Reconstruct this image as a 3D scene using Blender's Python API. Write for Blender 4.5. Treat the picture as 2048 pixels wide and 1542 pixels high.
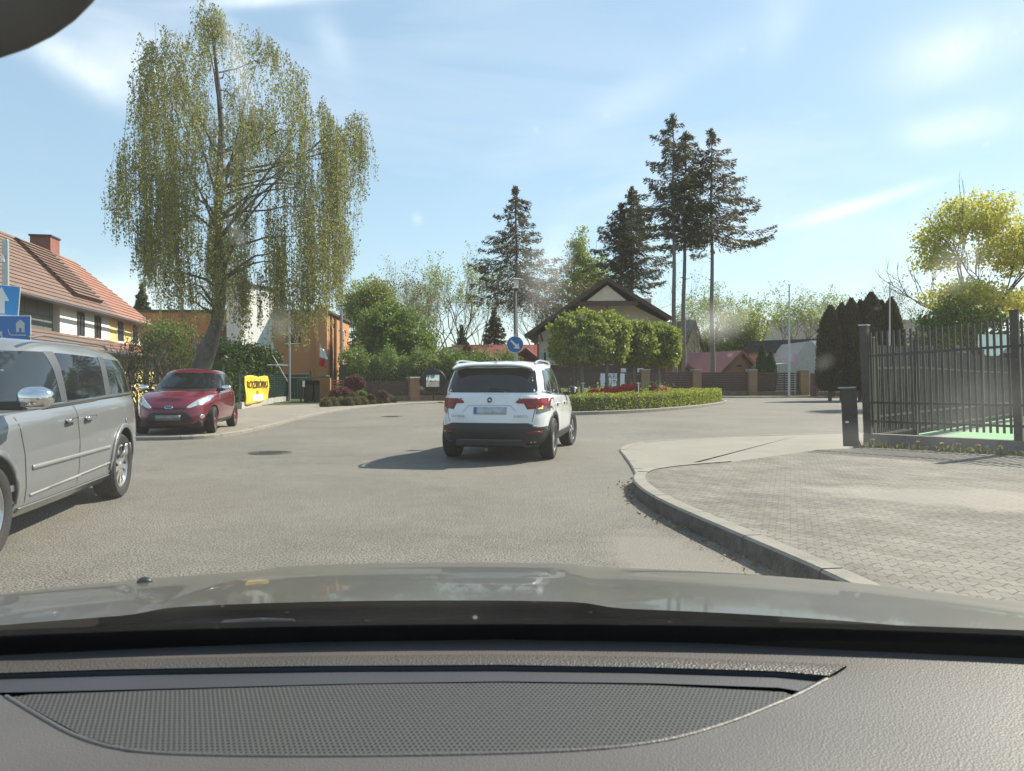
import bpy, bmesh, math, random
import numpy as np
from mathutils import Vector, Matrix
from mathutils.bvhtree import BVHTree
for o in list(bpy.data.objects): bpy.data.objects.remove(o)
S = bpy.context.scene
C = S.collection
R = math.radians
PI = math.pi
F, HY, CX, EYE = 1540.0, 758.0, 1024.0, 1.3

# ---------------------------------------------------------------- camera
cd = bpy.data.cameras.new('camera'); cam = bpy.data.objects.new('camera', cd); C.objects.link(cam)
cd.sensor_width = 36; cd.lens = 36 * F / 2048; cd.clip_start = 0.02; cd.clip_end = 2000
cam.location = (0, 0, EYE); cam.rotation_euler = (R(90 - 0.48), 0, 0)
cd.dof.use_dof = True; cd.dof.focus_distance = 11.0; cd.dof.aperture_fstop = 18
S.camera = cam
# ---------------------------------------------------------------- light
SUN_EL, SUN_AZ = 42.0, 53.0      # azimuth clockwise from +Y
w = bpy.data.worlds.new('World'); S.world = w; w.use_nodes = True
nt = w.node_tree; nt.nodes.clear()
n_out = nt.nodes.new('ShaderNodeOutputWorld'); n_bg = nt.nodes.new('ShaderNodeBackground')
sky = nt.nodes.new('ShaderNodeTexSky'); sky.sky_type = 'NISHITA'; sky.sun_disc = False
sky.sun_elevation = R(SUN_EL); sky.sun_rotation = R(SUN_AZ); sky.air_density = 1.15; sky.dust_density = 0.35; sky.ozone_density = 1.0
n_bg.inputs[1].default_value = 0.102
tc = nt.nodes.new('ShaderNodeTexCoord'); mp = nt.nodes.new('ShaderNodeMapping')
mp.inputs['Rotation'].default_value = (0, R(18), R(20)); mp.inputs['Scale'].default_value = (1.1, 1.6, 4.2); mp.inputs['Location'].default_value = (1.7, 0.3, 2.2)
nz = nt.nodes.new('ShaderNodeTexNoise'); nz.inputs['Scale'].default_value = 1.7; nz.inputs['Detail'].default_value = 7; nz.inputs['Roughness'].default_value = 0.55
nz.inputs['Distortion'].default_value = 0.5
rp = nt.nodes.new('ShaderNodeValToRGB'); rp.color_ramp.elements[0].position = 0.50; rp.color_ramp.elements[1].position = 0.85
rp.color_ramp.elements[1].color = (0.55, 0.55, 0.55, 1)
mx = nt.nodes.new('ShaderNodeMixRGB'); mx.inputs[2].default_value = (6.0, 6.3, 6.7, 1)
L = nt.links.new
L(tc.outputs['Generated'], mp.inputs[0]); L(mp.outputs[0], nz.inputs['Vector']); L(nz.outputs[0], rp.inputs[0]); L(rp.outputs[0], mx.inputs[0])
tint = nt.nodes.new('ShaderNodeMixRGB'); tint.blend_type = 'MULTIPLY'; tint.inputs[0].default_value = 1; tint.inputs[2].default_value = (0.98, 1.0, 0.955, 1); L(sky.outputs[0], tint.inputs[1]); veil = nt.nodes.new('ShaderNodeMixRGB'); veil.inputs[0].default_value = 0.5; veil.inputs[2].default_value = (2.75, 3.9, 5.0, 1); L(tint.outputs[0], veil.inputs[1]); L(veil.outputs[0], mx.inputs[1])
# thin cloud wisps, each at its own bearing in the sky
sp = nt.nodes.new('ShaderNodeSeparateXYZ'); L(tc.outputs['Generated'], sp.inputs[0])
def wm(op, a, b=None, clamp=False):
    q = nt.nodes.new('ShaderNodeMath'); q.operation = op; q.use_clamp = clamp
    for i, z in enumerate((a, b)):
        if z is None: continue
        if isinstance(z, (int, float)): q.inputs[i].default_value = z
        else: L(z, q.inputs[i])
    return q.outputs[0]
yy = wm('MAXIMUM', sp.outputs[1], 0.05); uu = wm('DIVIDE', sp.outputs[0], yy); vv = wm('DIVIDE', sp.outputs[2], yy)
cbv = nt.nodes.new('ShaderNodeCombineXYZ'); L(uu, cbv.inputs[0]); L(vv, cbv.inputs[1])
wn = nt.nodes.new('ShaderNodeTexNoise'); wn.inputs['Scale'].default_value = 9; wn.inputs['Detail'].default_value = 6; wn.inputs['Roughness'].default_value = 0.6; wn.inputs['Distortion'].default_value = 0.8; L(cbv.outputs[0], wn.inputs['Vector'])
tot = None
for (px, py, rx, ry, an, am) in ((150, 130, 130, 34, -32, .55), (265, 120, 110, 60, -20, .45), (1712, 412, 130, 12, 17, .75), (1920, 95, 150, 60, 20, .5), (1915, 255, 110, 36, 10, .5), (520, 4, 140, 14, 3, .6), (662, 85, 30, 60, 25, .25), (240, 590, 120, 45, 0, .45), (1330, 160, 260, 40, 30, .18), (1560, 60, 40, 70, -25, .2), (1980, 480, 160, 90, 0, .35)):
    u0, v0, a = (px - CX) / F, (HY - py) / F, R(an); du_ = wm('SUBTRACT', uu, u0); dv_ = wm('SUBTRACT', vv, v0)
    p_ = wm('DIVIDE', wm('ADD', wm('MULTIPLY', du_, math.cos(a)), wm('MULTIPLY', dv_, math.sin(a))), rx / F); q_ = wm('DIVIDE', wm('SUBTRACT', wm('MULTIPLY', dv_, math.cos(a)), wm('MULTIPLY', du_, math.sin(a))), ry / F)
    g_ = wm('EXPONENT', wm('MULTIPLY', wm('ADD', wm('MULTIPLY', p_, p_), wm('MULTIPLY', q_, q_)), -1.0)); g_ = wm('MULTIPLY', g_, am); tot = g_ if tot is None else wm('ADD', tot, g_)
tot = wm('MULTIPLY', tot, wm('MULTIPLY', wn.outputs[0], 1.7), True); front = wm('GREATER_THAN', sp.outputs[1], 0.05)
mx2 = nt.nodes.new('ShaderNodeMixRGB'); mx2.inputs[2].default_value = (7.2, 7.6, 8.0, 1); L(wm('MULTIPLY', tot, front), mx2.inputs[0]); L(mx.outputs[0], mx2.inputs[1]); L(mx2.outputs[0], n_bg.inputs[0]); L(n_bg.outputs[0], n_out.inputs[0])
sd = bpy.data.lights.new('sun', 'SUN'); sd.energy = 5.0; sd.angle = R(0.5); sd.color = (1, 0.92, 0.78)
sun = bpy.data.objects.new('sun', sd); C.objects.link(sun)
sdir = Vector((math.sin(R(SUN_AZ)) * math.cos(R(SUN_EL)), math.cos(R(SUN_AZ)) * math.cos(R(SUN_EL)), math.sin(R(SUN_EL))))
sun.rotation_euler = sdir.to_track_quat('Z', 'Y').to_euler(); sun.location = (20, 20, 40)
S.view_settings.view_transform = 'Standard'; S.view_settings.look = 'None'; S.view_settings.gamma = 1
S.view_settings.exposure = 0.80
S.cycles.use_adaptive_sampling = True; S.cycles.adaptive_threshold = 0.02; S.cycles.use_denoising = True
S.cycles.max_bounces = 7; S.cycles.transparent_max_bounces = 12; S.cycles.caustics_reflective = False; S.cycles.caustics_refractive = False

# ---------------------------------------------------------------- helpers
def W(px, py, D):            # a point of the place seen at that bearing and distance
    return Vector(((px - CX) / F * D, D, EYE - (py - HY) / F * D))
def G(px, D, z=0.0): return Vector(((px - CX) / F * D, D, z))
def PZ(px, py, z):
    D = (EYE - z) * F / (py - HY); return Vector(((px - CX) / F * D, D, z))

def tagp(o, label, cat, group=None, kind=None):
    if label: o['label'] = label
    if cat: o['category'] = cat
    if group: o['group'] = group
    if kind: o['kind'] = kind
    return o
def thing(name, label, cat, loc=(0, 0, 0), rz=0.0, group=None):
    o = bpy.data.objects.new(name, None); C.objects.link(o); o.location = loc; o.rotation_euler = (0, 0, rz)
    o.empty_display_size = 0.2
    return tagp(o, label, cat, group)

class MB:
    def __init__(s): s.v = []; s.f = []; s.uv = {}; s.mi = []
    def add(s, vs, fs, uvs=None):
        b = len(s.v); s.v += [tuple(v) for v in vs]
        for i, f in enumerate(fs):
            if uvs: s.uv[len(s.f)] = uvs[i]
            s.f.append(tuple(b + k for k in f))
        return s
    def box(s, c, size, rz=0.0, rx=0.0, ry=0.0, taper=1.0):
        hx, hy, hz = size[0] / 2, size[1] / 2, size[2] / 2
        M = Matrix.Rotation(rz, 3, 'Z') @ Matrix.Rotation(ry, 3, 'Y') @ Matrix.Rotation(rx, 3, 'X')
        vs = []
        for z in (-hz, hz):
            t = 1.0 if z < 0 else taper
            for x, y in ((-hx, -hy), (hx, -hy), (hx, hy), (-hx, hy)): vs.append(M @ Vector((x * t, y * t, z)) + Vector(c))
        fs = [(3, 2, 1, 0), (4, 5, 6, 7), (0, 1, 5, 4), (1, 2, 6, 5), (2, 3, 7, 6), (3, 0, 4, 7)]
        sx, sy, sz = size
        q = lambda a, b: [(0, 0), (a, 0), (a, b), (0, b)]
        return s.add(vs, fs, [q(sx, sy), q(sx, sy), q(sx, sz), q(sy, sz), q(sx, sz), q(sy, sz)])
    def quad(s, a, b, c, d, ou=0, ov=0):
        a, b, c, d = map(Vector, (a, b, c, d)); u = (b - a).length; v = (d - a).length
        return s.add([a, b, c, d], [(0, 1, 2, 3)], [[(ou, ov), (ou + u, ov), (ou + u, ov + v), (ou, ov + v)]])
    def tube(s, path, rad, n=8, cap=True, sq=1.0):
        path = [Vector(p) for p in path]
        if not hasattr(rad, '__len__'): rad = [rad] * len(path)
        rings = []; up = Vector((0, 0, 1)); prev = None
        for i, p in enumerate(path):
            d = (path[min(i + 1, len(path) - 1)] - path[max(i - 1, 0)]).normalized()
            if prev is None:
                a = d.cross(up)
                if a.length < 1e-3: a = Vector((1, 0, 0))
            else:
                a = prev - d * prev.dot(d)
            a.normalize(); prev = a; b = d.cross(a)
            rings.append([p + (a * math.cos(2 * PI * k / n) + b * math.sin(2 * PI * k / n) * sq) * rad[i] for k in range(n)])
        vs = [v for r in rings for v in r]; fs = []
        for i in range(len(path) - 1):
            for k in range(n):
                k2 = (k + 1) % n; fs.append((i * n + k, i * n + k2, (i + 1) * n + k2, (i + 1) * n + k))
        if cap: fs.append(tuple(range(n - 1, -1, -1))); fs.append(tuple((len(path) - 1) * n + k for k in range(n)))
        return s.add(vs, fs)
    def cyl(s, a, b, r, n=16, r2=None): return s.tube([a, b], [r, r if r2 is None else r2], n)
    def lathe(s, prof, c=(0, 0, 0), axis='Z', n=24, close=False):
        vs = []; fs = []
        for (r, h) in prof:
            for k in range(n):
                t = 2 * PI * k / n; x, y = r * math.cos(t), r * math.sin(t)
                p = (x, y, h) if axis == 'Z' else (x, h, y)
                vs.append(Vector(p) + Vector(c))
        m = len(prof)
        for i in range(m - (0 if close else 1)):
            for k in range(n):
                k2 = (k + 1) % n; j = (i + 1) % m; q = (i * n + k, i * n + k2, j * n + k2, j * n + k)
                fs.append(q if axis == 'Z' else q[::-1])
        return s.add(vs, fs)
    def prism(s, poly, lo, hi):           # polygon in xy, extruded in z
        n = len(poly); vs = [(p[0], p[1], lo) for p in poly] + [(p[0], p[1], hi) for p in poly]
        fs = [tuple(range(n - 1, -1, -1)), tuple(range(n, 2 * n))] + [(i, (i + 1) % n, n + (i + 1) % n, n + i) for i in range(n)]
        return s.add(vs, fs)
    def prism_f(s, poly, fn, fn2):        # polygon mapped through two functions (front and back)
        n = len(poly); vs = [fn(p) for p in poly] + [fn2(p) for p in poly]
        fs = [tuple(range(n)), tuple(range(2 * n - 1, n - 1, -1))] + [(i, n + i, n + (i + 1) % n, (i + 1) % n) for i in range(n)]
        return s.add(vs, fs)
    def ball(s, c, r, nu=16, nv=10, nf=None):
        vs = []; fs = []
        if not hasattr(r, '__len__'): r = (r, r, r)
        for j in range(nv + 1):
            t = PI * j / nv
            for i in range(nu):
                p = 2 * PI * i / nu; d = Vector((math.sin(t) * math.cos(p), math.sin(t) * math.sin(p), math.cos(t)))
                k = nf(d) if nf else 1.0
                vs.append((c[0] + d.x * r[0] * k, c[1] + d.y * r[1] * k, c[2] + d.z * r[2] * k))
        for j in range(nv):
            for i in range(nu): i2 = (i + 1) % nu; fs.append((j * nu + i, (j + 1) * nu + i, (j + 1) * nu + i2, j * nu + i2))
        return s.add(vs, fs)
    def build(s, name, m, parent=None, smooth=None, bevel=0.0, label=None):
        me = bpy.data.meshes.new(name); me.from_pydata(s.v, [], s.f)
        if s.uv:
            ul = me.uv_layers.new(name='uv')
            for p in me.polygons:
                u = s.uv.get(p.index)
                if u:
                    for k, li in enumerate(p.loop_indices): ul.data[li].uv = u[k]
        return finish(name, me, m, parent, smooth, bevel, label)

def finish(name, me, m, parent=None, smooth=None, bevel=0.0, label=None, fix=True):
    bm = bmesh.new(); bm.from_mesh(me)
    if fix: bmesh.ops.recalc_face_normals(bm, faces=bm.faces)
    if smooth:
        for f in bm.faces: f.smooth = True
        for e in bm.edges:
            if len(e.link_faces) == 2 and e.calc_face_angle(0) > R(smooth): e.smooth = False
    bm.to_mesh(me); bm.free()
    me.materials.append(m)
    o = bpy.data.objects.new(name, me); C.objects.link(o)
    if parent: o.parent = parent
    if bevel:
        b = o.modifiers.new('bevel', 'BEVEL'); b.width = bevel; b.segments = 2; b.limit_method = 'ANGLE'; b.angle_limit = R(40)
    if label: o['label'] = label
    return o

def copy_tree(o, parent=None):
    c = o.copy(); C.objects.link(c); c.parent = parent
    if parent: c.matrix_parent_inverse = o.matrix_parent_inverse.copy()
    for ch in list(o.children): copy_tree(ch, c)
    return c

def np_mesh(name, V, Fc, m, parent=None, smooth=False):
    me = bpy.data.meshes.new(name); n, k = Fc.shape
    me.vertices.add(len(V)); me.vertices.foreach_set('co', V.astype(np.float32).ravel())
    me.loops.add(n * k); me.loops.foreach_set('vertex_index', Fc.astype(np.int32).ravel())
    me.polygons.add(n); me.polygons.foreach_set('loop_start', np.arange(0, n * k, k, dtype=np.int32))
    me.polygons.foreach_set('loop_total', np.full(n, k, dtype=np.int32))
    if smooth: me.polygons.foreach_set('use_smooth', np.ones(n, dtype=bool))
    me.update(calc_edges=True); me.validate()
    me.materials.append(m); o = bpy.data.objects.new(name, me); C.objects.link(o)
    if parent: o.parent = parent
    return o

# ---------------------------------------------------------------- materials
def newmat(name):
    m = bpy.data.materials.new(name); m.use_nodes = True; t = m.node_tree
    return m, t, t.nodes['Principled BSDF'], t.nodes['Material Output']
def mat(name, col, rough=0.6, metal=0.0, var=0.12, vs=3.0, bump=0.0, bs=40.0, spec=0.5, coat=0.0, col2=None, coord='Object', stretch=(1, 1, 1), dist=0.02):
    m, t, b, o = newmat(name); N = t.nodes.new; K = t.links.new
    b.inputs['Roughness'].default_value = rough; b.inputs['Metallic'].default_value = metal
    b.inputs['Specular IOR Level'].default_value = spec; b.inputs['Coat Weight'].default_value = coat; b.inputs['Coat Roughness'].default_value = 0.04
    b.inputs['Base Color'].default_value = (*col, 1)
    tcn = N('ShaderNodeTexCoord'); mpn = N('ShaderNodeMapping'); mpn.inputs['Scale'].default_value = stretch
    K(tcn.outputs[coord], mpn.inputs[0])
    if var or col2:
        nn = N('ShaderNodeTexNoise'); nn.inputs['Scale'].default_value = vs; nn.inputs['Detail'].default_value = 6; nn.inputs['Roughness'].default_value = 0.65
        K(mpn.outputs[0], nn.inputs['Vector'])
        rr = N('ShaderNodeValToRGB'); rr.color_ramp.elements[0].position = 0.3; rr.color_ramp.elements[1].position = 0.7
        c1 = [max(0, c * (1 - var)) for c in col]; c2 = list(col2) if col2 else [min(1, c * (1 + var)) for c in col]
        rr.color_ramp.elements[0].color = (*c1, 1); rr.color_ramp.elements[1].color = (*c2, 1)
        K(nn.outputs[0], rr.inputs[0]); K(rr.outputs[0], b.inputs['Base Color'])
    if bump:
        n2 = N('ShaderNodeTexNoise'); n2.inputs['Scale'].default_value = bs; n2.inputs['Detail'].default_value = 4
        K(mpn.outputs[0], n2.inputs['Vector']); bn = N('ShaderNodeBump'); bn.inputs['Strength'].default_value = bump; bn.inputs['Distance'].default_value = dist
        K(n2.outputs[0], bn.inputs['Height']); K(bn.outputs[0], b.inputs['Normal'])
    return m
def leaf(name, c1, c2, trans=0.35, rough=0.5):
    m, t, b, o = newmat(name); N = t.nodes.new; K = t.links.new
    g = N('ShaderNodeNewGeometry'); mixc = N('ShaderNodeMixRGB'); mixc.inputs[1].default_value = (*c1, 1); mixc.inputs[2].default_value = (*c2, 1)
    K(g.outputs['Random Per Island'], mixc.inputs[0]); K(mixc.outputs[0], b.inputs['Base Color'])
    b.inputs['Roughness'].default_value = rough; b.inputs['Specular IOR Level'].default_value = 0.3
    tr = N('ShaderNodeBsdfTranslucent'); K(mixc.outputs[0], tr.inputs[0]); ms = N('ShaderNodeMixShader'); ms.inputs[0].default_value = trans
    K(b.outputs[0], ms.inputs[1]); K(tr.outputs[0], ms.inputs[2]); K(ms.outputs[0], o.inputs[0]); return m
def brickmat(name, c1, c2, mortar, bw, bh, ms=0.01, rough=0.8, coord='UV', offset=0.5, bump=0.4, rot=0.0, warp=0.0, var=0.25, bdist=0.01):
    m, t, b, o = newmat(name); N = t.nodes.new; K = t.links.new
    tcn = N('ShaderNodeTexCoord'); mpn = N('ShaderNodeMapping'); mpn.inputs['Rotation'].default_value = (0, 0, rot); K(tcn.outputs[coord], mpn.inputs[0])
    br = N('ShaderNodeTexBrick'); br.inputs['Scale'].default_value = 1.0; br.inputs['Brick Width'].default_value = bw; br.inputs['Row Height'].default_value = bh
    br.inputs['Mortar Size'].default_value = ms; br.inputs['Mortar Smooth'].default_value = 0.3; br.offset = offset
    br.inputs['Color1'].default_value = (*c1, 1); br.inputs['Color2'].default_value = (*c2, 1); br.inputs['Mortar'].default_value = (*mortar, 1)
    vec = mpn.outputs[0]
    if warp:
        wv = N('ShaderNodeTexWave'); wv.inputs['Scale'].default_value = PI / bw / 3.14159 * 1.0; wv.bands_direction = 'X'; K(mpn.outputs[0], wv.inputs[0])
        mu = N('ShaderNodeMath'); mu.operation = 'MULTIPLY'; mu.inputs[1].default_value = warp; K(wv.outputs[1], mu.inputs[0])
        cb = N('ShaderNodeCombineXYZ'); K(mu.outputs[0], cb.inputs[1]); ad = N('ShaderNodeVectorMath'); K(mpn.outputs[0], ad.inputs[0]); K(cb.outputs[0], ad.inputs[1]); vec = ad.outputs[0]
    K(vec, br.inputs[0])
    nn = N('ShaderNodeTexNoise'); nn.inputs['Scale'].default_value = 1.3; nn.inputs['Detail'].default_value = 8; nn.inputs['Roughness'].default_value = 0.7; K(mpn.outputs[0], nn.inputs['Vector'])
    rr = N('ShaderNodeValToRGB'); rr.color_ramp.elements[0].color = (1 - var, 1 - var, 1 - var, 1); rr.color_ramp.elements[1].color = (1 + var, 1 + var, 1 + var, 1)
    rr.color_ramp.elements[0].position = 0.3; rr.color_ramp.elements[1].position = 0.7
    mm = N('ShaderNodeMixRGB'); mm.blend_type = 'MULTIPLY'; mm.inputs[0].default_value = 1; K(br.outputs[0], mm.inputs[1]); K(nn.outputs[0], rr.inputs[0]); K(rr.outputs[0], mm.inputs[2])
    K(mm.outputs[0], b.inputs['Base Color']); b.inputs['Roughness'].default_value = rough
    bn = N('ShaderNodeBump'); bn.invert = True; bn.inputs['Strength'].default_value = bump; bn.inputs['Distance'].default_value = bdist; K(br.outputs[1], bn.inputs['Height']); K(bn.outputs[0], b.inputs['Normal'])
    return m

random.seed(7); rng = np.random.default_rng(7)
M = {}
M['post_grey'] = mat('post_grey', (0.33, 0.33, 0.32), 0.5)
M['white_metal'] = mat('white_metal', (0.75, 0.76, 0.76), 0.4)
M['galv'] = mat('galvanised', (0.42, 0.43, 0.43), 0.4, 0.5)
M['black'] = mat('black_plastic', (0.012, 0.012, 0.013), 0.45)
M['rubber'] = mat('rubber', (0.018, 0.018, 0.018), 0.8, bump=0.3, bs=60)
M['chrome'] = mat('chrome', (0.75, 0.75, 0.75), 0.12, 1.0, var=0.02)
M['alloy'] = mat('alloy', (0.6, 0.6, 0.6), 0.28, 0.8, var=0.05)
M['glass_dark'] = mat('tinted_glass', (0.010, 0.013, 0.015), 0.03, 0, var=0, spec=0.5)
M['glass_side'] = mat('clear_dark_glass', (0.02, 0.028, 0.032), 0.02, 0.0, var=0, spec=0.7)
M['lamp_clear'] = mat('lamp_glass', (0.6, 0.62, 0.63), 0.12, 0.6, var=0.3, vs=30)
M['lamp_red'] = mat('lamp_red', (0.22, 0.008, 0.010), 0.2, 0, var=0.25, vs=15, spec=0.4)
M['lamp_amber'] = mat('lamp_amber', (0.8, 0.25, 0.05), 0.2, 0, var=0.1)
M['concrete'] = mat('concrete', (0.36, 0.345, 0.31), 0.85, var=0.18, vs=6, bump=0.3, bs=80)
M['bark'] = mat('bark', (0.10, 0.08, 0.065), 0.9, var=0.35, vs=6, bump=0.6, bs=15, stretch=(3, 3, 0.6))
M['bark_grey'] = mat('bark_grey', (0.17, 0.155, 0.14), 0.9, var=0.3, vs=8, bump=0.5, bs=15, stretch=(3, 3, 0.8))
M['twig'] = mat('twig', (0.13, 0.11, 0.09), 0.9, var=0.2)

# ---------------------------------------------------------------- foliage tools
def unit(n, r=None):
    v = rng.normal(size=(n, 3)); return v / np.linalg.norm(v, axis=1, keepdims=True)
def leaves(name, P, l, wd, m, parent, A=None, spread=1.0, jit=0.3):
    """rhombic leaves centred on P; A optional axis directions"""
    n = len(P)
    a = unit(n) if A is None else A + unit(n) * spread; a /= np.linalg.norm(a, axis=1, keepdims=True)
    b = np.cross(a, unit(n)); b /= np.linalg.norm(b, axis=1, keepdims=True) + 1e-9
    s = (1 + jit * rng.normal(size=(n, 1))).clip(0.4, 1.9)
    V = np.stack([P - a * l * s / 2, P + b * wd * s / 2, P + a * l * s / 2, P - b * wd * s / 2], 1).reshape(-1, 3)
    return np_mesh(name, V, np.arange(4 * n).reshape(n, 4), m, parent)
def segs(name, P0, P1, r0, r1, m, parent, k=4):
    P0, P1 = np.asarray(P0, float), np.asarray(P1, float); r0, r1 = np.asarray(r0, float), np.asarray(r1, float); n = len(P0)
    d = P1 - P0; d /= np.linalg.norm(d, axis=1, keepdims=True) + 1e-9
    h = np.where(np.abs(d[:, 2:3]) < 0.9, np.array([[0, 0, 1.0]]), np.array([[1.0, 0, 0]]))
    a = np.cross(d, h); a /= np.linalg.norm(a, axis=1, keepdims=True); b = np.cross(d, a)
    V = np.zeros((n, 2 * k, 3))
    for i in range(k):
        t = 2 * PI * i / k; o = a * math.cos(t) + b * math.sin(t)
        V[:, i] = P0 + o * r0[:, None]; V[:, k + i] = P1 + o * r1[:, None]
    Fc = []
    for i in range(k): j = (i + 1) % k; Fc.append([i, j, k + j, k + i])
    Fc = (np.array(Fc)[None] + (np.arange(n) * 2 * k)[:, None, None]).reshape(-1, 4)
    return np_mesh(name, V.reshape(-1, 3), Fc, m, parent, smooth=True)
def blob_points(ells, ncl, per, clr, shell=0.55, flat=0.7):
    """clusters of leaf points in a union of ellipsoids (cx,cy,cz,rx,ry,rz)"""
    vol = np.array([e[3] * e[4] * e[5] for e in ells]) ** 0.8; pr = vol / vol.sum(); out = []
    for e, k in zip(ells, (pr * ncl).astype(int) + 1):
        d = unit(k); r = (shell + (1 - shell) * rng.random((k, 1)) ** 0.7) * (1 + 0.08 * rng.normal(size=(k, 1)))
        c = np.array(e[:3]) + d * r * np.array(e[3:6])
        pp = c[:, None, :] + rng.normal(size=(k, per, 3)) * clr * np.array([1, 1, flat]) * (0.6 + 0.8 * rng.random((k, 1, 1)))
        out.append(pp.reshape(-1, 3))
    return np.concatenate(out)
def grow(base, d, ln, r, depth, S0, tips, up=0.15, spread=0.55, ratio=0.72, kids=(2, 4), nseg=3, wob=0.12):
    p = np.array(base, float); d = np.array(d, float); pts = [p]
    for i in range(nseg):
        d = d + rng.normal(size=3) * wob + np.array([0, 0, up * 0.3]); d /= np.linalg.norm(d)
        q = p + d * ln / nseg; ra = r * (1 - 0.45 * i / nseg); rb = r * (1 - 0.45 * (i + 1) / nseg)
        S0.append((p, q, ra, rb)); p = q; pts.append(p)
    if depth <= 0: tips.append(p); return
    k = random.randint(*kids)
    for j in range(k):
        dd = d + unit(1)[0] * spread + np.array([0, 0, up]); dd /= np.linalg.norm(dd)
        st = pts[-1] if j < 2 else pts[random.randint(1, nseg)]
        grow(st, dd, ln * ratio * random.uniform(0.75, 1.15), r * 0.56, depth - 1, S0, tips, up, spread, ratio, kids, nseg, wob)
def seg_obj(name, S0, m, parent, k=4):
    return segs(name, [s[0] for s in S0], [s[1] for s in S0], [s[2] for s in S0], [s[3] for s in S0], m, parent, k)
# ================================================================ ground and roads
def asphalt():
    m, t, b, o = newmat('asphalt'); N = t.nodes.new; K = t.links.new
    tcn = N('ShaderNodeTexCoord')
    def noise(sc, det, ro=0.6):
        n = N('ShaderNodeTexNoise'); n.inputs['Scale'].default_value = sc; n.inputs['Detail'].default_value = det; n.inputs['Roughness'].default_value = ro; K(tcn.outputs['Object'], n.inputs['Vector']); return n
    big = noise(0.35, 5); fine = noise(66, 3, 0.75); mid = noise(4, 6, 0.7)
    r1 = N('ShaderNodeValToRGB'); r1.color_ramp.elements[0].position = 0.35; r1.color_ramp.elements[1].position = 0.65
    r1.color_ramp.elements[0].color = (0.142, 0.134, 0.120, 1); r1.color_ramp.elements[1].color = (0.188, 0.178, 0.160, 1); K(big.outputs[0], r1.inputs[0])
    r2 = N('ShaderNodeValToRGB'); r2.color_ramp.elements[0].position = 0.41; r2.color_ramp.elements[1].position = 0.60
    r2.color_ramp.elements[0].color = (0.22, 0.22, 0.22, 1); r2.color_ramp.elements[1].color = (1.65, 1.62, 1.55, 1); K(fine.outputs[0], r2.inputs[0])
    r3 = N('ShaderNodeValToRGB'); r3.color_ramp.elements[0].position = 0.3; r3.color_ramp.elements[1].position = 0.7
    r3.color_ramp.elements[0].color = (0.86, 0.86, 0.86, 1); r3.color_ramp.elements[1].color = (1.12, 1.12, 1.1, 1); K(mid.outputs[0], r3.inputs[0])
    a = N('ShaderNodeMixRGB'); a.blend_type = 'MULTIPLY'; a.inputs[0].default_value = 1; K(r1.outputs[0], a.inputs[1]); K(r2.outputs[0], a.inputs[2])
    c = N('ShaderNodeMixRGB'); c.blend_type = 'MULTIPLY'; c.inputs[0].default_value = 1; K(a.outputs[0], c.inputs[1]); K(r3.outputs[0], c.inputs[2])
    K(c.outputs[0], b.inputs['Base Color']); b.inputs['Roughness'].default_value = 0.85; b.inputs['Specular IOR Level'].default_value = 0.35
    bn = N('ShaderNodeBump'); bn.inputs['Strength'].default_value = 0.9; bn.inputs['Distance'].default_value = 0.008; K(fine.outputs[0], bn.inputs['Height']); K(bn.outputs[0], b.inputs['Normal'])
    return m
M['asphalt'] = asphalt()
M['soil'] = mat('soil', (0.10, 0.10, 0.05), 0.95, var=0.4, vs=1.5, col2=(0.09, 0.13, 0.045))
M['grass'] = mat('grass', (0.05, 0.085, 0.025), 0.95, var=0.3, vs=3, bump=0.8, bs=30, dist=0.05)
M['paving'] = brickmat('paving', (0.17, 0.154, 0.125), (0.125, 0.114, 0.093), (0.06, 0.052, 0.04), 0.20, 0.10, 0.006, 0.85, 'Object', 0.5, 0.7, R(52), 0.035, var=0.45)
M['paving_left'] = mat('paving_left', (0.215, 0.195, 0.16), 0.9, var=0.15, vs=2, bump=0.4, bs=60)
M['kerb'] = mat('kerb_stone', (0.225, 0.208, 0.175), 0.85, var=0.2, vs=5, bump=0.4, bs=70)
M['concrete_slab'] = mat('concrete_slab', (0.215, 0.198, 0.165), 0.85, var=0.12, vs=1.2, bump=0.3, bs=90)

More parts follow.
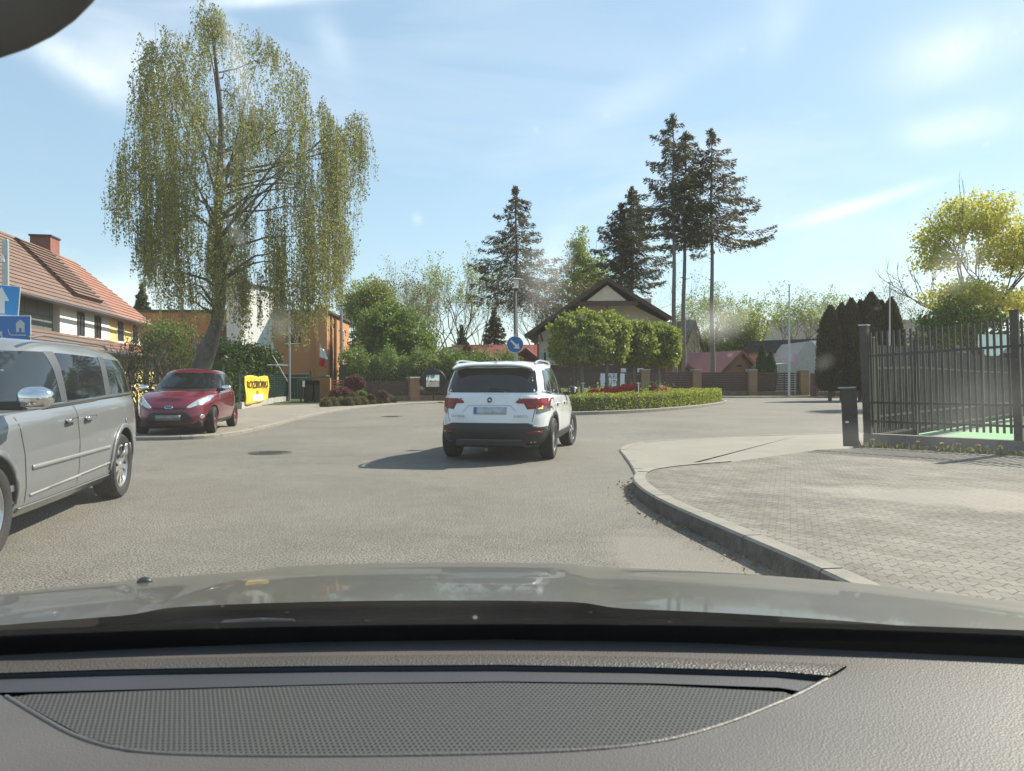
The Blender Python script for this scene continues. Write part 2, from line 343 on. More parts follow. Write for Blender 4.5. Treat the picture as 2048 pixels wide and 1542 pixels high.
def struct(o): o['kind'] = 'structure'; return o
def sheet(name, poly, lo, hi, m, parent=None):
    mb = MB(); mb.prism(poly, lo, hi); return mb.build(name, m, parent)
def smooth_pts(p, n=3, closed=False):
    p = [Vector((q[0], q[1])) for q in p]
    for _ in range(n):
        o = []
        k = len(p)
        rngk = range(k) if closed else range(k - 1)
        if not closed: o.append(p[0])
        for i in rngk:
            a, b = p[i], p[(i + 1) % k]; o += [a * .75 + b * .25, a * .25 + b * .75]
        if not closed: o.append(p[-1])
        p = o
    return [(q.x, q.y) for q in p]
def offset_line(p, d):
    o = []
    for i, q in enumerate(p):
        a = Vector(p[max(i - 1, 0)]); b = Vector(p[min(i + 1, len(p) - 1)]); t = (b - a).normalized(); o.append((q[0] - t.y * d, q[1] + t.x * d))
    return o
def kerb_line(name, pts, width, lo, hi, m, joint=1.0, gap=0.012, shade_mat=None):
    """kerb stones laid end to end along a line; the stones stand on the left of the direction of travel when width > 0"""
    mb = MB(); P = [Vector(p) for p in pts]; cum = [0]
    for i in range(len(P) - 1): cum.append(cum[-1] + (P[i + 1] - P[i]).length)
    def at(s):
        for i in range(len(P) - 1):
            if s <= cum[i + 1]: t = (s - cum[i]) / max(1e-6, cum[i + 1] - cum[i]); return P[i].lerp(P[i + 1], t), (P[i + 1] - P[i]).normalized()
        return P[-1], (P[-1] - P[-2]).normalized()
    s = 0
    while s < cum[-1] - 0.05:
        e = min(s + joint - gap, cum[-1]); ns = 4; vs = []; fs = []
        dz = random.uniform(-0.004, 0.004)
        for k in range(ns + 1):
            q, t = at(s + (e - s) * k / ns); nrm = Vector((-t.y, t.x)) * width; c = 0.018 * (1 if width > 0 else -1); n1 = Vector((-t.y, t.x)) * c
            for pp, z in ((q, lo), (q, hi - 0.018 + dz), (q + n1, hi + dz), (q + nrm, hi + dz), (q + nrm, lo)): vs.append((pp.x, pp.y, z))
        for k in range(ns):
            for j in range(5): j2 = (j + 1) % 5; fs.append((k * 5 + j, k * 5 + j2, (k + 1) * 5 + j2, (k + 1) * 5 + j))
        fs.append((0, 1, 2, 3, 4)); fs.append(tuple(ns * 5 + j for j in (4, 3, 2, 1, 0)))
        mb.add(vs, fs); s += joint
    o = mb.build(name, m, None)
    if shade_mat:  # upright faces take a darker colour: the kerb's shade is painted on
        o.data.materials.append(shade_mat)
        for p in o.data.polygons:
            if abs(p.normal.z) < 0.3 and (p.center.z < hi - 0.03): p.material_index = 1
    return struct(o)

# terrain reaches the horizon
mb = MB(); mb.add([(-900, -200, -0.04), (900, -200, -0.04), (900, 1500, -0.04), (-900, 1500, -0.04)], [(0, 1, 2, 3)]); struct(mb.build('ground', M['soil']))
mb = MB(); mb.add([(-40, -12, 0), (70, -12, 0), (70, 62, 0), (-40, 62, 0)], [(0, 1, 2, 3)]); struct(mb.build('road', M['asphalt']))
# far and left kerb: the pavement stands on the far (left) side
KL = smooth_pts([(-26, 15.2), (-14, 15.7), (-7.9, 16.15), (-6.7, 16.5), (-6.35, 17.6), (-6.45, 20), (-6.65, 23), (-7.05, 28), (-6.9, 33), (-5.9, 38), (-3.6, 42), (0, 46), (5, 49.6), (11, 52.2), (18, 53.6), (24, 54.3), (33, 55.5), (60, 58)], 3)
kerb_line('kerb_left', KL, 0.14, -0.03, 0.085, M['kerb'])
KLi = offset_line(KL, 0.14)
sheet('pavement_left', KLi + [(60, 80), (-60, 80), (-60, 15.0)], -0.03, 0.075, M['paving_left']); struct(bpy.data.objects['pavement_left'])
# planted strip between the pavement and the far fences
sheet('verge', [(-14, 33), (-7.2, 40.5), (-4.2, 43.8), (-0.3, 47.2), (4.8, 50.7), (11, 53.2), (18, 54.7), (24, 55.4), (60, 60), (60, 140), (-70, 140), (-70, 26), (-12.4, 26)], -0.03, 0.09, M['grass']); struct(bpy.data.objects['verge'])
# near left corner where the road signs stand
sheet('pavement_corner', [(-8.7, 14.6), (-30, 14.2), (-30, 6), (-8.6, 8)], -0.03, 0.08, M['paving_left']); struct(bpy.data.objects['pavement_corner'])

# right pavement
KR = smooth_pts([(2.15, 0.5), (2.02, 3.0), (1.90, 4.5), (1.72, 5.5), (1.52, 6.6), (1.36, 7.7), (1.36, 8.9), (1.62, 9.9), (2.3, 10.5), (3.0, 10.9)], 3)
kerb_line('kerb_right', KR[::-1], 0.15, -0.03, 0.15, M['kerb'], shade_mat=mat('kerb_face_shade', (0.035, 0.033, 0.03), 0.8, var=0.5, vs=9, col2=(0.12, 0.11, 0.095), bump=0.5, bs=50))  # mottled dark colour paints the shade on the road-side kerb face
KRi = offset_line(KR, -0.15)
sheet('pavement_right', KRi + [(5.0, 12.6), (6.0, 13.0), (6.7, 12.7), (9.4, 9.6), (13.0, 5.4), (13.0, 0.5)], -0.03, 0.14, M['paving']); struct(bpy.data.objects['pavement_right'])
# low driveway apron beyond it
KA = smooth_pts([(1.62, 10.05), (1.75, 11.3), (1.86, 12.8), (1.95, 14.2), (2.35, 15.3), (3.4, 16.3), (5.5, 17.4), (9, 18.6)], 3)
kerb_line('kerb_apron', KA[::-1], 0.13, -0.03, 0.035, M['kerb'])
KAi = offset_line(KA, -0.13)
sheet('apron', KAi + [(24, 22.5), (24, 13), (6.2, 13.2), (5.2, 12.9), (3.0, 11.1), (2.3, 10.7), (1.75, 10.2)], -0.03, 0.027, M['concrete_slab']); struct(bpy.data.objects['apron'])
# sand trodden into the paving: a worn lighter area with an irregular outline
def sandy(m, cx, cy, rx, ry, ang, col):
    t = m.node_tree; N = t.nodes.new; K = t.links.new; b = t.nodes['Principled BSDF']; src = b.inputs['Base Color'].links[0].from_socket
    tcn = N('ShaderNodeTexCoord'); mp = N('ShaderNodeMapping'); mp.vector_type = 'TEXTURE'; mp.inputs['Location'].default_value = (cx, cy, 0); mp.inputs['Rotation'].default_value = (0, 0, ang); mp.inputs['Scale'].default_value = (rx, ry, 50); K(tcn.outputs['Object'], mp.inputs[0])
    ln = N('ShaderNodeVectorMath'); ln.operation = 'LENGTH'; K(mp.outputs[0], ln.inputs[0]); n = N('ShaderNodeTexNoise'); n.inputs['Scale'].default_value = 3; n.inputs['Detail'].default_value = 7; K(tcn.outputs['Object'], n.inputs['Vector'])
    ad = N('ShaderNodeMath'); K(ln.outputs['Value'], ad.inputs[0]); K(n.outputs[0], ad.inputs[1]); mr = N('ShaderNodeMapRange'); mr.inputs[1].default_value = 1.25; mr.inputs[2].default_value = 1.6; mr.inputs[3].default_value = 0.6; mr.inputs[4].default_value = 0.0; K(ad.outputs[0], mr.inputs[0])
    mx_ = N('ShaderNodeMixRGB'); mx_.inputs[2].default_value = (*col, 1); K(mr.outputs[0], mx_.inputs[0]); K(src, mx_.inputs[1]); K(mx_.outputs[0], b.inputs['Base Color'])
sandy(M['paving'], 4.9, 7.3, 1.9, 0.75, R(-25), (0.27, 0.245, 0.205))
sandy(M['asphalt'], 1.3, 4.6, 2.2, 0.5, R(100), (0.23, 0.21, 0.175))
sandy(M['paving_left'], -9.5, 21, 3.5, 1.6, R(70), (0.27, 0.245, 0.20))
# roundabout island
IS = smooth_pts([(2.3, 27.4), (4.7, 29.3), (7.3, 32.6), (9.7, 37), (11.6, 41.3), (12.1, 43.6), (11.2, 46), (8.6, 47.2), (5, 46), (2, 43), (0.2, 39), (-0.9, 35), (-1.3, 31), (-0.4, 28), (0.9, 27)], 2, True)
kerb_line('kerb_island', IS + [IS[0]], 0.15, -0.03, 0.13, M['kerb'])
def shrink(poly, d):
    P = [Vector(p) for p in poly]; n = len(P); o = []
    for i in range(n):
        t = (P[(i + 1) % n] - P[i - 1]).normalized(); o.append((P[i].x - t.y * d, P[i].y + t.x * d))
    return o
ISi = shrink(IS, 0.15)
M['bed'] = mat('bed_soil', (0.075, 0.055, 0.035), 0.95, var=0.4, vs=5, bump=0.8, bs=20, dist=0.05)
sheet('island', ISi, -0.03, 0.12, M['bed']); struct(bpy.data.objects['island'])

# manhole covers (recess ring and cast iron plate)
M['iron'] = mat('cast_iron', (0.06, 0.055, 0.05), 0.6, 0.4, var=0.3, vs=30)
for px, py, lab in ((540, 906, 'round iron manhole cover in the near lane left of the white car'), (784, 833, 'round iron manhole cover in the far lane before the clipped bed')):
    D = 1.3 * F / (py - HY); p = G(px, D)
    t = thing('manhole_cover', lab, 'manhole cover', (p.x, p.y, 0.0), 0.4, 'manhole covers in the road')
    mb = MB(); mb.lathe([(0.27, 0.004), (0.29, 0.010), (0.36, 0.010), (0.37, 0.003)], n=28); mb.build('frame', M['kerb'] if 0 else M['iron'], t)
    mb = MB(); mb.cyl((0, 0, 0.001), (0, 0, 0.007), 0.268, 28)
    for i in range(-4, 5):
        for j in range(-4, 5):
            if i * i + j * j < 17: mb.box((i * 0.055, j * 0.055, 0.009), (0.03, 0.03, 0.005))
    mb.build('plate', M['iron'], t)

# dry leaves lying along the right kerb: nobody could count them
n = 420; kk = np.array(KR); s_ = rng.random(n) ** 0.8 * (len(kk) - 1); i_ = s_.astype(int).clip(0, len(kk) - 2); q = kk[i_] + (kk[i_ + 1] - kk[i_]) * (s_ - i_)[:, None]
P = np.zeros((n, 3)); P[:, :2] = q; P[:, 0] -= np.abs(rng.normal(size=n)) * 0.10 + 0.01; P[:, 2] = 0.012
P2 = P[(P[:, 1] > 2)]
o = leaves('fallen_leaves', P2, 0.035, 0.02, leaf('dry_leaf', (0.28, 0.13, 0.05), (0.32, 0.24, 0.12), 0.1), None, A=np.c_[unit(len(P2))[:, :2], np.zeros(len(P2))], spread=0.25)
tagp(o, 'brown dry leaves scattered in the gutter along the right kerb', 'leaves', kind='stuff')

# ================================================================ left buildings
def roofmat(name, c1, c2): return brickmat(name, c1, c2, tuple(c * 0.45 for c in c1), 0.24, 0.33, 0.012, 0.75, 'UV', 0.0, 0.8, var=0.15, bdist=0.03)
M['tile_brown'] = roofmat('tile_brown', (0.19, 0.115, 0.085), (0.155, 0.092, 0.07))
M['tile_orange'] = roofmat('tile_orange', (0.32, 0.145, 0.095), (0.28, 0.125, 0.082))
M['render_white'] = mat('render_white', (0.72, 0.71, 0.68), 0.85, var=0.06, vs=2, bump=0.1, bs=100)
M['render_yellow'] = mat('render_yellow', (0.72, 0.56, 0.22), 0.85, var=0.06, vs=2, bump=0.1, bs=100)
M['render_orange'] = mat('render_orange', (0.46, 0.22, 0.095), 0.85, var=0.07, vs=1.2, bump=0.1, bs=90)
M['render_cream'] = mat('render_cream', (0.66, 0.54, 0.42), 0.85, var=0.06, vs=2, bump=0.1, bs=100)
M['brickred'] = brickmat('chimney_brick', (0.30, 0.09, 0.06), (0.25, 0.075, 0.05), (0.2, 0.16, 0.13), 0.25, 0.075, 0.008)
M['frame_white'] = mat('frame_white', (0.8, 0.8, 0.8), 0.4, var=0.03)
M['frame_dark'] = mat('frame_dark', (0.05, 0.035, 0.03), 0.5)
M['pane'] = mat('window_pane', (0.035, 0.04, 0.045), 0.04, 0, var=0.1, vs=1, spec=0.9)
M['wood_dark'] = mat('wood_dark', (0.075, 0.035, 0.022), 0.65, var=0.3, vs=4, stretch=(1, 1, 6))
M['cladding'] = brickmat('cladding', (0.135, 0.15, 0.14), (0.125, 0.14, 0.13), (0.05, 0.055, 0.05), 1.15, 1.25, 0.02, 0.5, 'UV', 0.5, 0.2, var=0.05)
M['flash'] = mat('flashing', (0.06, 0.06, 0.065), 0.45, 0.3)

def tiled(name, a, b, c, d, rows, m, parent, thick=0.05, step=0.03):
    """roof slope a-b along the eave, d-c along the ridge; stepped courses with thickness"""
    a, b, c, d = map(Vector, (a, b, c, d)); n = (b - a).cross(d - a).normalized()
    if n.z < 0: n = -n
    mb = MB(); ov = 0
    for i in range(rows):
        t0, t1 = i / rows, (i + 1) / rows
        p, q = a.lerp(d, t0), b.lerp(c, t0); r, s = b.lerp(c, t1), a.lerp(d, t1)
        mb.quad(p + n * step, q + n * step, r, s, (p - a).length, i * 0.33); mb.quad(p, q, q + n * step, p + n * step)
    mb.add([a - n * thick, b - n * thick, c - n * thick, d - n * thick, a, b, c, d], [(0, 3, 2, 1), (0, 1, 5, 4), (1, 2, 6, 5), (2, 3, 7, 6), (3, 0, 4, 7)])
    return mb.build(name, m, parent)
def window(parent, o, ux, uz, nrm, wd, ht, mullions=1, fm=None, depth=0.08, sill=True, sm=None, transom=0):
    """frame + pane + sill on a wall; o = lower left corner of the opening, set 3 mm proud"""
    fm = fm or M['frame_white']; o, ux, uz, nrm = map(Vector, (o, ux, uz, nrm)); fw = 0.06
    mb = MB()
    def bar(x0, x1, z0, z1, d0=-0.02, d1=0.03):
        vs = [o + ux * x + uz * z + nrm * d for d in (d0, d1) for x, z in ((x0, z0), (x1, z0), (x1, z1), (x0, z1))]
        mb.add(vs, [(3, 2, 1, 0), (4, 5, 6, 7), (0, 1, 5, 4), (1, 2, 6, 5), (2, 3, 7, 6), (3, 0, 4, 7)])
    bar(0, fw, 0, ht); bar(wd - fw, wd, 0, ht); bar(fw, wd - fw, 0, fw); bar(fw, wd - fw, ht - fw, ht)
    for i in range(mullions): x = wd * (i + 1) / (mullions + 1); bar(x - 0.03, x + 0.03, fw, ht - fw)
    if transom: bar(fw, wd - fw, ht * transom - .03, ht * transom + .03, -0.02, 0.026)
    f = mb.build('window', fm, parent)
    mb = MB(); vs = [o + ux * x + uz * z + nrm * d for d in (-0.01, 0.008) for x, z in ((fw, fw), (wd - fw, fw), (wd - fw, ht - fw), (fw, ht - fw))]
    mb.add(vs, [(3, 2, 1, 0), (4, 5, 6, 7), (0, 1, 5, 4), (1, 2, 6, 5), (2, 3, 7, 6), (3, 0, 4, 7)]); mb.build('pane', M['pane'], f)
    if sill:
        mb = MB(); vs = [o + ux * x + uz * z + nrm * d for d in (0.0, 0.10) for x, z in ((-0.05, -0.06), (wd + 0.05, -0.06), (wd + 0.05, -0.01), (-0.05, -0.01))]
        mb.add(vs, [(3, 2, 1, 0), (4, 5, 6, 7), (0, 1, 5, 4), (1, 2, 6, 5), (2, 3, 7, 6), (3, 0, 4, 7)]); mb.build('sill', sm or M['frame_white'], f)
    return f

# --- semi-detached house; local x = along the facade (away from camera), local y = back (to -X); facade faces +X
HB = Vector((-18.7, 32, 0.08)); hrz = math.atan2(0.98, -0.18)
H = thing('tiled_house', 'semi-detached house with steep brown and orange tiled roof, white and yellow fronts', 'house', HB, hrz)
# local frame: x forward along facade, y = left = away from the road
def hp(x, y, z): return (x, y, z)
e0, e1 = -9.0, 12.2
eave_z, ridge_z = 4.32, 7.55
mb = MB(); mb.box((-1.4, 2.6, 1.4), (15.2, 6.2, 2.8)); mb.build('ground_floor_wall', M['render_white'], H)
mb = MB(); mb.box((9.85, 2.6, 1.38), (7.2, 6.3, 2.76)); mb.build('ground_floor_wall', M['render_yellow'], H)
mb = MB(); mb.box((2.9, 2.6, 3.55), (6.2, 5.2, 1.62)); mb.build('dormer_wall', M['render_white'], H)
mb = MB(); mb.box((8.9, 2.62, 3.55), (5.78, 5.2, 1.60)); mb.build('dormer_wall', M['render_yellow'], H)
tiled('lower_roof', (-9, -1.15, 2.45), (6.0, -1.15, 2.45), (6.0, 0.05, 3.16), (-9, 0.05, 3.16), 4, M['tile_brown'], H)
tiled('lower_roof', (6.0, -1.15, 2.42), (13.6, -1.15, 2.42), (12.6, 0.08, 3.13), (6.0, 0.08, 3.13), 4, M['tile_orange'], H)
tiled('upper_roof', (-9, -0.45, 4.30), (6.0, -0.45, 4.30), (6.2, 2.6, 7.42), (-9, 2.6, 7.42), 16, M['tile_brown'], H)
tiled('upper_roof', (6.0, -0.45, 4.30), (12.2, -0.55, 4.22), (9.0, 2.6, 7.36), (6.2, 2.6, 7.42), 16, M['tile_orange'], H)
tiled('hip_roof', (12.2, -0.55, 4.22), (12.2, 5.8, 4.22), (9.0, 2.7, 7.36), (9.0, 2.6, 7.36), 16, M['tile_orange'], H)
mb = MB(); mb.add([(-9, 2.6, 7.42), (9.0, 2.6, 7.36), (12.2, 5.8, 4.22), (-9, 5.8, 4.22), (-9, 5.8, 4.1), (12.2, 5.8, 4.1)], [(0, 1, 2, 3), (3, 2, 5, 4)]); mb.build('back_roof', M['tile_brown'], H)
mb = MB(); mb.add([(-8.9, -0.4, 3.1), (-8.9, 5.7, 3.1), (-8.9, 5.7, 4.2), (-8.9, 2.6, 7.3), (-8.9, -0.4, 4.3)], [(0, 1, 2, 3, 4)]); mb.build('gable_wall', M['render_white'], H)
tiled('side_dormer_roof', (1.4, -0.1, 4.9), (4.7, -0.1, 4.9), (4.7, 2.3, 7.30), (1.4, 2.3, 7.30), 14, M['tile_brown'], H, 0.6, 0.06)
ch = MB(); ch.box((6.0, 2.9, 7.3), (1.1, 0.9, 1.5)); c0 = ch.build('chimney', M['brickred'], H)
ch = MB(); ch.box((6.0, 2.9, 8.09), (1.22, 1.0, 0.08)); ch.build('chimney_cap', M['flash'], c0)
for x in (1.7, 3.85): window(H, (x, 0.0, 3.12), (1, 0, 0), (0, 0, 1), (0, -1, 0), 0.85, 1.05, 1, M['frame_dark'])
for x in (7.1, 9.6): window(H, (x, 0.02, 3.10), (1, 0, 0), (0, 0, 1), (0, -1, 0), 1.15, 1.15, 0, M['frame_white'])
for x in (7.0, 9.6, 11.6): window(H, (x, -0.55, 0.9), (1, 0, 0), (0, 0, 1), (0, -1, 0), 1.0, 1.2, 0, M['frame_dark'])
mb = MB(); mb.tube([(-9, -1.2, 2.40), (13.5, -1.2, 2.38)], 0.07, 8); mb.build('gutter', M['flash'], H)
mb = MB(); mb.tube([(-9, -0.5, 4.24), (12.2, -0.6, 4.18)], 0.07, 8); mb.build('gutter', M['flash'], H)

# modern clad box beside it
t = thing('clad_building', 'flat grey-green panel clad building box between the signs and the tiled house', 'building', (-17.9, 26.2, 0.08), hrz)
mb = MB(); mb.box((0.9, 1.2, 2.2), (9.6, 2.4, 4.4)); mb.build('wall', M['cladding'], t)
mb = MB(); mb.box((0.9, 1.2, 4.44), (9.8, 2.6, 0.08)); mb.build('roof_edge', M['flash'], t)
mb = MB(); mb.box((1.2, -0.012, 3.35), (1.0, 0.02, 0.14)); mb.build('sign_strip', mat('yellow_strip', (0.75, 0.5, 0.03), 0.5), t)

# --- orange flat-roofed building; corner at px 656, D 50
oc = W(656, 758, 50)
ang = math.atan2(0.05, 1.0)
O = thing('orange_building', 'orange rendered flat roofed building behind the birch, its right side in full sun', 'building', (oc.x, 50, 0.08), 0.06)
mb = MB(); mb.box((-8.0, 4.5, 2.75), (16, 9, 5.5)); mb.build('wall', M['render_orange'], O)
mb = MB(); mb.box((-8.0, 4.5, 5.58), (16.3, 9.2, 0.16)); mb.build('roof_edge', M['frame_dark'], O)
mb = MB(); mb.box((-0.35, -0.18, 2.75), (0.7, 0.35, 5.5)); mb.build('pilaster', M['render_orange'], O)
mb = MB(); mb.box((-0.35, -0.2, 5.75), (0.8, 0.8, 0.5)); mb.build('chimney', M['brickred'], O)
for y in (0.5, 2.0):
    mb = MB(); mb.tube([(0.12, y, 0.0), (0.12, y, 5.4)], 0.07, 8); mb.build('downpipe', M['wood_dark'], O)
mb = MB(); mb.tube([(0.28, 3.6, 1.1), (0.28, 3.6, 6.1)], 0.11, 12); mb.tube([(0.28, 3.6, 6.1), (0.28, 3.6, 6.25)], 0.2, 12); mb.build('flue', M['galv'], O)
window(O, (0.0, 5.3, 2.6), (0, 1, 0), (0, 0, 1), (1, 0, 0), 1.0, 2.2, 0)
window(O, (-2.75, 0.0, 3.55), (1, 0, 0), (0, 0, 1), (0, -1, 0), 1.0, 1.35, 0, M['frame_dark'])
window(O, (-7.1, 0.0, 2.6), (1, 0, 0), (0, 0, 1), (0, -1, 0), 1.1, 2.3, 0, M['post_grey'])
window(O, (-13.5, 0.0, 3.0), (1, 0, 0), (0, 0, 1), (0, -1, 0), 1.2, 1.4, 1, M['frame_white'])
f = window(O, (-4.1, 0.0, 0.35), (1, 0, 0), (0, 0, 1), (0, -1, 0), 2.1, 0.95, 2, M['post_grey'])
mb = MB(); mb.box((-9.5, -0.3, 2.25), (4.5, 0.9, 0.18)); mb.build('canopy', M['white_metal'], O)
mb = MB(); mb.box((-9.5, -0.02, 2.7), (3.9, 0.06, 0.45)); mb.build('shop_sign', mat('shop_sign', (0.35, 0.16, 0.2), 0.5, var=0.4, vs=3), O)
mb = MB(); mb.box((1.3, 12.2, 1.9), (2.6, 6, 3.8)); mb.build('annex_wall', M['render_orange'], O)
mb = MB(); mb.box((1.3, 12.2, 3.86), (2.9, 6.2, 0.14)); mb.build('annex_roof', M['tile_orange'], O)
# white block rising above it
t = thing('white_building', 'tall white rendered building block showing through the birch strands', 'building', (-15.9, 48.6, 0.08), 1.15)
mb = MB(); mb.box((0, 0.6, 3.5), (3.2, 1.2, 7.0)); mb.build('wall', M['render_white'], t)
mb = MB(); mb.box((0, 0.6, 7.05), (3.4, 1.4, 0.12)); mb.build('roof_edge', M['flash'], t)
for x in (): window(t, (x, 0, 4.6), (1, 0, 0), (0, 0, 1), (0, -1, 0), 0.9, 1.2, 1)
# flag on the facade
p = W(642, 722, 49.2)
t = thing('wall_flag', 'small white and red flag hanging from a short pole on the orange wall', 'flag', (p.x, p.y, p.z))
mb = MB(); mb.tube([(0, 0.8, -0.15), (0.02, -0.35, 1.05)], 0.02, 6); mb.build('pole', M['white_metal'], t)
def cloth(x0, x1, z0, z1):
    mb = MB(); nx, nz_ = 10, 6
    vs = [(x0 + (x1 - x0) * (i / nx) * (0.5 + 0.5 * (1 - j / nz_ * (z1 - z0))), -0.28 + 0.07 * math.sin(i * 1.4 + j * 0.5), z0 + (z1 - z0) * j / nz_ - 0.15 * (i / nx)) for j in range(nz_ + 1) for i in range(nx + 1)]
    mb.add(vs, [(j * (nx + 1) + i, j * (nx + 1) + i + 1, (j + 1) * (nx + 1) + i + 1, (j + 1) * (nx + 1) + i) for j in range(nz_) for i in range(nx)]); return mb
cloth(-0.02, 0.5, 0.25, 0.85).build('white_stripe', mat('flag_white', (0.8, 0.8, 0.8), 0.8, var=0.03), t, 60)
cloth(-0.05, 0.42, -0.30, 0.25).build('red_stripe', mat('flag_red', (0.6, 0.03, 0.05), 0.8, var=0.05), t, 60)

# light mast with a stay and a white cross bar
t = thing('scaffold_mast', 'slim light grey mast with a slanting stay before the orange building', 'mast', G(579, 42, 0.09))
mb = MB(); mb.tube([(0, 0, 0), (0, 0, 5.6)], [0.07, 0.05], 8); mb.build('pole', M['galv'], t)
mb = MB(); mb.tube([(0, 0, 0.9), (-0.95, 0.1, 2.5)], 0.022, 8); mb.build('stay', M['post_grey'], t)
mb = MB(); mb.tube([(0, 0, 1.95), (-1.2, 0, 1.97)], 0.035, 8); mb.build('cross_bar', M['white_metal'], t)

# ================================================================ gable house in the middle
hc = W(1213, 758, 60)
M['roof_dark'] = brickmat('roof_dark', (0.055, 0.05, 0.055), (0.05, 0.045, 0.05), (0.02, 0.02, 0.02), 0.3, 0.35, 0.02, 0.6, 'UV', 0.5, 0.8, var=0.1)
GH = thing('gable_house', 'cream house with a broad dark roof and brown gable boards behind the ball trees', 'house', (hc.x, 60, 0.09), -0.10)
hw, ez, rz_ = 5.0, 5.15, 8.45
mb = MB()
mb.add([(-5.3, 0, 0), (4.6, 0, 0), (4.6, 0, 5.6), (0, 0, 8.0), (-5.3, 0, 4.7), (-5.3, 10, 0), (4.6, 10, 0), (4.6, 10, 5.6), (0, 10, 8.0), (-5.3, 10, 4.7)],
       [(0, 1, 2, 3, 4), (9, 8, 7, 6, 5), (0, 4, 9, 5), (1, 6, 7, 2), (0, 5, 6, 1)])
mb.build('wall', M['render_cream'], GH)
rf = MB()
Lr, Ap, Rr = Vector((-6.2, 0, 4.45)), Vector((0, 0, 8.72)), Vector((4.75, 0, 5.72))
def slab(a, b, y0, y1, th):
    n = Vector((-(b - a).z, 0, (b - a).x)).normalized() * th
    if n.z < 0: n = -n
    mb = MB()
    P = [Vector((q.x, y, q.z)) for y in (y0, y1) for q in (a, b)]
    mb.quad(P[0] + n, P[1] + n, P[3] + n, P[2] + n)
    mb.add([P[0], P[1], P[3], P[2], P[0] + n, P[1] + n, P[3] + n, P[2] + n], [(0, 3, 2, 1), (0, 1, 5, 4), (1, 2, 6, 5), (2, 3, 7, 6), (3, 0, 4, 7)])
    return mb
slab(Lr, Ap, -2.2, 10.5, 0.14).build('roof', M['roof_dark'], GH); slab(Ap, Rr, -2.2, 10.5, 0.14).build('roof', M['roof_dark'], GH)
def board(a, b, th=0.28, y=-2.22, d=0.08):
    mb = MB(); dn = Vector((0, 0, -th)); P = [a, b, b + dn, a + dn]
    mb.add([(q.x, y, q.z) for q in P] + [(q.x, y + d, q.z) for q in P], [(0, 1, 2, 3), (7, 6, 5, 4), (0, 4, 5, 1), (1, 5, 6, 2), (2, 6, 7, 3), (3, 7, 4, 0)]); return mb
board(Lr + Vector((0, 0, 0.1)), Ap + Vector((0, 0, 0.1))).build('barge_board', M['wood_dark'], GH)
board(Ap + Vector((0, 0, 0.1)), Rr + Vector((0, 0, 0.1))).build('barge_board', M['wood_dark'], GH)
mb = MB(); mb.box((-0.15, -1.9, 6.9), (4.9, 0.18, 0.32)); mb.build('collar_beam', M['wood_dark'], GH)
mb = MB(); mb.add([(-1.55, -1.86, 7.12), (1.45, -1.86, 7.12), (0, -1.86, 8.3)], [(0, 1, 2)]); mb.build('gable_panel', M['render_cream'], GH)
mb = MB(); mb.box((0.0, -1.86, 6.62), (0.1, 0.1, 0.34)); mb.build('finial', M['wood_dark'], GH)
mb = MB(); mb.box((-0.3, -0.05, 1.15), (9.7, 0.10, 2.3)); mb.build('timber_wall', M['wood_dark'], GH)
mb = MB(); mb.box((-0.3, -0.03, 2.78), (9.6, 0.05, 0.94)); mb.build('plaster_band', mat('plaster_grey', (0.5, 0.47, 0.45), 0.8), GH)
for x in (-4.8, -3.2, -1.0, 0.6, 1.9, 3.2): mb = MB(); mb.box((x, -0.06, 2.8), (0.16, 0.08, 1.0)); mb.build('timber_post', M['wood_dark'], GH)
for x in (-5.0, 4.3): mb = MB(); mb.tube([(x, -0.05, 4.2 if x < 0 else 5.2), (x, -1.9, 4.6 if x < 0 else 5.4)], 0.07, 6); mb.build('bracket', M['wood_dark'], GH)
f = window(GH, (-1.5, 0, 4.9), (1, 0, 0), (0, 0, 1), (0, -1, 0), 3.0, 1.15, 1, M['frame_dark'])
for x, wd in ((1.3, 0.5), (2.6, 0.6)): mb = MB(); mb.box((x, -0.12, 1.55 + 0.2), (wd * .8, 0.03, 0.6)); mb.build('notice', M['frame_white'], GH)
mb = MB(); mb.tube([(-5.35, 0.0, 0), (-5.35, -0.05, 4.0), (-5.9, -0.1, 4.15)], 0.06, 8); mb.build('downpipe', M['flash'], GH)
mb = MB(); mb.box((3.4, 5.5, 6.9), (0.9, 0.7, 2.2)); mb.build('chimney', M['render_cream'], GH)

# white lettered board before it
p = W(1225, 786, 52)
t = thing('lettered_board', 'white board with blue lettering behind the trunks of the ball trees', 'sign', (p.x, p.y, 0.09), -0.05)
mb = MB(); mb.box((0, 0, 1.15), (1.62, 0.04, 0.88)); mb.build('board', mat('board_white', (0.62, 0.68, 0.75), 0.5, var=0.05), t)
for x in (-0.7, 0.7): mb = MB(); mb.tube([(x, 0.04, 0), (x, 0.04, 1.55)], 0.03, 8); mb.build('post', M['galv'], t)

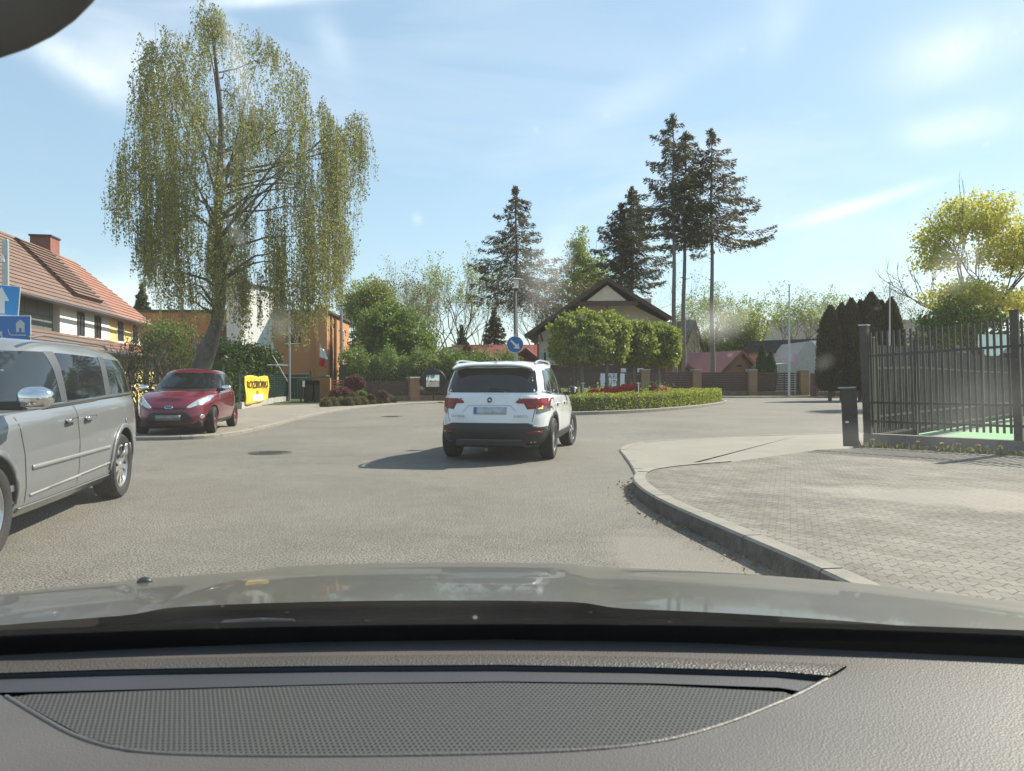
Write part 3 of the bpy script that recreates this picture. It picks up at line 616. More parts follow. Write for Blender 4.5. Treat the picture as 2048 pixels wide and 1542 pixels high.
def text(s, size, m, parent, loc, rot=(PI / 2, 0, 0), ext=0.003, name='lettering', xs=1.0, bold=0.0):
    cu = bpy.data.curves.new(name, 'FONT'); cu.body = s; cu.size = size; cu.extrude = ext; cu.align_x = 'CENTER'; cu.align_y = 'CENTER'; cu.offset = bold
    o = bpy.data.objects.new(name, cu); C.objects.link(o); bpy.context.view_layer.update()
    me = bpy.data.meshes.new_from_object(o.evaluated_get(bpy.context.evaluated_depsgraph_get())); bpy.data.objects.remove(o); me.name = name
    me.materials.clear(); me.materials.append(m); o = bpy.data.objects.new(name, me); C.objects.link(o); o.parent = parent
    o.location = loc; o.rotation_euler = rot; o.scale = (xs, 1, 1); return o
M['ink_blue'] = mat('ink_blue', (0.03, 0.07, 0.2), 0.5, var=0.05)
text('PARK', 0.44, M['ink_blue'], t, (0, -0.026, 1.36)); text('AUTO', 0.40, M['ink_blue'], t, (0, -0.026, 0.98))

# cottages with low maroon roofs
M['roof_maroon'] = brickmat('roof_maroon', (0.20, 0.06, 0.055), (0.18, 0.055, 0.05), (0.08, 0.03, 0.03), 0.25, 0.4, 0.02, 0.5, 'UV', 0.0, 0.6, var=0.1)
M['roof_red'] = brickmat('roof_red', (0.42, 0.09, 0.07), (0.38, 0.08, 0.06), (0.15, 0.03, 0.03), 0.2, 0.5, 0.03, 0.5, 'UV', 0.0, 0.9, var=0.1)
M['wall_tan'] = mat('wall_tan', (0.33, 0.17, 0.08), 0.8, var=0.1, vs=3)
def cottage(name, label, loc, rz, wd, dp, ez, rz2, wm, rm, over=0.5, group=None, cat='house'):
    t = thing(name, label, cat, loc, rz, group); mb = MB(); h = wd / 2
    mb.add([(-h, 0, 0), (h, 0, 0), (h, 0, ez), (0, 0, rz2), (-h, 0, ez), (-h, dp, 0), (h, dp, 0), (h, dp, ez), (0, dp, rz2), (-h, dp, ez)], [(0, 1, 2, 3, 4), (9, 8, 7, 6, 5), (0, 4, 9, 5), (1, 6, 7, 2), (0, 5, 6, 1)])
    mb.build('wall', wm, t); k = (rz2 - ez) / h; A = Vector((0, 0, rz2 + 0.02)); Lf = Vector((-h - over, 0, ez - over * k + 0.02)); Rg = Vector((h + over, 0, ez - over * k + 0.02))
    slab(Lf, A, -0.5, dp + 0.3, 0.1).build('roof', rm, t); slab(A, Rg, -0.5, dp + 0.3, 0.1).build('roof', rm, t)
    for a, b in ((Lf, A), (A, Rg)): board(a + Vector((0, 0, .08)), b + Vector((0, 0, .08)), 0.3, -0.53, 0.05).build('barge_board', M['tile_orange'], t)
    return t
p = W(1478, 758, 66)
t = cottage('cottage', 'low cottage with maroon roof and tan gable right of the pines', (p.x, 66, 0.09), 0.42, 4.6, 8, 1.7, 3.55, M['wall_tan'], M['roof_maroon'], 0.8)
mb = MB(); mb.box((0, -0.04, 2.35), (0.5, 0.05, 0.16)); mb.build('vent', M['frame_dark'], t)
p = W(1352, 758, 64)
cottage('cottage', 'small tan gabled outbuilding behind the rightmost ball tree', (p.x, 64, 0.09), 0.1, 4.4, 6, 1.4, 2.9, M['wall_tan'], M['roof_maroon'], 0.5)
p = W(930, 758, 68)
cottage('cottage', 'red roofed house gable just left of the white car roof', (p.x, 68, 0.09), 0.35, 4.6, 7, 2.0, 4.15, M['wall_tan'], M['roof_maroon'], 0.4)
p = W(1000, 758, 74)
t = cottage('cottage', 'long red ribbed roof between the street lamp and the hedge', (p.x, 74, 0.09), R(90), 5, 7.5, 2.6, 4.4, M['wall_tan'], M['roof_red'], 0.4)
t.location.x += 3.2
p = W(1065, 758, 72)
cottage('cottage', 'red gable end tucked against the left wall of the cream house', (p.x - 0.6, 72, 0.09), -0.1, 4.2, 6, 2.3, 4.0, M['tile_orange'], M['roof_maroon'], 0.3)
p = W(1383, 758, 80)
t = cottage('tower_house', 'narrow house with a steep grey-green roof behind the tall pine trunks', (p.x, 80, 0.09), 0.5, 3.2, 4, 3.8, 7.3, mat('tan_wall', (0.5, 0.42, 0.28), 0.8), mat('roof_greygreen', (0.14, 0.17, 0.14), 0.6), 0.3)
p = W(776, 758, 66)
cottage('cottage', 'dark brown gabled shed half hidden by the round green tree', (p.x, 66, 0.09), 0.5, 4.4, 6, 2.2, 4.2, mat('shed_brown', (0.16, 0.07, 0.04), 0.8), M['roof_maroon'], 0.4)

# long dark hall and the houses in front of it
p0, p1 = W(1455, 758, 92), W(1665, 758, 84)
t = thing('dark_hall', 'long low building with a charcoal roof band behind the white gabled house', 'building', ((p0.x + p1.x) / 2, 88, 0.09), math.atan2(-8, p1.x - p0.x))
ln = (p1 - p0).length
mb = MB(); mb.box((0, 3, 1.6), (ln, 6, 3.2)); mb.build('wall', mat('hall_wall', (0.30, 0.20, 0.13), 0.8), t)
mb = MB(); mb.box((0, 3, 4.4), (ln + 0.6, 6.6, 2.5)); mb.build('roof_band', mat('charcoal_roof', (0.045, 0.047, 0.055), 0.6), t)
p = W(1598, 758, 62)
t = thing('white_house', 'pale house with a raised white gable coping right of the second flagpole', 'house', (p.x + 0.6, 62, 0.09), 0.0)
mb = MB(); mb.prism_f([(-3.1, 0), (4.5, 0), (4.5, 2.6), (2.2, 2.62), (1.5, 3.15), (0.55, 4.25), (0.1, 4.25), (-0.9, 3.0), (-1.1, 2.55), (-3.1, 2.35)], lambda q: (q[0], 0, q[1]), lambda q: (q[0], 6, q[1])); mb.build('wall', mat('pale_wall', (0.42, 0.40, 0.37), 0.85), t)
mb = MB(); mb.prism_f([(0.35, 4.3), (0.85, 4.3), (2.15, 2.75), (1.65, 2.75)], lambda q: (q[0], -0.1, q[1]), lambda q: (q[0], 0.4, q[1])); mb.build('coping', M['frame_white'], t)
mb = MB(); mb.box((3.2, 3, 3.0), (3.4, 5, 0.7)); mb.build('roof', M['roof_maroon'], t)
p = W(1565, 758, 68)
t = thing('orange_house', 'orange-walled low house between the cypress and the pale gabled house', 'house', (p.x, 68, 0.09))
mb = MB(); mb.box((0.2, 2, 1.75), (4.0, 4, 3.5)); mb.build('wall', mat('apricot', (0.52, 0.30, 0.18), 0.8), t)
mb = MB(); mb.box((0.2, 2, 3.56), (4.4, 4.4, 0.14)); mb.build('roof', M['flash'], t)
p = W(1720, 758, 110)
t = cottage('grey_roof_house', 'distant house with a broad weathered grey roof above the dark cypresses', (p.x, 110, 0.09), R(90), 10, 22, 4, 9.6, M['render_cream'], mat('grey_roof', (0.20, 0.18, 0.16), 0.8), 0.5)
t.location.x += 9
# ================================================================ fences with brick pillars
M['pillar'] = brickmat('pillar_brick', (0.34, 0.185, 0.085), (0.30, 0.16, 0.075), (0.3, 0.25, 0.2), 0.25, 0.08, 0.008, 0.8)
M['slat'] = mat('brown_slat', (0.085, 0.042, 0.035), 0.6, var=0.25, vs=5)
M['plinth'] = mat('plinth', (0.20, 0.14, 0.09), 0.85, var=0.2, vs=5)
def slat_fence(label, pts, h, ph, pw, slats=8, gap=0.25, open_bays=(), z0=0.09, plinth=0.30, pcol=None):
    """brick pillars at pts, slatted panels and a low plinth between them"""
    base = Vector((pts[0][0], pts[0][1], z0)); t = thing('slat_fence', label, 'fence', base, 0, 'slatted fences round the gardens'); P = [Vector((p[0], p[1], z0)) - base for p in pts]
    for p in P:
        d = (P[-1] - P[0]); mb = MB(); mb.box(p + Vector((0, 0, ph / 2)), (pw, pw, ph), math.atan2(d.y, d.x)); q = mb.build('pillar', pcol or M['pillar'], t)
        mb = MB(); mb.box(p + Vector((0, 0, ph + 0.04)), (pw + 0.1, pw + 0.1, 0.08), math.atan2(d.y, d.x), taper=0.9); mb.build('cap', M['concrete'], q)
    for i in range(len(P) - 1):
        a, b = P[i], P[i + 1]; d = (b - a); L_ = d.length - pw; rz = math.atan2(d.y, d.x); c = (a + b) / 2
        mb = MB(); mb.box(c + Vector((0, 0, plinth / 2)), (L_, 0.2, plinth), rz); mb.build('plinth', M['plinth'], t)
        mb = MB(); hh = (h - plinth - 0.06) / slats; g = 0.30 if i in open_bays else 0.1
        for k in range(slats): mb.box(c + Vector((0, 0, plinth + 0.05 + hh * (k + 0.5))), (L_ - 0.02, 0.025, hh * (1 - g)), rz)
        u = d.normalized()
        for s in (-0.5, -0.17, 0.17, 0.5): mb.box(c + u * (L_ - 0.12) * s + Vector((u.y, -u.x, 0)) * -0.035 + Vector((0, 0, h / 2)), (0.06, 0.04, h - 0.02), rz)
        mb.build('slat_panel', M['slat'], t)
    return t
slat_fence('long slatted fence on brick pillars under the shaggy hedge, left of the white car', [G(706, 41.8)[:2], G(826, 43)[:2], G(925, 44.5)[:2], G(1030, 47)[:2]], 1.10, 1.26, 0.55, 8)
slat_fence('slatted fence on tan brick pillars running right from the cream house', [G(1085, 54.8)[:2], G(1289, 56)[:2], G(1392, 56.5)[:2], G(1503, 57)[:2], G(1606, 57.5)[:2]], 1.72, 1.85, 0.62, 8, open_bays=(3,))
slat_fence('lower reddish slatted fence with open gaps beside the dark cypresses', [G(1628, 55)[:2], G(1664, 54)[:2], G(1745, 52.5)[:2]], 1.45, 1.62, 0.4, 8, open_bays=(0, 1), pcol=mat('red_pillar', (0.16, 0.07, 0.05), 0.8))
# dark board wall behind the playground
t = thing('board_wall', 'long dark brown board wall beyond the green play surface', 'wall', G(1755, 46, 0.0), -0.04)
mb = MB()
for i in range(110): mb.box((0.15 + i * 0.2, 0, 1.42), (0.19, 0.05, 2.84 + (0.0 if i % 3 else 0.01)))
for z in (0.5, 2.4): mb.box((11, 0.06, z), (22, 0.06, 0.1))
mb.build('boards', mat('board_dark', (0.05, 0.032, 0.026), 0.75, var=0.35, vs=2, stretch=(3, 3, 0.3)), t)
mb = MB(); mb.box((2.4, -0.2, 2.95), (3.9, 0.5, 0.12)); mb.build('coping', M['concrete'], t)
M['pink_pave'] = mat('pink_paving', (0.33, 0.25, 0.22), 0.85, var=0.12, vs=2)

# ---------------- plinth, mesh fence and banner at the left
a, b = G(478, 31.5), G(574, 43.5); base = Vector((a.x, a.y, 0.075)); d = b - a; rz = math.atan2(d.y, d.x)
t = thing('mesh_fence', 'green wire mesh fence on a pale concrete plinth beside the yellow banner', 'fence', base, rz)
Ln = d.length
mb = MB()
for i in range(int(Ln / 1.9) + 1):
    x0 = i * 1.9; x1 = min(x0 + 1.88, Ln)
    if x1 - x0 > .1: mb.box(((x0 + x1) / 2, 0, 0.13), (x1 - x0, 0.22, 0.27))
mb.build('plinth', M['concrete'], t)
M['green_paint'] = mat('green_paint', (0.025, 0.06, 0.045), 0.5)
for i in range(7): mb = MB(); mb.tube([(i * Ln / 6, 0, 0.25), (i * Ln / 6, 0, 1.5)], 0.035, 8); mb.build('post', M['green_paint'], t)
S0 = []
for i in range(int(Ln / 0.1)): S0.append((np.array((i * 0.1, 0, 0.28)), np.array((i * 0.1, 0, 1.42)), 0.005, 0.005))
for z in np.arange(0.3, 1.45, 0.1): S0.append((np.array((0, 0, z)), np.array((Ln, 0, z)), 0.006, 0.006))
seg_obj('mesh_panel', S0, M['green_paint'], t, 4)
# green opaque screen behind the fence
t = thing('green_gate', 'dark green metal gate panel between the banner and the bin shelter', 'gate', G(560, 43.0, 0.08), 0.03)
mb = MB()
for i in range(12): mb.box((-0.3 + i * 0.16, 0.3, 0.8), (0.14, 0.03, 1.35))
mb.build('board_panel', M['green_paint'], t)
for z in (1.52, 1.3): mb = MB(); mb.box((0.55, 0.26, z), (2.0, 0.03, 0.03)); mb.build('rail', M['galv'], t)
for x in (-0.45, 1.65): mb = MB(); mb.box((x, 0.3, 0.85), (0.1, 0.1, 1.7)); mb.build('post', M['green_paint'], t)

t = thing('banner', 'yellow cloth banner with black lettering tied to the mesh fence beside the red car', 'banner', G(482, 32.0, 0.20), rz)
mb = MB(); nx, nz_ = 22, 14; Wd = 5.2
def bz(u, v): return 1.18 * v + (0.018 * math.sin(u * 9) + 0.03 * abs(math.sin(u * 6.2)) + 0.03) * v + (0.12 * max(0, u - .1)) * (1 - v)
def bn(u, v): return 0.16 + 0.02 * math.sin(u * 13 + v * 3) + 0.03 * math.sin(v * 6 + u * 4)
vs = [(Wd * i / nx, -bn(i / nx, j / nz_), bz(i / nx, j / nz_)) for j in range(nz_ + 1) for i in range(nx + 1)]
mb.add(vs, [(j * (nx + 1) + i, j * (nx + 1) + i + 1, (j + 1) * (nx + 1) + i + 1, (j + 1) * (nx + 1) + i) for j in range(nz_) for i in range(nx)])
o = mb.build('cloth', mat('banner_yellow', (0.78, 0.50, 0.03), 0.7, var=0.05, vs=4), t, 60)
s = o.modifiers.new('s', 'SOLIDIFY'); s.thickness = 0.01
def on_banner(o):
    mw = Matrix.LocRotScale(o.location, o.rotation_euler, o.scale)
    for v in o.data.vertices:
        q = mw @ v.co; u = q.x / Wd; vv = q.z / 1.18; v.co = Vector((q.x, -bn(u, vv) - 0.018 - (0.004 if v.co.z > 0 else 0), q.z))
    o.location = (0, 0, 0); o.rotation_euler = (0, 0, 0); o.scale = (1, 1, 1)
M['ink'] = mat('ink_black', (0.03, 0.025, 0.015), 0.6, var=0.05)
on_banner(text('ROZBIÓRKI', 0.44, M['ink'], t, (2.6, 0, 0.84), xs=1.9, bold=0.006))
on_banner(text('SIĘ', 0.2, M['ink'], t, (2.6, 0, 0.50), xs=2.2))
mb = MB(); vs = []
for j in range(4):
    for i in range(9): x = 1.5 + 2.5 * i / 8; z = 0.13 + 0.28 * j / 3; vs.append((x, -bn(x / Wd, z / 1.18) - 0.02, z))
mb.add(vs, [(j * 9 + i, j * 9 + i + 1, (j + 1) * 9 + i + 1, (j + 1) * 9 + i) for j in range(3) for i in range(8)]); mb.build('white_patch', mat('patch', (0.75, 0.66, 0.66), 0.7, var=0.1, vs=6), t)

# bin shelter with green roof
c = G(626, 40, 0.08)
t = thing('bin_shelter', 'small dark bin shelter with a sloping green roof before the orange building', 'shelter', c, 0.1)
mb = MB(); mb.add([(-0.65, -0.5, 1.16), (0.75, -0.5, 1.36), (0.75, 0.9, 1.36), (-0.65, 0.9, 1.16), (-0.65, -0.5, 1.22), (0.75, -0.5, 1.42), (0.75, 0.9, 1.42), (-0.65, 0.9, 1.22)], [(0, 3, 2, 1), (4, 5, 6, 7), (0, 1, 5, 4), (1, 2, 6, 5), (2, 3, 7, 6), (3, 0, 4, 7)]); mb.build('roof', mat('green_roof', (0.05, 0.16, 0.08), 0.5), t)
for x, z in ((-0.55, 1.17), (0.62, 1.33)):
    for y in (-0.4, 0.8): mb = MB(); mb.box((x, y, z / 2), (0.08, 0.08, z)); mb.build('post', M['wood_dark'], t)
mb = MB(); mb.box((0, 0.85, 0.6), (1.1, 0.04, 1.1)); mb.box((0.62, 0.2, 0.6), (0.04, 1.1, 1.1)); mb.build('side_panel', M['wood_dark'], t)
mb = MB(); mb.box((-0.4, -0.45, 0.98), (0.12, 0.02, 0.32)); mb.build('notice', M['frame_white'], t)
for i, (x, col) in enumerate(((-0.22, (0.02, 0.03, 0.02)), (0.3, (0.05, 0.05, 0.05)))):
    q = thing('wheelie_bin', ('dark green wheelie bin at the left in the green roofed shelter', 'dark grey wheelie bin at the right in the green roofed shelter')[i], 'bin', (c.x + x, c.y + 0.15, c.z), 0.1)
    mb = MB(); mb.box((0, 0, 0.5), (0.4, 0.45, 0.85), taper=1.15); mb.build('body', mat('bin%d' % i, col, 0.5), q, bevel=0.02)
    mb = MB(); mb.box((0, 0, 0.97), (0.5, 0.56, 0.07), taper=0.85); mb.build('lid', mat('binlid%d' % i, col, 0.5), q, bevel=0.015)
    for s in (-1, 1): mb = MB(); mb.cyl((s * 0.2, 0.22, 0.08), (s * 0.25, 0.22, 0.08), 0.08); mb.build('wheel', M['rubber'], q)
c = G(651, 39.6, 0.08)
t = thing('brown_gatepost', 'stout brown rendered gatepost at the corner of the red-leaved shrubs', 'gatepost', c, 0.1)
mb = MB(); mb.box((0, 0, 0.64), (0.52, 0.5, 1.28)); mb.build('post', mat('post_brown', (0.22, 0.11, 0.045), 0.8), t, bevel=0.01)
t = thing('ladder_gate', 'short rack of tan horizontal bars between the gatepost and the purple ball shrub', 'gate', G(674, 40.2, 0.08), 0.0)
for i in range(7): mb = MB(); mb.box((0, 0, 0.25 + i * 0.15), (0.55, 0.05, 0.05)); mb.build('bar', mat('bar_tan', (0.5, 0.24, 0.10), 0.7) if 'bt' not in M else M['bt'], t)
for x in (-0.3, 0.3): mb = MB(); mb.box((x, 0, 0.62), (0.06, 0.07, 1.24)); mb.build('upright', M['wood_dark'], t)

# traffic mirror on the fence
p = W(866, 762, 42.3)
t = thing('traffic_mirror', 'dark hooded traffic mirror on a post before the slatted fence', 'traffic mirror', (p.x, p.y, 0.09), 0.0)
mb = MB(); mb.tube([(0, 0.12, 0), (0, 0.12, 1.2)], 0.04, 8); mb.build('post', M['black'], t)
mb = MB(); mb.ball((0, 0.03, 1.12), (0.72, 0.12, 0.66), 28, 12); mb.build('hood', M['black'], t, 60)
def mpoly(q): return (q[0], -0.10 - 0.04 * (1 - (q[0] ** 2 + q[1] ** 2) / 0.3), 1.12 + q[1])
mb = MB(); n_ = 8
g = [(-0.36, -0.3), (0.44, -0.3), (0.44, 0.34), (-0.36, 0.34)]
vs = [mpoly((-0.36 + 0.72 * i / n_, -0.34 + 0.66 * j / n_)) for j in range(n_ + 1) for i in range(n_ + 1)]
mb.add(vs, [(j * (n_ + 1) + i, j * (n_ + 1) + i + 1, (j + 1) * (n_ + 1) + i + 1, (j + 1) * (n_ + 1) + i) for j in range(n_) for i in range(n_)]); mb.build('mirror', mat('mirror_face', (0.62, 0.68, 0.7), 0.08, 1.0, var=0.1), t, 60)

# ---------------- round blue keep-right sign on the island
p = W(1030, 689, 31.5)
SR = 17 / F * 31.5
t = thing('round_sign', 'round blue keep-right sign with a white slanting arrow above the white car', 'road sign', (p.x, p.y, 0.12))
mb = MB(); mb.tube([(0, 0.05, 0), (0, 0.05, p.z + 0.32)], 0.035, 10); mb.build('post', M['galv'], t)
mb = MB(); mb.cyl((0, 0.0, p.z - .12), (0, 0.014, p.z - .12), SR, 36); q = mb.build('disc', mat('sign_white', (0.75, 0.75, 0.75), 0.35, var=0.03), t)
mb = MB(); mb.cyl((0, -0.004, p.z - .12), (0, 0.006, p.z - .12), SR * 0.94, 36); mb.build('blue_field', mat('sign_blue', (0.01, 0.13, 0.42), 0.35, var=0.05), q); M['sign_blue'] = bpy.data.materials['sign_blue']; M['sign_white'] = bpy.data.materials['sign_white']
arr = [(-0.06, 0.72), (0.06, 0.72), (0.095, -0.18), (0.28, -0.18), (0.0, -0.74), (-0.28, -0.18), (-0.095, -0.18)]
arr = [(x * 1.5, y) for x, y in arr]; A_ = R(45); ca, sa = math.cos(A_), math.sin(A_)
mb = MB(); mb.prism_f([(x * ca - y * sa, x * sa + y * ca) for x, y in arr], lambda v: (v[0] * SR, -0.009, p.z - .12 + v[1] * SR), lambda v: (v[0] * SR, -0.003, p.z - .12 + v[1] * SR)); mb.build('arrow', M['sign_white'], q)

# ---------------- street lamp (urban mushroom lantern)
def park_lamp(label, loc, h, grp=None):
    t = thing('street_lamp', label, 'street lamp', loc, 0, grp)
    mb = MB(); mb.tube([(0, 0, 0), (0, 0, 1.0), (0, 0, 1.02), (0, 0, h - 0.75)], [0.10, 0.10, 0.07, 0.05], 12); mb.build('pole', M['post_grey'], t, 40)
    mb = MB(); mb.lathe([(0.0, h - 0.76), (0.11, h - 0.76), (0.13, h - 0.6), (0.0, h - 0.58)]); mb.build('socket', M['black'], t, 40)
    mb = MB(); mb.lathe([(0.11, h - 0.6), (0.17, h - 0.12), (0.0, h - 0.12)]); mb.build('lantern', mat('lantern_glass', (0.75, 0.78, 0.8), 0.2, 0, spec=0.8), t, 40)
    mb = MB(); mb.lathe([(0.0, h), (0.2, h - 0.03), (0.42, h - 0.10), (0.42, h - 0.13), (0.0, h - 0.12)], n=28); mb.build('cap', M['post_grey'], t, 40)
    return t
p = W(1032, 556, 44.5); park_lamp('tall park lamp with a flat mushroom cap rising behind the round blue sign', (p.x, p.y, 0.09), p.z - 0.09, 'park lamps')
p = W(1878, 640, 50); park_lamp('park lamp seen through the iron fence below the yellow-leaved tree', (p.x, p.y, 0.0), p.z, 'park lamps')
# pale poles
M['pole_pale'] = mat('pole_pale', (0.5, 0.52, 0.53), 0.5)
for px, top, D, r, lab in ((1578, 572, 54, 0.085, 'white flagpole standing before the orange-walled house'), (1779, 568, 40, 0.055, 'white flagpole rising before the dark cypresses')):
    p = W(px, top, D); t = thing('flagpole', lab, 'flagpole', (p.x, p.y, 0.05), 0, 'white flagpoles')
    mb = MB(); mb.tube([(0, 0, 0), (0, 0, 1), (0, 0, p.z - .05)], [r, r * 0.9, r * 0.6], 12); mb.build('pole', M['pole_pale'], t, 40)
    mb = MB(); mb.box((0, 0, p.z + 0.02), (0.16, 0.1, 0.08)); mb.build('finial', M['white_metal'], t)
    mb = MB(); mb.cyl((0, 0, 0), (0, 0, 0.08), r * 2.2); mb.build('base', M['concrete'], t)
p = W(1590, 758, 56.2)
t = thing('pink_post', 'thin post with a faded pink notice on the pavement before the fence', 'post', (p.x, p.y, 0.09))
mb = MB(); mb.tube([(0, 0, -0.1), (0, 0, 3.0)], 0.04, 8); mb.build('pole', M['post_grey'], t)
mb = MB(); mb.box((0, -0.06, 2.6), (0.26, 0.04, 0.8)); mb.build('notice', mat('faded_pink', (0.5, 0.3, 0.42), 0.7), t)

# ---------------- blue road signs at the left edge
D = 13.6
p = W(8, 478, D)
t = thing('sign_post', 'weathered grey post rising above the blue signs at the left edge', 'post', (p.x, D + 0.06, 0.08))
mb = MB(); mb.box((0, 0, (p.z - .08) / 2), (0.11, 0.05, p.z - .08)); mb.build('post', M['galv'], t, bevel=0.01)
mb = MB(); mb.box((-0.02, -0.04, p.z - 0.42), (0.07, 0.05, 0.12), taper=0.6); mb.build('bracket', M['frame_white'], t)
c = W(2, 600, D)
t = thing('arrow_sign', 'square blue sign with a white upward arrow, leaning slightly', 'road sign', (c.x, c.y, c.z), 0.25)
mb = MB(); mb.box((0, 0, 0), (0.60, 0.012, 0.54), ry=R(4)); q = mb.build('panel', M['sign_white'], t, bevel=0.004)
mb = MB(); mb.box((0, -0.008, 0), (0.57, 0.006, 0.51), ry=R(4)); mb.build('blue_field', mat('sign_sky_blue', (0.01, 0.26, 0.62), 0.35, var=0.03), q)
mb = MB(); mb.prism_f([(x * 0.27 + 0.02, y * 0.33) for x, y in ((-0.18, -0.72), (0.18, -0.72), (0.18, -0.05), (0.45, -0.05), (0, 0.72), (-0.45, -0.05), (-0.18, -0.05))], lambda v: (v[0], -0.014, v[1]), lambda v: (v[0], -0.010, v[1])); mb.build('arrow', M['sign_white'], q)
c = W(2, 656, D - 0.15)
t = thing('zone_sign', 'wide blue residential zone sign with car and house pictures above the van roof', 'road sign', (c.x, c.y, c.z), 0.1)
mb = MB(); mb.box((0, 0, 0), (1.0, 0.012, 0.44)); q = mb.build('panel', M['sign_white'], t, bevel=0.004)
mb = MB(); mb.box((0, -0.008, 0), (0.975, 0.006, 0.415)); mb.build('blue_field', M['sign_blue'], q)
M['sign_grey'] = mat('sign_grey', (0.45, 0.47, 0.47), 0.5)
def pict(polys):
    mb = MB()
    for P in polys: mb.prism_f(P, lambda v: (v[0], -0.014, v[1]), lambda v: (v[0], -0.010, v[1]))
    return mb
pict([[(0.26, -0.07), (0.31, -0.07), (0.31, 0.0), (0.35, 0.0), (0.35, -0.07), (0.40, -0.07), (0.40, 0.09), (0.33, 0.15), (0.26, 0.09)]]).build('house_picture', M['sign_grey'], q)
pict([[(0.12, -0.02), (0.14, -0.10), (0.17, -0.13), (0.42, -0.13), (0.42, -0.115), (0.18, -0.115), (0.15, -0.09), (0.135, -0.02)]]).build('line_picture', M['sign_grey'], q)
pict([[(-0.2, 0.03), (-0.06, 0.03), (-0.06, 0.08), (-0.10, 0.08), (-0.12, 0.13), (-0.24, 0.13), (-0.24, 0.10), (-0.2, 0.08)], [(-0.19, -0.0), (-0.15, -0.0), (-0.15, 0.03), (-0.19, 0.03)], [(-0.11, -0.0), (-0.07, -0.0), (-0.07, 0.03), (-0.11, 0.03)]]).build('car_picture', M['sign_grey'], q)
pict([[(-0.03, -0.19), (0.0, -0.12), (0.03, -0.19), (0.05, -0.19), (0.02, -0.08), (0.04, -0.10), (0.03, -0.06), (-0.03, -0.06), (-0.05, -0.12), (-0.03, -0.12), (-0.05, -0.19)]]).build('walker_picture', M['sign_grey'], q)
for z, xo in ((c.z + 0.1, 0), (c.z - 0.1, 0)): pass

# bollard-like square post at the pavement corner
p = G(1700, 13.35, 0.14)
t = thing('square_post', 'stocky dark rusted square post at the pavement corner, left of the iron fence', 'post', p, R(-30))
M['rust_dark'] = mat('rust_dark', (0.026, 0.021, 0.019), 0.7, var=0.4, vs=6, bump=0.5, bs=25)
mb = MB(); mb.box((0, 0, 0.5), (0.235, 0.21, 1.0), ry=R(-2.5)); mb.build('shaft', M['rust_dark'], t, bevel=0.008)
mb = MB(); mb.box((-0.045, 0, 1.01), (0.27, 0.24, 0.025), ry=R(-2.5)); mb.build('cap', mat('cap_grey', (0.3, 0.3, 0.3), 0.5), t, bevel=0.004)
mb = MB(); mb.box((-0.03, -0.125, 0.42), (0.05, 0.01, 0.03)); mb.build('tag', M['frame_white'], t)

# ---------------- iron fence, two runs meeting at the corner
M['iron_brown'] = mat('iron_brown', (0.05, 0.04, 0.035), 0.6, 0.2, var=0.3, vs=8)
def iron_fence(label, pts, htop, z0=0.14, plinth=0.2, lean=0.0, npick=None, side=1, pitch=0.092, name='iron_fence'):
    base = Vector((pts[0][0], pts[0][1], z0)); t = thing(name, label, 'fence', base, 0, 'iron picket fences of the playground')
    P = [Vector((p[0], p[1], z0)) - base for p in pts]; sh = lambda z: Vector((-lean * z, 0, 0))
    for i, p in enumerate(P):
        h = htop[i]; d = P[1] - P[0]; rz = math.atan2(d.y, d.x); wdt = 0.125 if (i == 0 and side > 0) else 0.11
        mb = MB(); mb.tube([p, p + sh(h) + Vector((0, 0, h))], wdt * 0.72, 4); o = mb.build('post', M['iron_brown'], t)
        mb = MB(); mb.box(p + sh(h) + Vector((0, 0, h + 0.012)), (wdt * 1.25, wdt * 1.25, 0.02), rz + PI / 4 * 0); mb.build('cap', M['galv'] if i == 0 else M['iron_brown'], o)
    for i in range(len(P) - 1):
        a, b = P[i], P[i + 1]; d = b - a; L_ = d.length; u = d.normalized(); rz = math.atan2(d.y, d.x); c = (a + b) / 2
        mb = MB(); mb.box(c + Vector((0, 0, plinth / 2 - 0.03)) + Vector((u.y, -u.x, 0)) * 0.0, (L_ + 0.15, 0.16, plinth + 0.06), rz); mb.build('plinth', M['concrete_dark'], t, bevel=0.012)
        mb = MB(); h0, h1 = htop[i] - 0.12, htop[i + 1] - 0.12; n = int(L_ / pitch)
        for k in range(1, n):
            s = k / n; q = a + d * s; hh = h0 + (h1 - h0) * s; mb.box(q + sh((plinth + hh) / 2 + .1) + Vector((0, 0, (plinth + 0.1 + hh) / 2)), (0.034, 0.034, hh - plinth - 0.1), rz, ry=-lean * 0.8)
        for zz in (plinth + 0.22, plinth + 0.55, -0.42):
            za = zz if zz > 0 else h0 + zz; zb = zz if zz > 0 else h1 + zz
            pa, pb = a + sh(za) + Vector((0, 0, za)), b + sh(zb) + Vector((0, 0, zb)); cc = (pa + pb) / 2; v = pb - pa
            mb.box(cc, (v.length - 0.1, 0.04, 0.04), rz, ry=-math.atan2(v.z, math.hypot(v.x, v.y)))
        mb.build('picket_panel', M['iron_brown'], t)
    return t
M['concrete_dark'] = mat('concrete_dark', (0.17, 0.155, 0.14), 0.9, var=0.25, vs=5, bump=0.5, bs=40)
A = (6.32, 13.62); Bp = (7.95, 12.05)
iron_fence('tall brown iron picket fence on a concrete kerb along the pavement at the right edge', [A, Bp, (9.9, 10.1), (12.2, 7.9)], [2.1, 2.22, 2.3, 2.3], lean=0.045)
iron_fence('farther iron picket fence running away from the corner along the green play surface', [(6.45, 13.75), (8.25, 15.75), (12.1, 19.8), (16.2, 24.1)], [2.0, 2.05, 2.0, 2.0], z0=0.03, plinth=0.04, side=-1, lean=0.02, pitch=0.105)
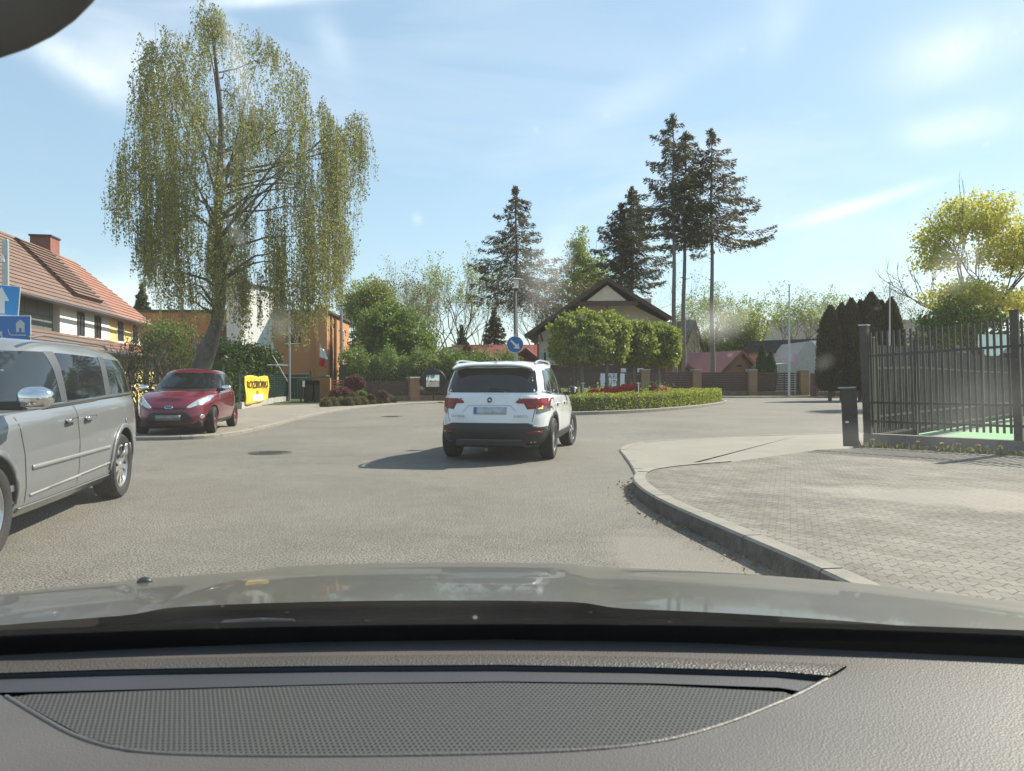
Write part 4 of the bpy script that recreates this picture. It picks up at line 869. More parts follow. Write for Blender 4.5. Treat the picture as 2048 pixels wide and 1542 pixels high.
# play surface and what lies behind
M['turf'] = mat('rubber_turf', (0.16, 0.35, 0.17), 0.85, var=0.06, vs=3, bump=0.3, bs=80)
sheet('play_surface', [(6.75, 13.95), (7.4, 15.8), (9.4, 18.7), (12.8, 23.0), (17, 25.5), (27, 22), (14, 5.5), (9.2, 11.0)], -0.03, 0.06, M['turf']); struct(bpy.data.objects['play_surface'])
sheet('strip_grass', [(6.55, 13.6), (8.2, 12.0), (12.4, 7.95), (12.8, 8.4), (8.7, 12.75), (7.0, 14.4)], -0.03, 0.075, mat('thin_grass', (0.16, 0.24, 0.09), 0.95, var=0.25, vs=8, bump=0.8, bs=50)); struct(bpy.data.objects['strip_grass'])
sheet('yard', [(9.2, 18.0), (12.4, 23.2), (16.5, 25.9), (40, 24), (46, 42), (21, 45.5)], -0.03, 0.012, M['pink_pave']); struct(bpy.data.objects['yard'])
p = W(1985, 690, 26)
t = thing('white_notice', 'white hexagonal notice on a post behind the iron fence at the right edge', 'sign', (p.x, p.y, 0.06), 0)
mb = MB(); mb.prism_f([(-0.48, 0.3), (0.48, 0.3), (0.48, -0.15), (0.2, -0.42), (-0.2, -0.42), (-0.48, -0.15)], lambda v: (v[0], 0, p.z + v[1]), lambda v: (v[0], 0.03, p.z + v[1])); mb.build('panel', M['frame_white'], t)
mb = MB(); mb.tube([(0, 0.06, 0), (0, 0.06, p.z + .2)], 0.05, 8); mb.build('post', M['galv'], t)
p = W(1944, 690, 60)
t = thing('carport', 'pale blue-grey low building with a dark roof line beyond the iron fence', 'building', (p.x, p.y, 0), 0)
mb = MB(); mb.box((2, 2, 2.2), (11, 4, 4.4)); mb.build('wall', mat('pale_blue', (0.30, 0.34, 0.35), 0.7), t)
mb = MB(); mb.box((2, 1.9, 4.5), (12, 4.8, 0.25)); mb.build('roof', M['flash'], t)
# ================================================================ cars
def lerp_tab(tab, x):
    if x <= tab[0][0]: return tab[0][1]
    for a, b in zip(tab, tab[1:]):
        if x <= b[0]: t = (x - a[0]) / (b[0] - a[0]); t2 = t; return a[1] + (b[1] - a[1]) * t2
    return tab[-1][1]
def row_tab(rows, k):
    if k <= rows[0][0]: return rows[0][1:]
    for a, b in zip(rows, rows[1:]):
        if k <= b[0]:
            t = (k - a[0]) / (b[0] - a[0]); return [a[i] + (b[i] - a[i]) * t for i in range(1, 4)]
    return rows[-1][1:]
def half_outline(nr, nf, N=40):
    """points from the rear middle (y=0) round the side to the front middle, in units x -1..1, y 0..1"""
    def quarter(n):
        p = []
        for i in range(401):
            a = PI / 2 * i / 400; p.append((math.cos(a) ** (2 / n), math.sin(a) ** (2 / n)))
        return p
    qr = [(-x, y) for x, y in quarter(nr)]; qf = quarter(nf)[::-1]; P = qr + qf[1:]
    # metric length with aspect
    cum = [0]
    for a, b in zip(P, P[1:]): cum.append(cum[-1] + math.hypot((b[0] - a[0]) * 2.1, b[1] - a[1]))
    out = []; j = 0
    for i in range(N + 1):
        s = cum[-1] * i / N
        while j < len(cum) - 2 and cum[j + 1] < s: j += 1
        t = (s - cum[j]) / max(1e-9, cum[j + 1] - cum[j]); out.append((P[j][0] + (P[j + 1][0] - P[j][0]) * t, P[j][1] + (P[j + 1][1] - P[j][1]) * t))
    out[0] = (-1, 0.0); out[-1] = (1, 0.0); return out
def loft(rows, zlo, zhi, nr, nf, levels, crown, capn=8, N=60, bottom=True, smoothk=True):
    """rows: (k, xrear, xfront, halfwidth); zlo(x), zhi(x); closed skin, capped on top and bottom"""
    out = half_outline(nr, nf, N); mb = MB(); full = out + [(x, -y) for x, y in out[-2:0:-1]]; m = len(full); vs = []; fs = []
    for l in range(levels + 1):
        k = l / levels; xr, xf, wd = row_tab(rows, k); xc, a = (xr + xf) / 2, (xf - xr) / 2
        for (x, y) in full:
            X = xc + a * x; vs.append((X, wd * y, zlo(X) + (zhi(X) - zlo(X)) * k))
    for l in range(levels):
        for i in range(m): i2 = (i + 1) % m; fs.append((l * m + i, l * m + i2, (l + 1) * m + i2, (l + 1) * m + i))
    def cap(l, cr):
        base = l * m; prev = None
        for i in range(N + 1):
            A = vs[base + i]; B = vs[base + (0 if i == 0 else (m - i if i < N else N))]
            if i in (0, N): row = [base + (0 if i == 0 else N)] * (capn + 1)
            else:
                row = [base + i]
                for j in range(1, capn):
                    t = j / capn; y = A[1] + (B[1] - A[1]) * t; u = 1 - (2 * t - 1) ** 2; e = min(1, A[1] / 0.35)
                    vs.append((A[0], y, A[2] + cr * u * e)); row.append(len(vs) - 1)
                row.append(base + (m - i))
            if prev:
                for j in range(capn):
                    f = []
                    for q in (prev[j], prev[j + 1], row[j + 1], row[j]):
                        if q not in f: f.append(q)
                    if len(f) > 2: fs.append(tuple(f))
            prev = row
    cap(levels, crown)
    if bottom: cap(0, 0.0)
    mb.v = vs; mb.f = fs; return mb
def bvh_of(mbs):
    V = []; Fx = []
    for mb in mbs: b = len(V); V += [Vector(v) for v in mb.v]; Fx += [tuple(b + i for i in f) for f in mb.f]
    return BVHTree.FromPolygons(V, Fx)
def rounded(poly, n=2, r=0.045):
    P = [Vector((q[0], q[1])) for q in poly]; o = []; k = len(P)
    for i in range(k):
        a, b, c2 = P[i - 1], P[i], P[(i + 1) % k]; r1 = min(r, (a - b).length * 0.42); r2 = min(r, (c2 - b).length * 0.42)
        p, q = b + (a - b).normalized() * r1, b + (c2 - b).normalized() * r2
        for t in (0, 0.25, 0.5, 0.75, 1): o.append(tuple(p * (1 - t) ** 2 + b * 2 * t * (1 - t) + q * t * t))
    return o
def decal(bvh, poly, view, off, m, name, parent, step=0.05, far=5.0, thick=0.0, label=None, smooth=60):
    """a 2-D outline in a car view cast onto the skin: view 'L','R' use (x,z); 'B' rear,'F' front use (y,z); 'T' top uses (x,y)"""
    bm = bmesh.new()
    cs = {'L': lambda p: Vector((p[0], far, p[1])), 'R': lambda p: Vector((p[0], -far, p[1])), 'B': lambda p: Vector((-far, p[0], p[1])), 'F': lambda p: Vector((far + 3, p[0], p[1])), 'T': lambda p: Vector((p[0], p[1], far))}[view]
    dr = {'L': Vector((0, -1, 0)), 'R': Vector((0, 1, 0)), 'B': Vector((1, 0, 0)), 'F': Vector((-1, 0, 0)), 'T': Vector((0, 0, -1))}[view]
    vv = [bm.verts.new((p[0], p[1], 0)) for p in poly]; bm.faces.new(vv)
    for ax in (0, 1):
        lo = min(p[ax] for p in poly); hi = max(p[ax] for p in poly); k = math.floor(lo / step) + 1
        while k * step < hi:
            no = Vector((1, 0, 0)) if ax == 0 else Vector((0, 1, 0))
            bmesh.ops.bisect_plane(bm, geom=bm.verts[:] + bm.edges[:] + bm.faces[:], dist=1e-5, plane_co=no * (k * step), plane_no=no); k += 1
    bad = []
    for v in bm.verts:
        h = bvh.ray_cast(cs((v.co.x, v.co.y)), dr)
        if h[0] is None: bad.append(v)
        else: v.co = h[0] - dr * off
    if bad: bmesh.ops.delete(bm, geom=bad, context='VERTS')
    me = bpy.data.meshes.new(name); bm.to_mesh(me); bm.free()
    o = finish(name, me, m, parent, smooth, 0, label, fix=True)
    # orient outward
    if len(me.polygons) and sum(p.normal.dot(dr) * p.area for p in me.polygons) > 0: me.flip_normals()
    if thick:
        s = o.modifiers.new('solid', 'SOLIDIFY'); s.thickness = thick; s.offset = -1
    return o
def arc(cx, cz, r, a0, a1, n=16): return [(cx + r * math.cos(R(a0 + (a1 - a0) * i / n)), cz + r * math.sin(R(a0 + (a1 - a0) * i / n))) for i in range(n + 1)]
def band(path, wd):
    P = [Vector(p) for p in path]; Lp, Rp = [], []
    for i, p in enumerate(P):
        t = (P[min(i + 1, len(P) - 1)] - P[max(i - 1, 0)]).normalized(); n = Vector((-t.y, t.x)) * wd / 2; Lp.append(tuple(p + n)); Rp.append(tuple(p - n))
    return Lp + Rp[::-1]
def cut_arches(o, wheels, r):
    for (x, y, z) in wheels:
        s = 1 if y > 0 else -1; mb = MB(); mb.cyl((x, y - s * 0.42, z), (x, y + s * 0.5, z), r, 40)
        me = bpy.data.meshes.new('c'); me.from_pydata(mb.v, [], mb.f); bm = bmesh.new(); bm.from_mesh(me); bmesh.ops.recalc_face_normals(bm, faces=bm.faces); bm.to_mesh(me); bm.free()
        c = bpy.data.objects.new('c', me); C.objects.link(c); me.materials.append(M['black'])
        b = o.modifiers.new('b', 'BOOLEAN'); b.operation = 'DIFFERENCE'; b.object = c; b.solver = 'EXACT'; b.material_mode = 'TRANSFER'
        keep = (o.parent, o.matrix_world.copy()); c.parent = o.parent
        bpy.context.view_layer.update(); dg = bpy.context.evaluated_depsgraph_get()
        nm = bpy.data.meshes.new_from_object(o.evaluated_get(dg)); o.modifiers.clear(); o.data = nm; bpy.data.objects.remove(c)
def wheel(parent, x, y, z, r, wd, spokes, rimr=0.68, rim=None, steer=0.0, five=False):
    s = 1 if y > 0 else -1; t = MB(); h = wd / 2
    prof = [(r * 0.62, -h * 0.8), (r * 0.75, -h), (r * 0.93, -h), (r, -h * 0.75), (r, h * 0.75), (r * 0.93, h), (r * 0.75, h), (rimr * r + .005, h * 0.85), (rimr * r, h * 0.2), (r * 0.62, 0)]
    t.lathe(prof, n=40, axis='Y', close=True); o = t.build('wheel', M['rubber'], parent, 35); o.location = (x, y, z); o.rotation_euler = (0, random.uniform(0, 1), steer)
    q = MB(); q.lathe([(0.0, s * h * -0.1), (rimr * r * 0.95, s * h * -0.1)], n=32, axis='Y'); q.build('hub_back', M['black'], o)
    k = MB(); rr = rimr * r; yo = s * h * 0.82
    k.lathe([(rr, s * h * 0.3), (rr + 0.003, yo), (rr * 0.93, yo + s * 0.004), (rr * 0.88, yo - s * 0.015), (rr * 0.9, s * h * 0.2)], n=40, axis='Y', close=True)
    k.lathe([(0.0, yo + s * 0.005), (rr * 0.16, yo + s * 0.003), (rr * 0.24, yo - s * 0.012), (rr * 0.24, s * h * 0.1), (0, s * h * 0.1)], n=24, axis='Y')
    for i in range(spokes):
        for dv in ((-0.09, 0.09) if five else (0.0,)):
            a = 2 * PI * i / spokes + dv; c, s_ = math.cos(a), math.sin(a); w0, w1 = (0.022, 0.030) if not five else (0.016, 0.014)
            pts = []
            for rad, ww, yy in ((rr * 0.2, w0, yo - s * 0.006), (rr * 0.92, w1, yo - s * 0.012)):
                for sg in (-1, 1): pts.append((c * rad - s_ * ww * sg, yy, s_ * rad + c * ww * sg)); pts.append((c * rad - s_ * ww * sg, yy - s * 0.03, s_ * rad + c * ww * sg))
            k.add(pts, [(0, 2, 6, 4), (1, 5, 7, 3), (0, 4, 5, 1), (2, 3, 7, 6), (0, 1, 3, 2), (4, 6, 7, 5)])
    k.build('rim', rim or M['alloy'], o, 40); return o
def place_axle(o, x, y, head):     # thing origin = middle of the rear axle on the ground
    o.location = (x, y, 0.0); o.rotation_euler = (0, 0, math.atan2(head[1], head[0]))
def paint(name, col, metal=0.0, rough=0.3):
    return mat(name, col, rough, metal, var=0.03, vs=1.5, coat=0.8)
def mirror(parent, x, y, z, m, sx=0.20, sy=0.2, sz=0.16, back=False):
    s = 1 if y > 0 else -1
    mb = MB(); mb.ball((x, y + s * sy / 2, z), (sx / 2, sy / 2, sz / 2), 18, 12, lambda d: 1.0 + 0.18 * (abs(d.x) * abs(d.z))); o = mb.build('side_mirror', m, parent, 60)
    mb = MB(); mb.box((x, y - s * 0.02, z - sz * 0.35), (0.09, 0.14, 0.06)); mb.build('stalk', M['black'], o, bevel=0.01)
    mb = MB(); mb.ball((x - sx * 0.38, y + s * sy / 2, z), (0.02, sy * 0.36, sz * 0.34), 16, 10); mb.build('mirror_glass', M['chrome'], o, 60)
    return o
def plate(parent, bvh, view, y0, y1, z0, z1):
    o = decal(bvh, [(y0, z0), (y1, z0), (y1, z1), (y0, z1)], view, 0.012, mat('plate_blank', (0.42, 0.45, 0.50), 0.5, var=0.25, vs=9), 'number_plate', parent, 0.2, thick=0.01)
    b = (y1 - 0.05, y1) if view == 'B' else (y0, y0 + 0.05)
    return o

# ---------------- white SUV seen from behind
c = thing('white_suv', 'white compact estate car seen from behind with its right indicator lit, entering the bend', 'car'); place_axle(c, -0.19, 12.76, (0.19, 0.982))
PW = paint('paint_white', (0.74, 0.76, 0.77)); M['paint_white'] = PW
zb = 0.24; belt = [(-0.9, 1.08), (0.3, 1.07), (1.5, 1.03), (2.2, 1.0), (2.9, 0.92), (3.3, 0.82), (3.52, 0.72)]; rooft = [(-0.75, 1.50), (-0.3, 1.545), (0.4, 1.575), (1.0, 1.575), (1.7, 1.52), (2.4, 1.2)]
low = [(0, -0.66, 3.36, 0.80), (0.10, -0.80, 3.46, 0.88), (0.3, -0.87, 3.52, 0.915), (0.55, -0.86, 3.52, 0.92), (0.85, -0.82, 3.45, 0.905), (0.95, -0.80, 3.40, 0.885), (1, -0.77, 3.36, 0.85)]
cab = [(0, -0.78, 2.55, 0.85), (0.2, -0.74, 2.25, 0.84), (0.5, -0.66, 1.95, 0.80), (0.8, -0.56, 1.62, 0.735), (0.93, -0.52, 1.48, 0.69), (1, -0.47, 1.40, 0.62)]
B1 = loft(low, lambda x: zb, lambda x: lerp_tab(belt, x), 5.2, 3.6, 24, 0.03); B2 = loft(cab, lambda x: lerp_tab(belt, x) - 0.05, lambda x: lerp_tab(rooft, x), 5.5, 3.5, 16, 0.035, bottom=True)
bv = bvh_of([B1, B2]); bv2 = bvh_of([B2])
body = B1.build('body', PW, c, 50); cut_arches(body, [(0, .92, .34), (0, -.92, .34), (2.64, .92, .34), (2.64, -.92, .34)], 0.385)
B2.build('cabin', PW, c, 50)
for x in (0, 2.64):
    for s in (1, -1): wheel(c, x, s * 0.80, 0.335, 0.335, 0.22, 5, 0.70, steer=(R(-8) if x else 0), five=True)
GD = M['glass_dark']
decal(bv, rounded([(-0.70, 1.09), (0.70, 1.09), (0.72, 1.13), (0.655, 1.44), (0.60, 1.475), (-0.60, 1.475), (-0.655, 1.44), (-0.72, 1.13)], 1), 'B', 0.005, GD, 'rear_window', c)
for v in ('R', 'L'):
    decal(bv, rounded([(-0.42, 1.13), (0.02, 1.09), (0.02, 1.46), (-0.22, 1.44)], 1), v, 0.005, M['glass_side'], 'quarter_window', c)
    decal(bv, [(0.07, 1.08), (0.86, 1.06), (0.86, 1.495), (0.07, 1.475)], v, 0.005, M['glass_side'], 'side_window', c)
    decal(bv, [(0.93, 1.06), (1.95, 1.03), (1.80, 1.16), (1.45, 1.42), (1.30, 1.475), (0.93, 1.495)], v, 0.005, M['glass_side'], 'side_window', c)
    decal(bv, band([(-0.5, 1.11), (0.07, 1.062), (0.9, 1.042), (2.02, 1.012)], 0.022), v, 0.008, M['chrome'], 'window_trim', c)
    for x in (0.90, 1.95, 0.05): decal(bv, band([(x, 0.36), (x + (0.02 if x > 0.5 else -.02), 1.03)] if x != 0.05 else [(0.30, 0.72), (0.12, 0.80), (0.05, 1.03)], 0.010), v, 0.0015, M['black'], 'door_seam', c)
    for x in (0.28, 1.18): decal(bv, rounded([(x, 0.885), (x + 0.2, 0.88), (x + 0.2, 0.912), (x, 0.917)], 1), v, 0.035, PW, 'door_handle', c, thick=0.03); decal(bv, rounded([(x + 0.03, 0.87), (x + 0.17, 0.865), (x + 0.15, 0.895), (x + 0.05, 0.9)], 1), v, 0.004, M['black'], 'handle_recess', c)
    # black wheel arch mouldings and sill
    for x in (0, 2.64): decal(bv, band(arc(x, 0.335, 0.42, -8, 188), 0.075), v, 0.012, M['black'], 'arch_moulding', c, thick=0.012)
    decal(bv, [(0.40, 0.26), (2.24, 0.26), (2.24, 0.42), (0.40, 0.42)], v, 0.012, M['black'], 'sill_moulding', c, thick=0.012)
    s = -1 if v == 'R' else 1
    mb = MB(); mb.tube([(-0.42, s * .64, 1.545), (-0.28, s * 0.655, 1.585), (0, s * 0.665, 1.605), (1.0, s * 0.655, 1.60), (1.25, s * 0.635, 1.57), (1.4, s * .62, 1.53)], [0.02, 0.022, 0.02, 0.02, 0.02, 0.016], 8, sq=0.7); mb.build('roof_rail', M['alloy'], c, 40)
    mirror(c, 1.80, s * 0.90, 1.09, M['black'] if v == 'R' else PW)
M['bumper'] = mat('bumper_black', (0.02, 0.021, 0.023), 0.5, bump=0.15, bs=200)
decal(bv, [(-0.915, 0.25), (0.915, 0.25), (0.915, 0.56), (0.75, 0.57), (0.60, 0.62), (-0.60, 0.62), (-0.75, 0.57), (-0.915, 0.56)], 'B', 0.012, M['bumper'], 'rear_bumper', c, thick=0.01)
for v in ('L', 'R'): decal(bv, [(-0.84, 0.25), (-0.38, 0.25), (-0.40, 0.50), (-0.55, 0.56), (-0.84, 0.56)], v, 0.012, M['bumper'], 'bumper_side', c, thick=0.01)
mb = MB(); mb.box((-0.72, 0, 0.30), (0.18, 1.1, 0.12)); mb.build('underbody', M['black'], c, bevel=0.03)
decal(bv, rounded([(-0.55, 0.285), (0.55, 0.285), (0.5, 0.36), (-0.5, 0.36)], 1), 'B', 0.022, mat('diffuser_grey', (0.10, 0.10, 0.10), 0.4), 'diffuser', c, thick=0.01)
for s in (1, -1):
    decal(bv, rounded([(s * 0.40, 0.935), (s * 0.46, 0.925), (s * 0.70, 0.92), (s * 0.70, 0.995), (s * 0.45, 0.985)][::s], 1), 'B', 0.012, M['lamp_red'], 'tail_light', c, 0.03, thick=0.01)
    decal(bv, [(s * 0.71, 0.885), (s * 0.895, 0.82), (s * 0.90, 0.90), (s * 0.88, 1.0), (s * 0.71, 1.005)][::s], 'B', 0.014, M['lamp_red'], 'tail_light', c, 0.03, thick=0.01)
    decal(bv, [(s * 0.715, 0.76), (s * 0.895, 0.80), (s * 0.885, 0.875), (s * 0.715, 0.882)][::s], 'B', 0.014, mat('lamp_smoke', (0.22, 0.22, 0.26), 0.15, 0.2, coat=1), 'reversing_light', c, 0.03, thick=0.01)
    decal(bv, [(-0.80, 0.83), (-0.62, 0.86), (-0.56, 0.92), (-0.60, 1.0), (-0.80, 1.0)], 'L' if s > 0 else 'R', 0.014, M['lamp_red'], 'tail_light', c, 0.03, thick=0.01)
    decal(bv, [(s * 0.58, 0.46), (s * 0.80, 0.46), (s * 0.80, 0.49), (s * 0.58, 0.49)][::s], 'B', 0.026, M['lamp_red'], 'reflector', c, thick=0.008)
    decal(bv, band([(s * 0.70, 1.08), (s * 0.705, 0.86), (s * 0.66, 0.64)], 0.010), 'B', 0.0015, M['black'], 'tailgate_seam', c)
em, t_, b_, o_ = newmat('indicator_lit'); b_.inputs['Base Color'].default_value = (0.9, 0.3, 0.08, 1); b_.inputs['Emission Color'].default_value = (1, 0.42, 0.12, 1); b_.inputs['Emission Strength'].default_value = 1.0
decal(bv, [(-0.74, 0.835), (-0.80, 0.835), (-0.80, 0.885), (-0.74, 0.885)], 'B', 0.020, em, 'indicator', c, 0.02, thick=0.008)
plate(c, bv, 'B', -0.27, 0.25, 0.755, 0.865)
decal(bv, [(0.20, 0.757), (0.25, 0.757), (0.25, 0.863), (0.20, 0.863)], 'B', 0.016, mat('plate_blue', (0.08, 0.13, 0.36), 0.5), 'plate_band', c)
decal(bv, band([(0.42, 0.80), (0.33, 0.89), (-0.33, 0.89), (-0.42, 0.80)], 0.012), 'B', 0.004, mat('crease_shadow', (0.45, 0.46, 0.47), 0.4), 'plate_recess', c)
q = decal(bv, arc(0, 0.975, 0.046, 0, 350, 28), 'B', 0.010, M['chrome'], 'emblem', c, 0.03, thick=0.008)
decal(bv, arc(0, 0.975, 0.038, 0, 350, 28), 'B', 0.013, M['black'], 'emblem_field', q, 0.03)
decal(bv, [(0.03, 0.972), (0.0, 0.967), (-0.024, 0.952), (-0.012, 0.968), (-0.026, 0.975), (-0.008, 0.978), (-0.018, 0.996), (0.004, 0.984)][::-1], 'B', 0.016, M['chrome'], 'emblem_arrow', q, 0.03)
M['badge'] = mat('badge_chrome', (0.3, 0.31, 0.33), 0.3, 0.6)
def badge(s, size, y, z, x): return text(s, size, M['badge'], c, (x, y, z), (PI / 2, 0, -PI / 2), name='badge', xs=1.25)
badge('SKODA', 0.05, 0.50, 0.725, -0.882); badge('KAROQ', 0.05, -0.50, 0.725, -0.882)
decal(bv, rounded([(0.16, 1.497), (-0.20, 1.497), (-0.20, 1.515), (0.16, 1.515)][::-1], 1), 'B', 0.05, M['lamp_red'], 'brake_light', c, 0.03, thick=0.01)
mb = MB(); n_ = 14; vs = []
for i in range(n_ + 1):
    y = -0.64 + 1.28 * i / n_; e = abs(y / 0.64) ** 4 * 0.06
    vs += [(-0.40, y, 1.575 - e * 0.5), (-0.66, y, 1.535 - e), (-0.665, y, 1.515 - e), (-0.5, y, 1.485 - e)]
mb.add(vs, [(i * 4 + k, i * 4 + (k + 1) % 4, (i + 1) * 4 + (k + 1) % 4, (i + 1) * 4 + k) for i in range(n_) for k in range(4)] + [(0, 1, 2, 3), tuple(n_ * 4 + k for k in (3, 2, 1, 0))]); mb.build('spoiler', PW, c, 40)
mb = MB(); mb.tube([(-0.80, -0.30, 1.13), (-0.79, 0.0, 1.16), (-0.80, 0.05, 1.10)], 0.012, 6); mb.build('rear_wiper', M['black'], c)
mb = MB(); mb.add([(-0.42, 0.03, 1.595), (-0.42, -0.03, 1.595), (-0.22, -0.02, 1.60), (-0.22, 0.02, 1.60), (-0.43, 0.004, 1.65), (-0.36, 0.004, 1.645)], [(0, 1, 4), (0, 4, 5, 3), (1, 2, 5, 4), (2, 3, 5)]); mb.build('aerial_fin', M['black'], c)
for v in ('L', 'R'):
    pass

# ---------------- silver minivan at the left edge
c = thing('silver_van', 'silver people carrier cut off by the left edge, coming the other way', 'van'); RX = Vector((-4.35, 8.45, 0)); hd = Vector((0.194, -0.981, 0)); lf = Vector((0.981, 0.194, 0)); o0 = RX - lf * 0.90
place_axle(c, o0.x, o0.y, hd)
PS = mat('paint_silver', (0.215, 0.226, 0.235), 0.32, 0.35, var=0.03, vs=1.5, coat=0.7)
belt = [(-1.05, 1.13), (0, 1.10), (1.5, 1.07), (2.6, 1.03), (3.2, 0.98), (3.8, 0.86), (4.1, 0.74)]; rooft = [(-1.1, 1.54), (-0.5, 1.61), (0.5, 1.655), (1.6, 1.65), (2.3, 1.60), (3.2, 1.2)]
low = [(0, -0.95, 3.95, 0.88), (0.1, -1.12, 4.05, 0.955), (0.3, -1.18, 4.08, 0.985), (0.6, -1.16, 4.05, 0.995), (0.9, -1.12, 3.95, 0.975), (1, -1.08, 3.85, 0.93)]
cab = [(0, -1.10, 3.15, 0.93), (0.3, -1.03, 2.75, 0.90), (0.6, -0.94, 2.4, 0.865), (0.85, -0.80, 2.05, 0.815), (0.95, -0.62, 1.95, 0.76), (1, -0.5, 1.8, 0.68)]
B1 = loft(low, lambda x: 0.22, lambda x: lerp_tab(belt, x), 5.5, 3.6, 24, 0.03); B2 = loft(cab, lambda x: lerp_tab(belt, x) - 0.05, lambda x: lerp_tab(rooft, x), 6, 3.5, 18, 0.035)
bv = bvh_of([B1, B2])
body = B1.build('body', PS, c, 50); cut_arches(body, [(0, .98, .35), (0, -.98, .35), (3.08, .98, .35), (3.08, -.98, .35)], 0.42); B2.build('cabin', PS, c, 50)
for x in (0, 3.08):
    for s in (1, -1): wheel(c, x, s * 0.86, 0.35, 0.35, 0.23, 9, 0.66, rim=M['alloy'])
for v in ('L', 'R'):
    decal(bv, rounded([(-0.93, 1.17), (0.28, 1.14), (0.22, 1.52), (-0.66, 1.50), (-0.80, 1.44)], 1), v, 0.006, GD, 'rear_side_window', c)
    decal(bv, rounded([(0.40, 1.135), (1.50, 1.105), (1.46, 1.54), (0.36, 1.525)], 1), v, 0.006, GD, 'sliding_door_window', c)
    decal(bv, rounded([(1.60, 1.10), (2.72, 1.075), (2.70, 1.13), (2.15, 1.47), (1.98, 1.54), (1.58, 1.545)], 1), v, 0.006, M['glass_side'], 'front_side_window', c)
    M['pillar_gloss'] = mat('pillar_gloss', (0.07, 0.075, 0.08), 0.35, 0.0, coat=0.0)
    decal(bv, [(1.49, 1.10), (1.62, 1.10), (1.60, 1.55), (1.45, 1.55)], v, 0.009, M['pillar_gloss'], 'pillar', c)
    decal(bv, [(0.26, 1.13), (0.42, 1.13), (0.38, 1.535), (0.20, 1.53)], v, 0.009, M['pillar_gloss'], 'pillar', c)
    decal(bv, band([(-0.86, 1.155), (0.3, 1.125), (1.5, 1.09), (2.75, 1.06)], 0.022), v, 0.012, M['chrome'], 'belt_trim', c, thick=0.008)
    decal(bv, band([(-0.86, 1.135), (0.3, 1.105), (1.5, 1.07), (2.75, 1.04)], 0.014), v, 0.010, M['black'], 'belt_seal', c)
    for P_ in ([(1.38, 0.25), (1.40, 1.08)], [(2.48, 0.26), (2.56, 0.8), (2.60, 1.03)]): decal(bv, band(P_, 0.010), v, 0.002, M['black'], 'door_seam', c)
    decal(bv, band([(0.50, 0.60), (1.35, 0.60), (2.42, 0.60)], 0.036), v, 0.010, mat('moulding_silver', (0.27, 0.275, 0.265), 0.4, 0.3), 'side_moulding', c, thick=0.012)
    decal(bv, band([(0.46, 0.43), (1.35, 0.41), (2.42, 0.38)], 0.022), v, 0.007, mat('line_silver', (0.42, 0.43, 0.42), 0.3, 0.3, coat=0.5), 'character_line', c, thick=0.006)
    decal(bv, band([(0.42, 0.285), (2.60, 0.285)], 0.035), v, 0.016, PS, 'sill', c, thick=0.012)
    for x in (1.02, 1.50): decal(bv, rounded([(x, 0.925), (x + 0.22, 0.915), (x + 0.22, 0.95), (x, 0.96)], 1), v, 0.045, M['chrome'], 'door_handle', c, thick=0.03); decal(bv, rounded([(x + 0.02, 0.90), (x + 0.18, 0.895), (x + 0.18, 0.93), (x + 0.02, 0.935)], 1), v, 0.004, mat('recess_shade', (0.18, 0.18, 0.18), 0.4), 'handle_recess', c)
    decal(bv, band(arc(0, 0.35, 0.445, 0, 180), 0.05), v, 0.018, PS, 'arch_lip', c, thick=0.018)
    decal(bv, band(arc(3.08, 0.35, 0.445, 0, 180), 0.05), v, 0.018, PS, 'arch_lip', c, thick=0.018)
    s = 1 if v == 'L' else -1
    decal(bv, rounded([(-0.98, 0.80), (-0.86, 0.80), (-0.86, 1.08), (-0.98, 1.10)], 1), v, 0.010, M['lamp_red'], 'tail_light', c, 0.03, thick=0.008)
    mb = MB(); mb.tube([(-0.3, s * 0.72, 1.63), (-0.2, s * 0.72, 1.675), (1.5, s * 0.72, 1.695), (1.75, s * 0.70, 1.66)], 0.018, 8, sq=0.7); mb.build('roof_rail', mat('rail_grey', (0.12, 0.125, 0.12), 0.4), c, 40)
    decal(bv, [(-0.18 + .02, 0.80), (-0.08, 0.80), (-0.08, 0.86), (-0.16, 0.86)], v, 0.010, M['chrome'], 'fuel_flap_badge', c, thick=0.004)
mb = MB(); mb.ball((2.74, 1.13, 1.16), (0.10, 0.125, 0.082), 22, 14, lambda d: 1.0 + 0.2 * abs(d.y) * abs(d.z)); o = mb.build('side_mirror', M['chrome'], c, 60)
mb = MB(); mb.box((2.74, 0.97, 1.10), (0.12, 0.18, 0.07)); mb.build('stalk', M['black'], o, bevel=0.015)
decal(bv, [(2.42, 1.07), (2.84, 1.05), (2.60, 1.28)], 'L', 0.010, M['black'], 'mirror_base', c)
mb = MB(); mb.box((2.74, 1.13, 1.105), (0.14, 0.17, 0.03)); mb.build('lower_cover', mat('mirror_tan', (0.26, 0.21, 0.17), 0.4), o, bevel=0.015)
mb = MB(); mb.box((2.5, -1.02, 1.14), (0.16, 0.22, 0.16)); mb.build('side_mirror', M['black'], c, bevel=0.04)
decal(bv, rounded([(-0.80, 1.10), (0.80, 1.10), (0.66, 1.53), (-0.66, 1.53)], 1), 'F', 0.006, GD, 'windscreen', c, 0.08)
decal(bv, rounded([(-0.78, 1.15), (0.78, 1.15), (0.70, 1.48), (-0.70, 1.48)], 1), 'B', 0.006, GD, 'rear_window', c, 0.08)
mb = MB()
def quad_side(s, pts): pass
for s in (1, -1): decal(bv, rounded([(s * 0.60, 0.62), (s * 0.9, 0.62), (s * 0.92, 0.78), (s * 0.62, 0.78)][::s], 1), 'F', 0.01, M['lamp_clear'], 'headlight', c, thick=0.01)
decal(bv, rounded([(-0.5, 0.58), (0.5, 0.58), (0.5, 0.78), (-0.5, 0.78)], 1), 'F', 0.01, M['chrome'], 'grille', c)
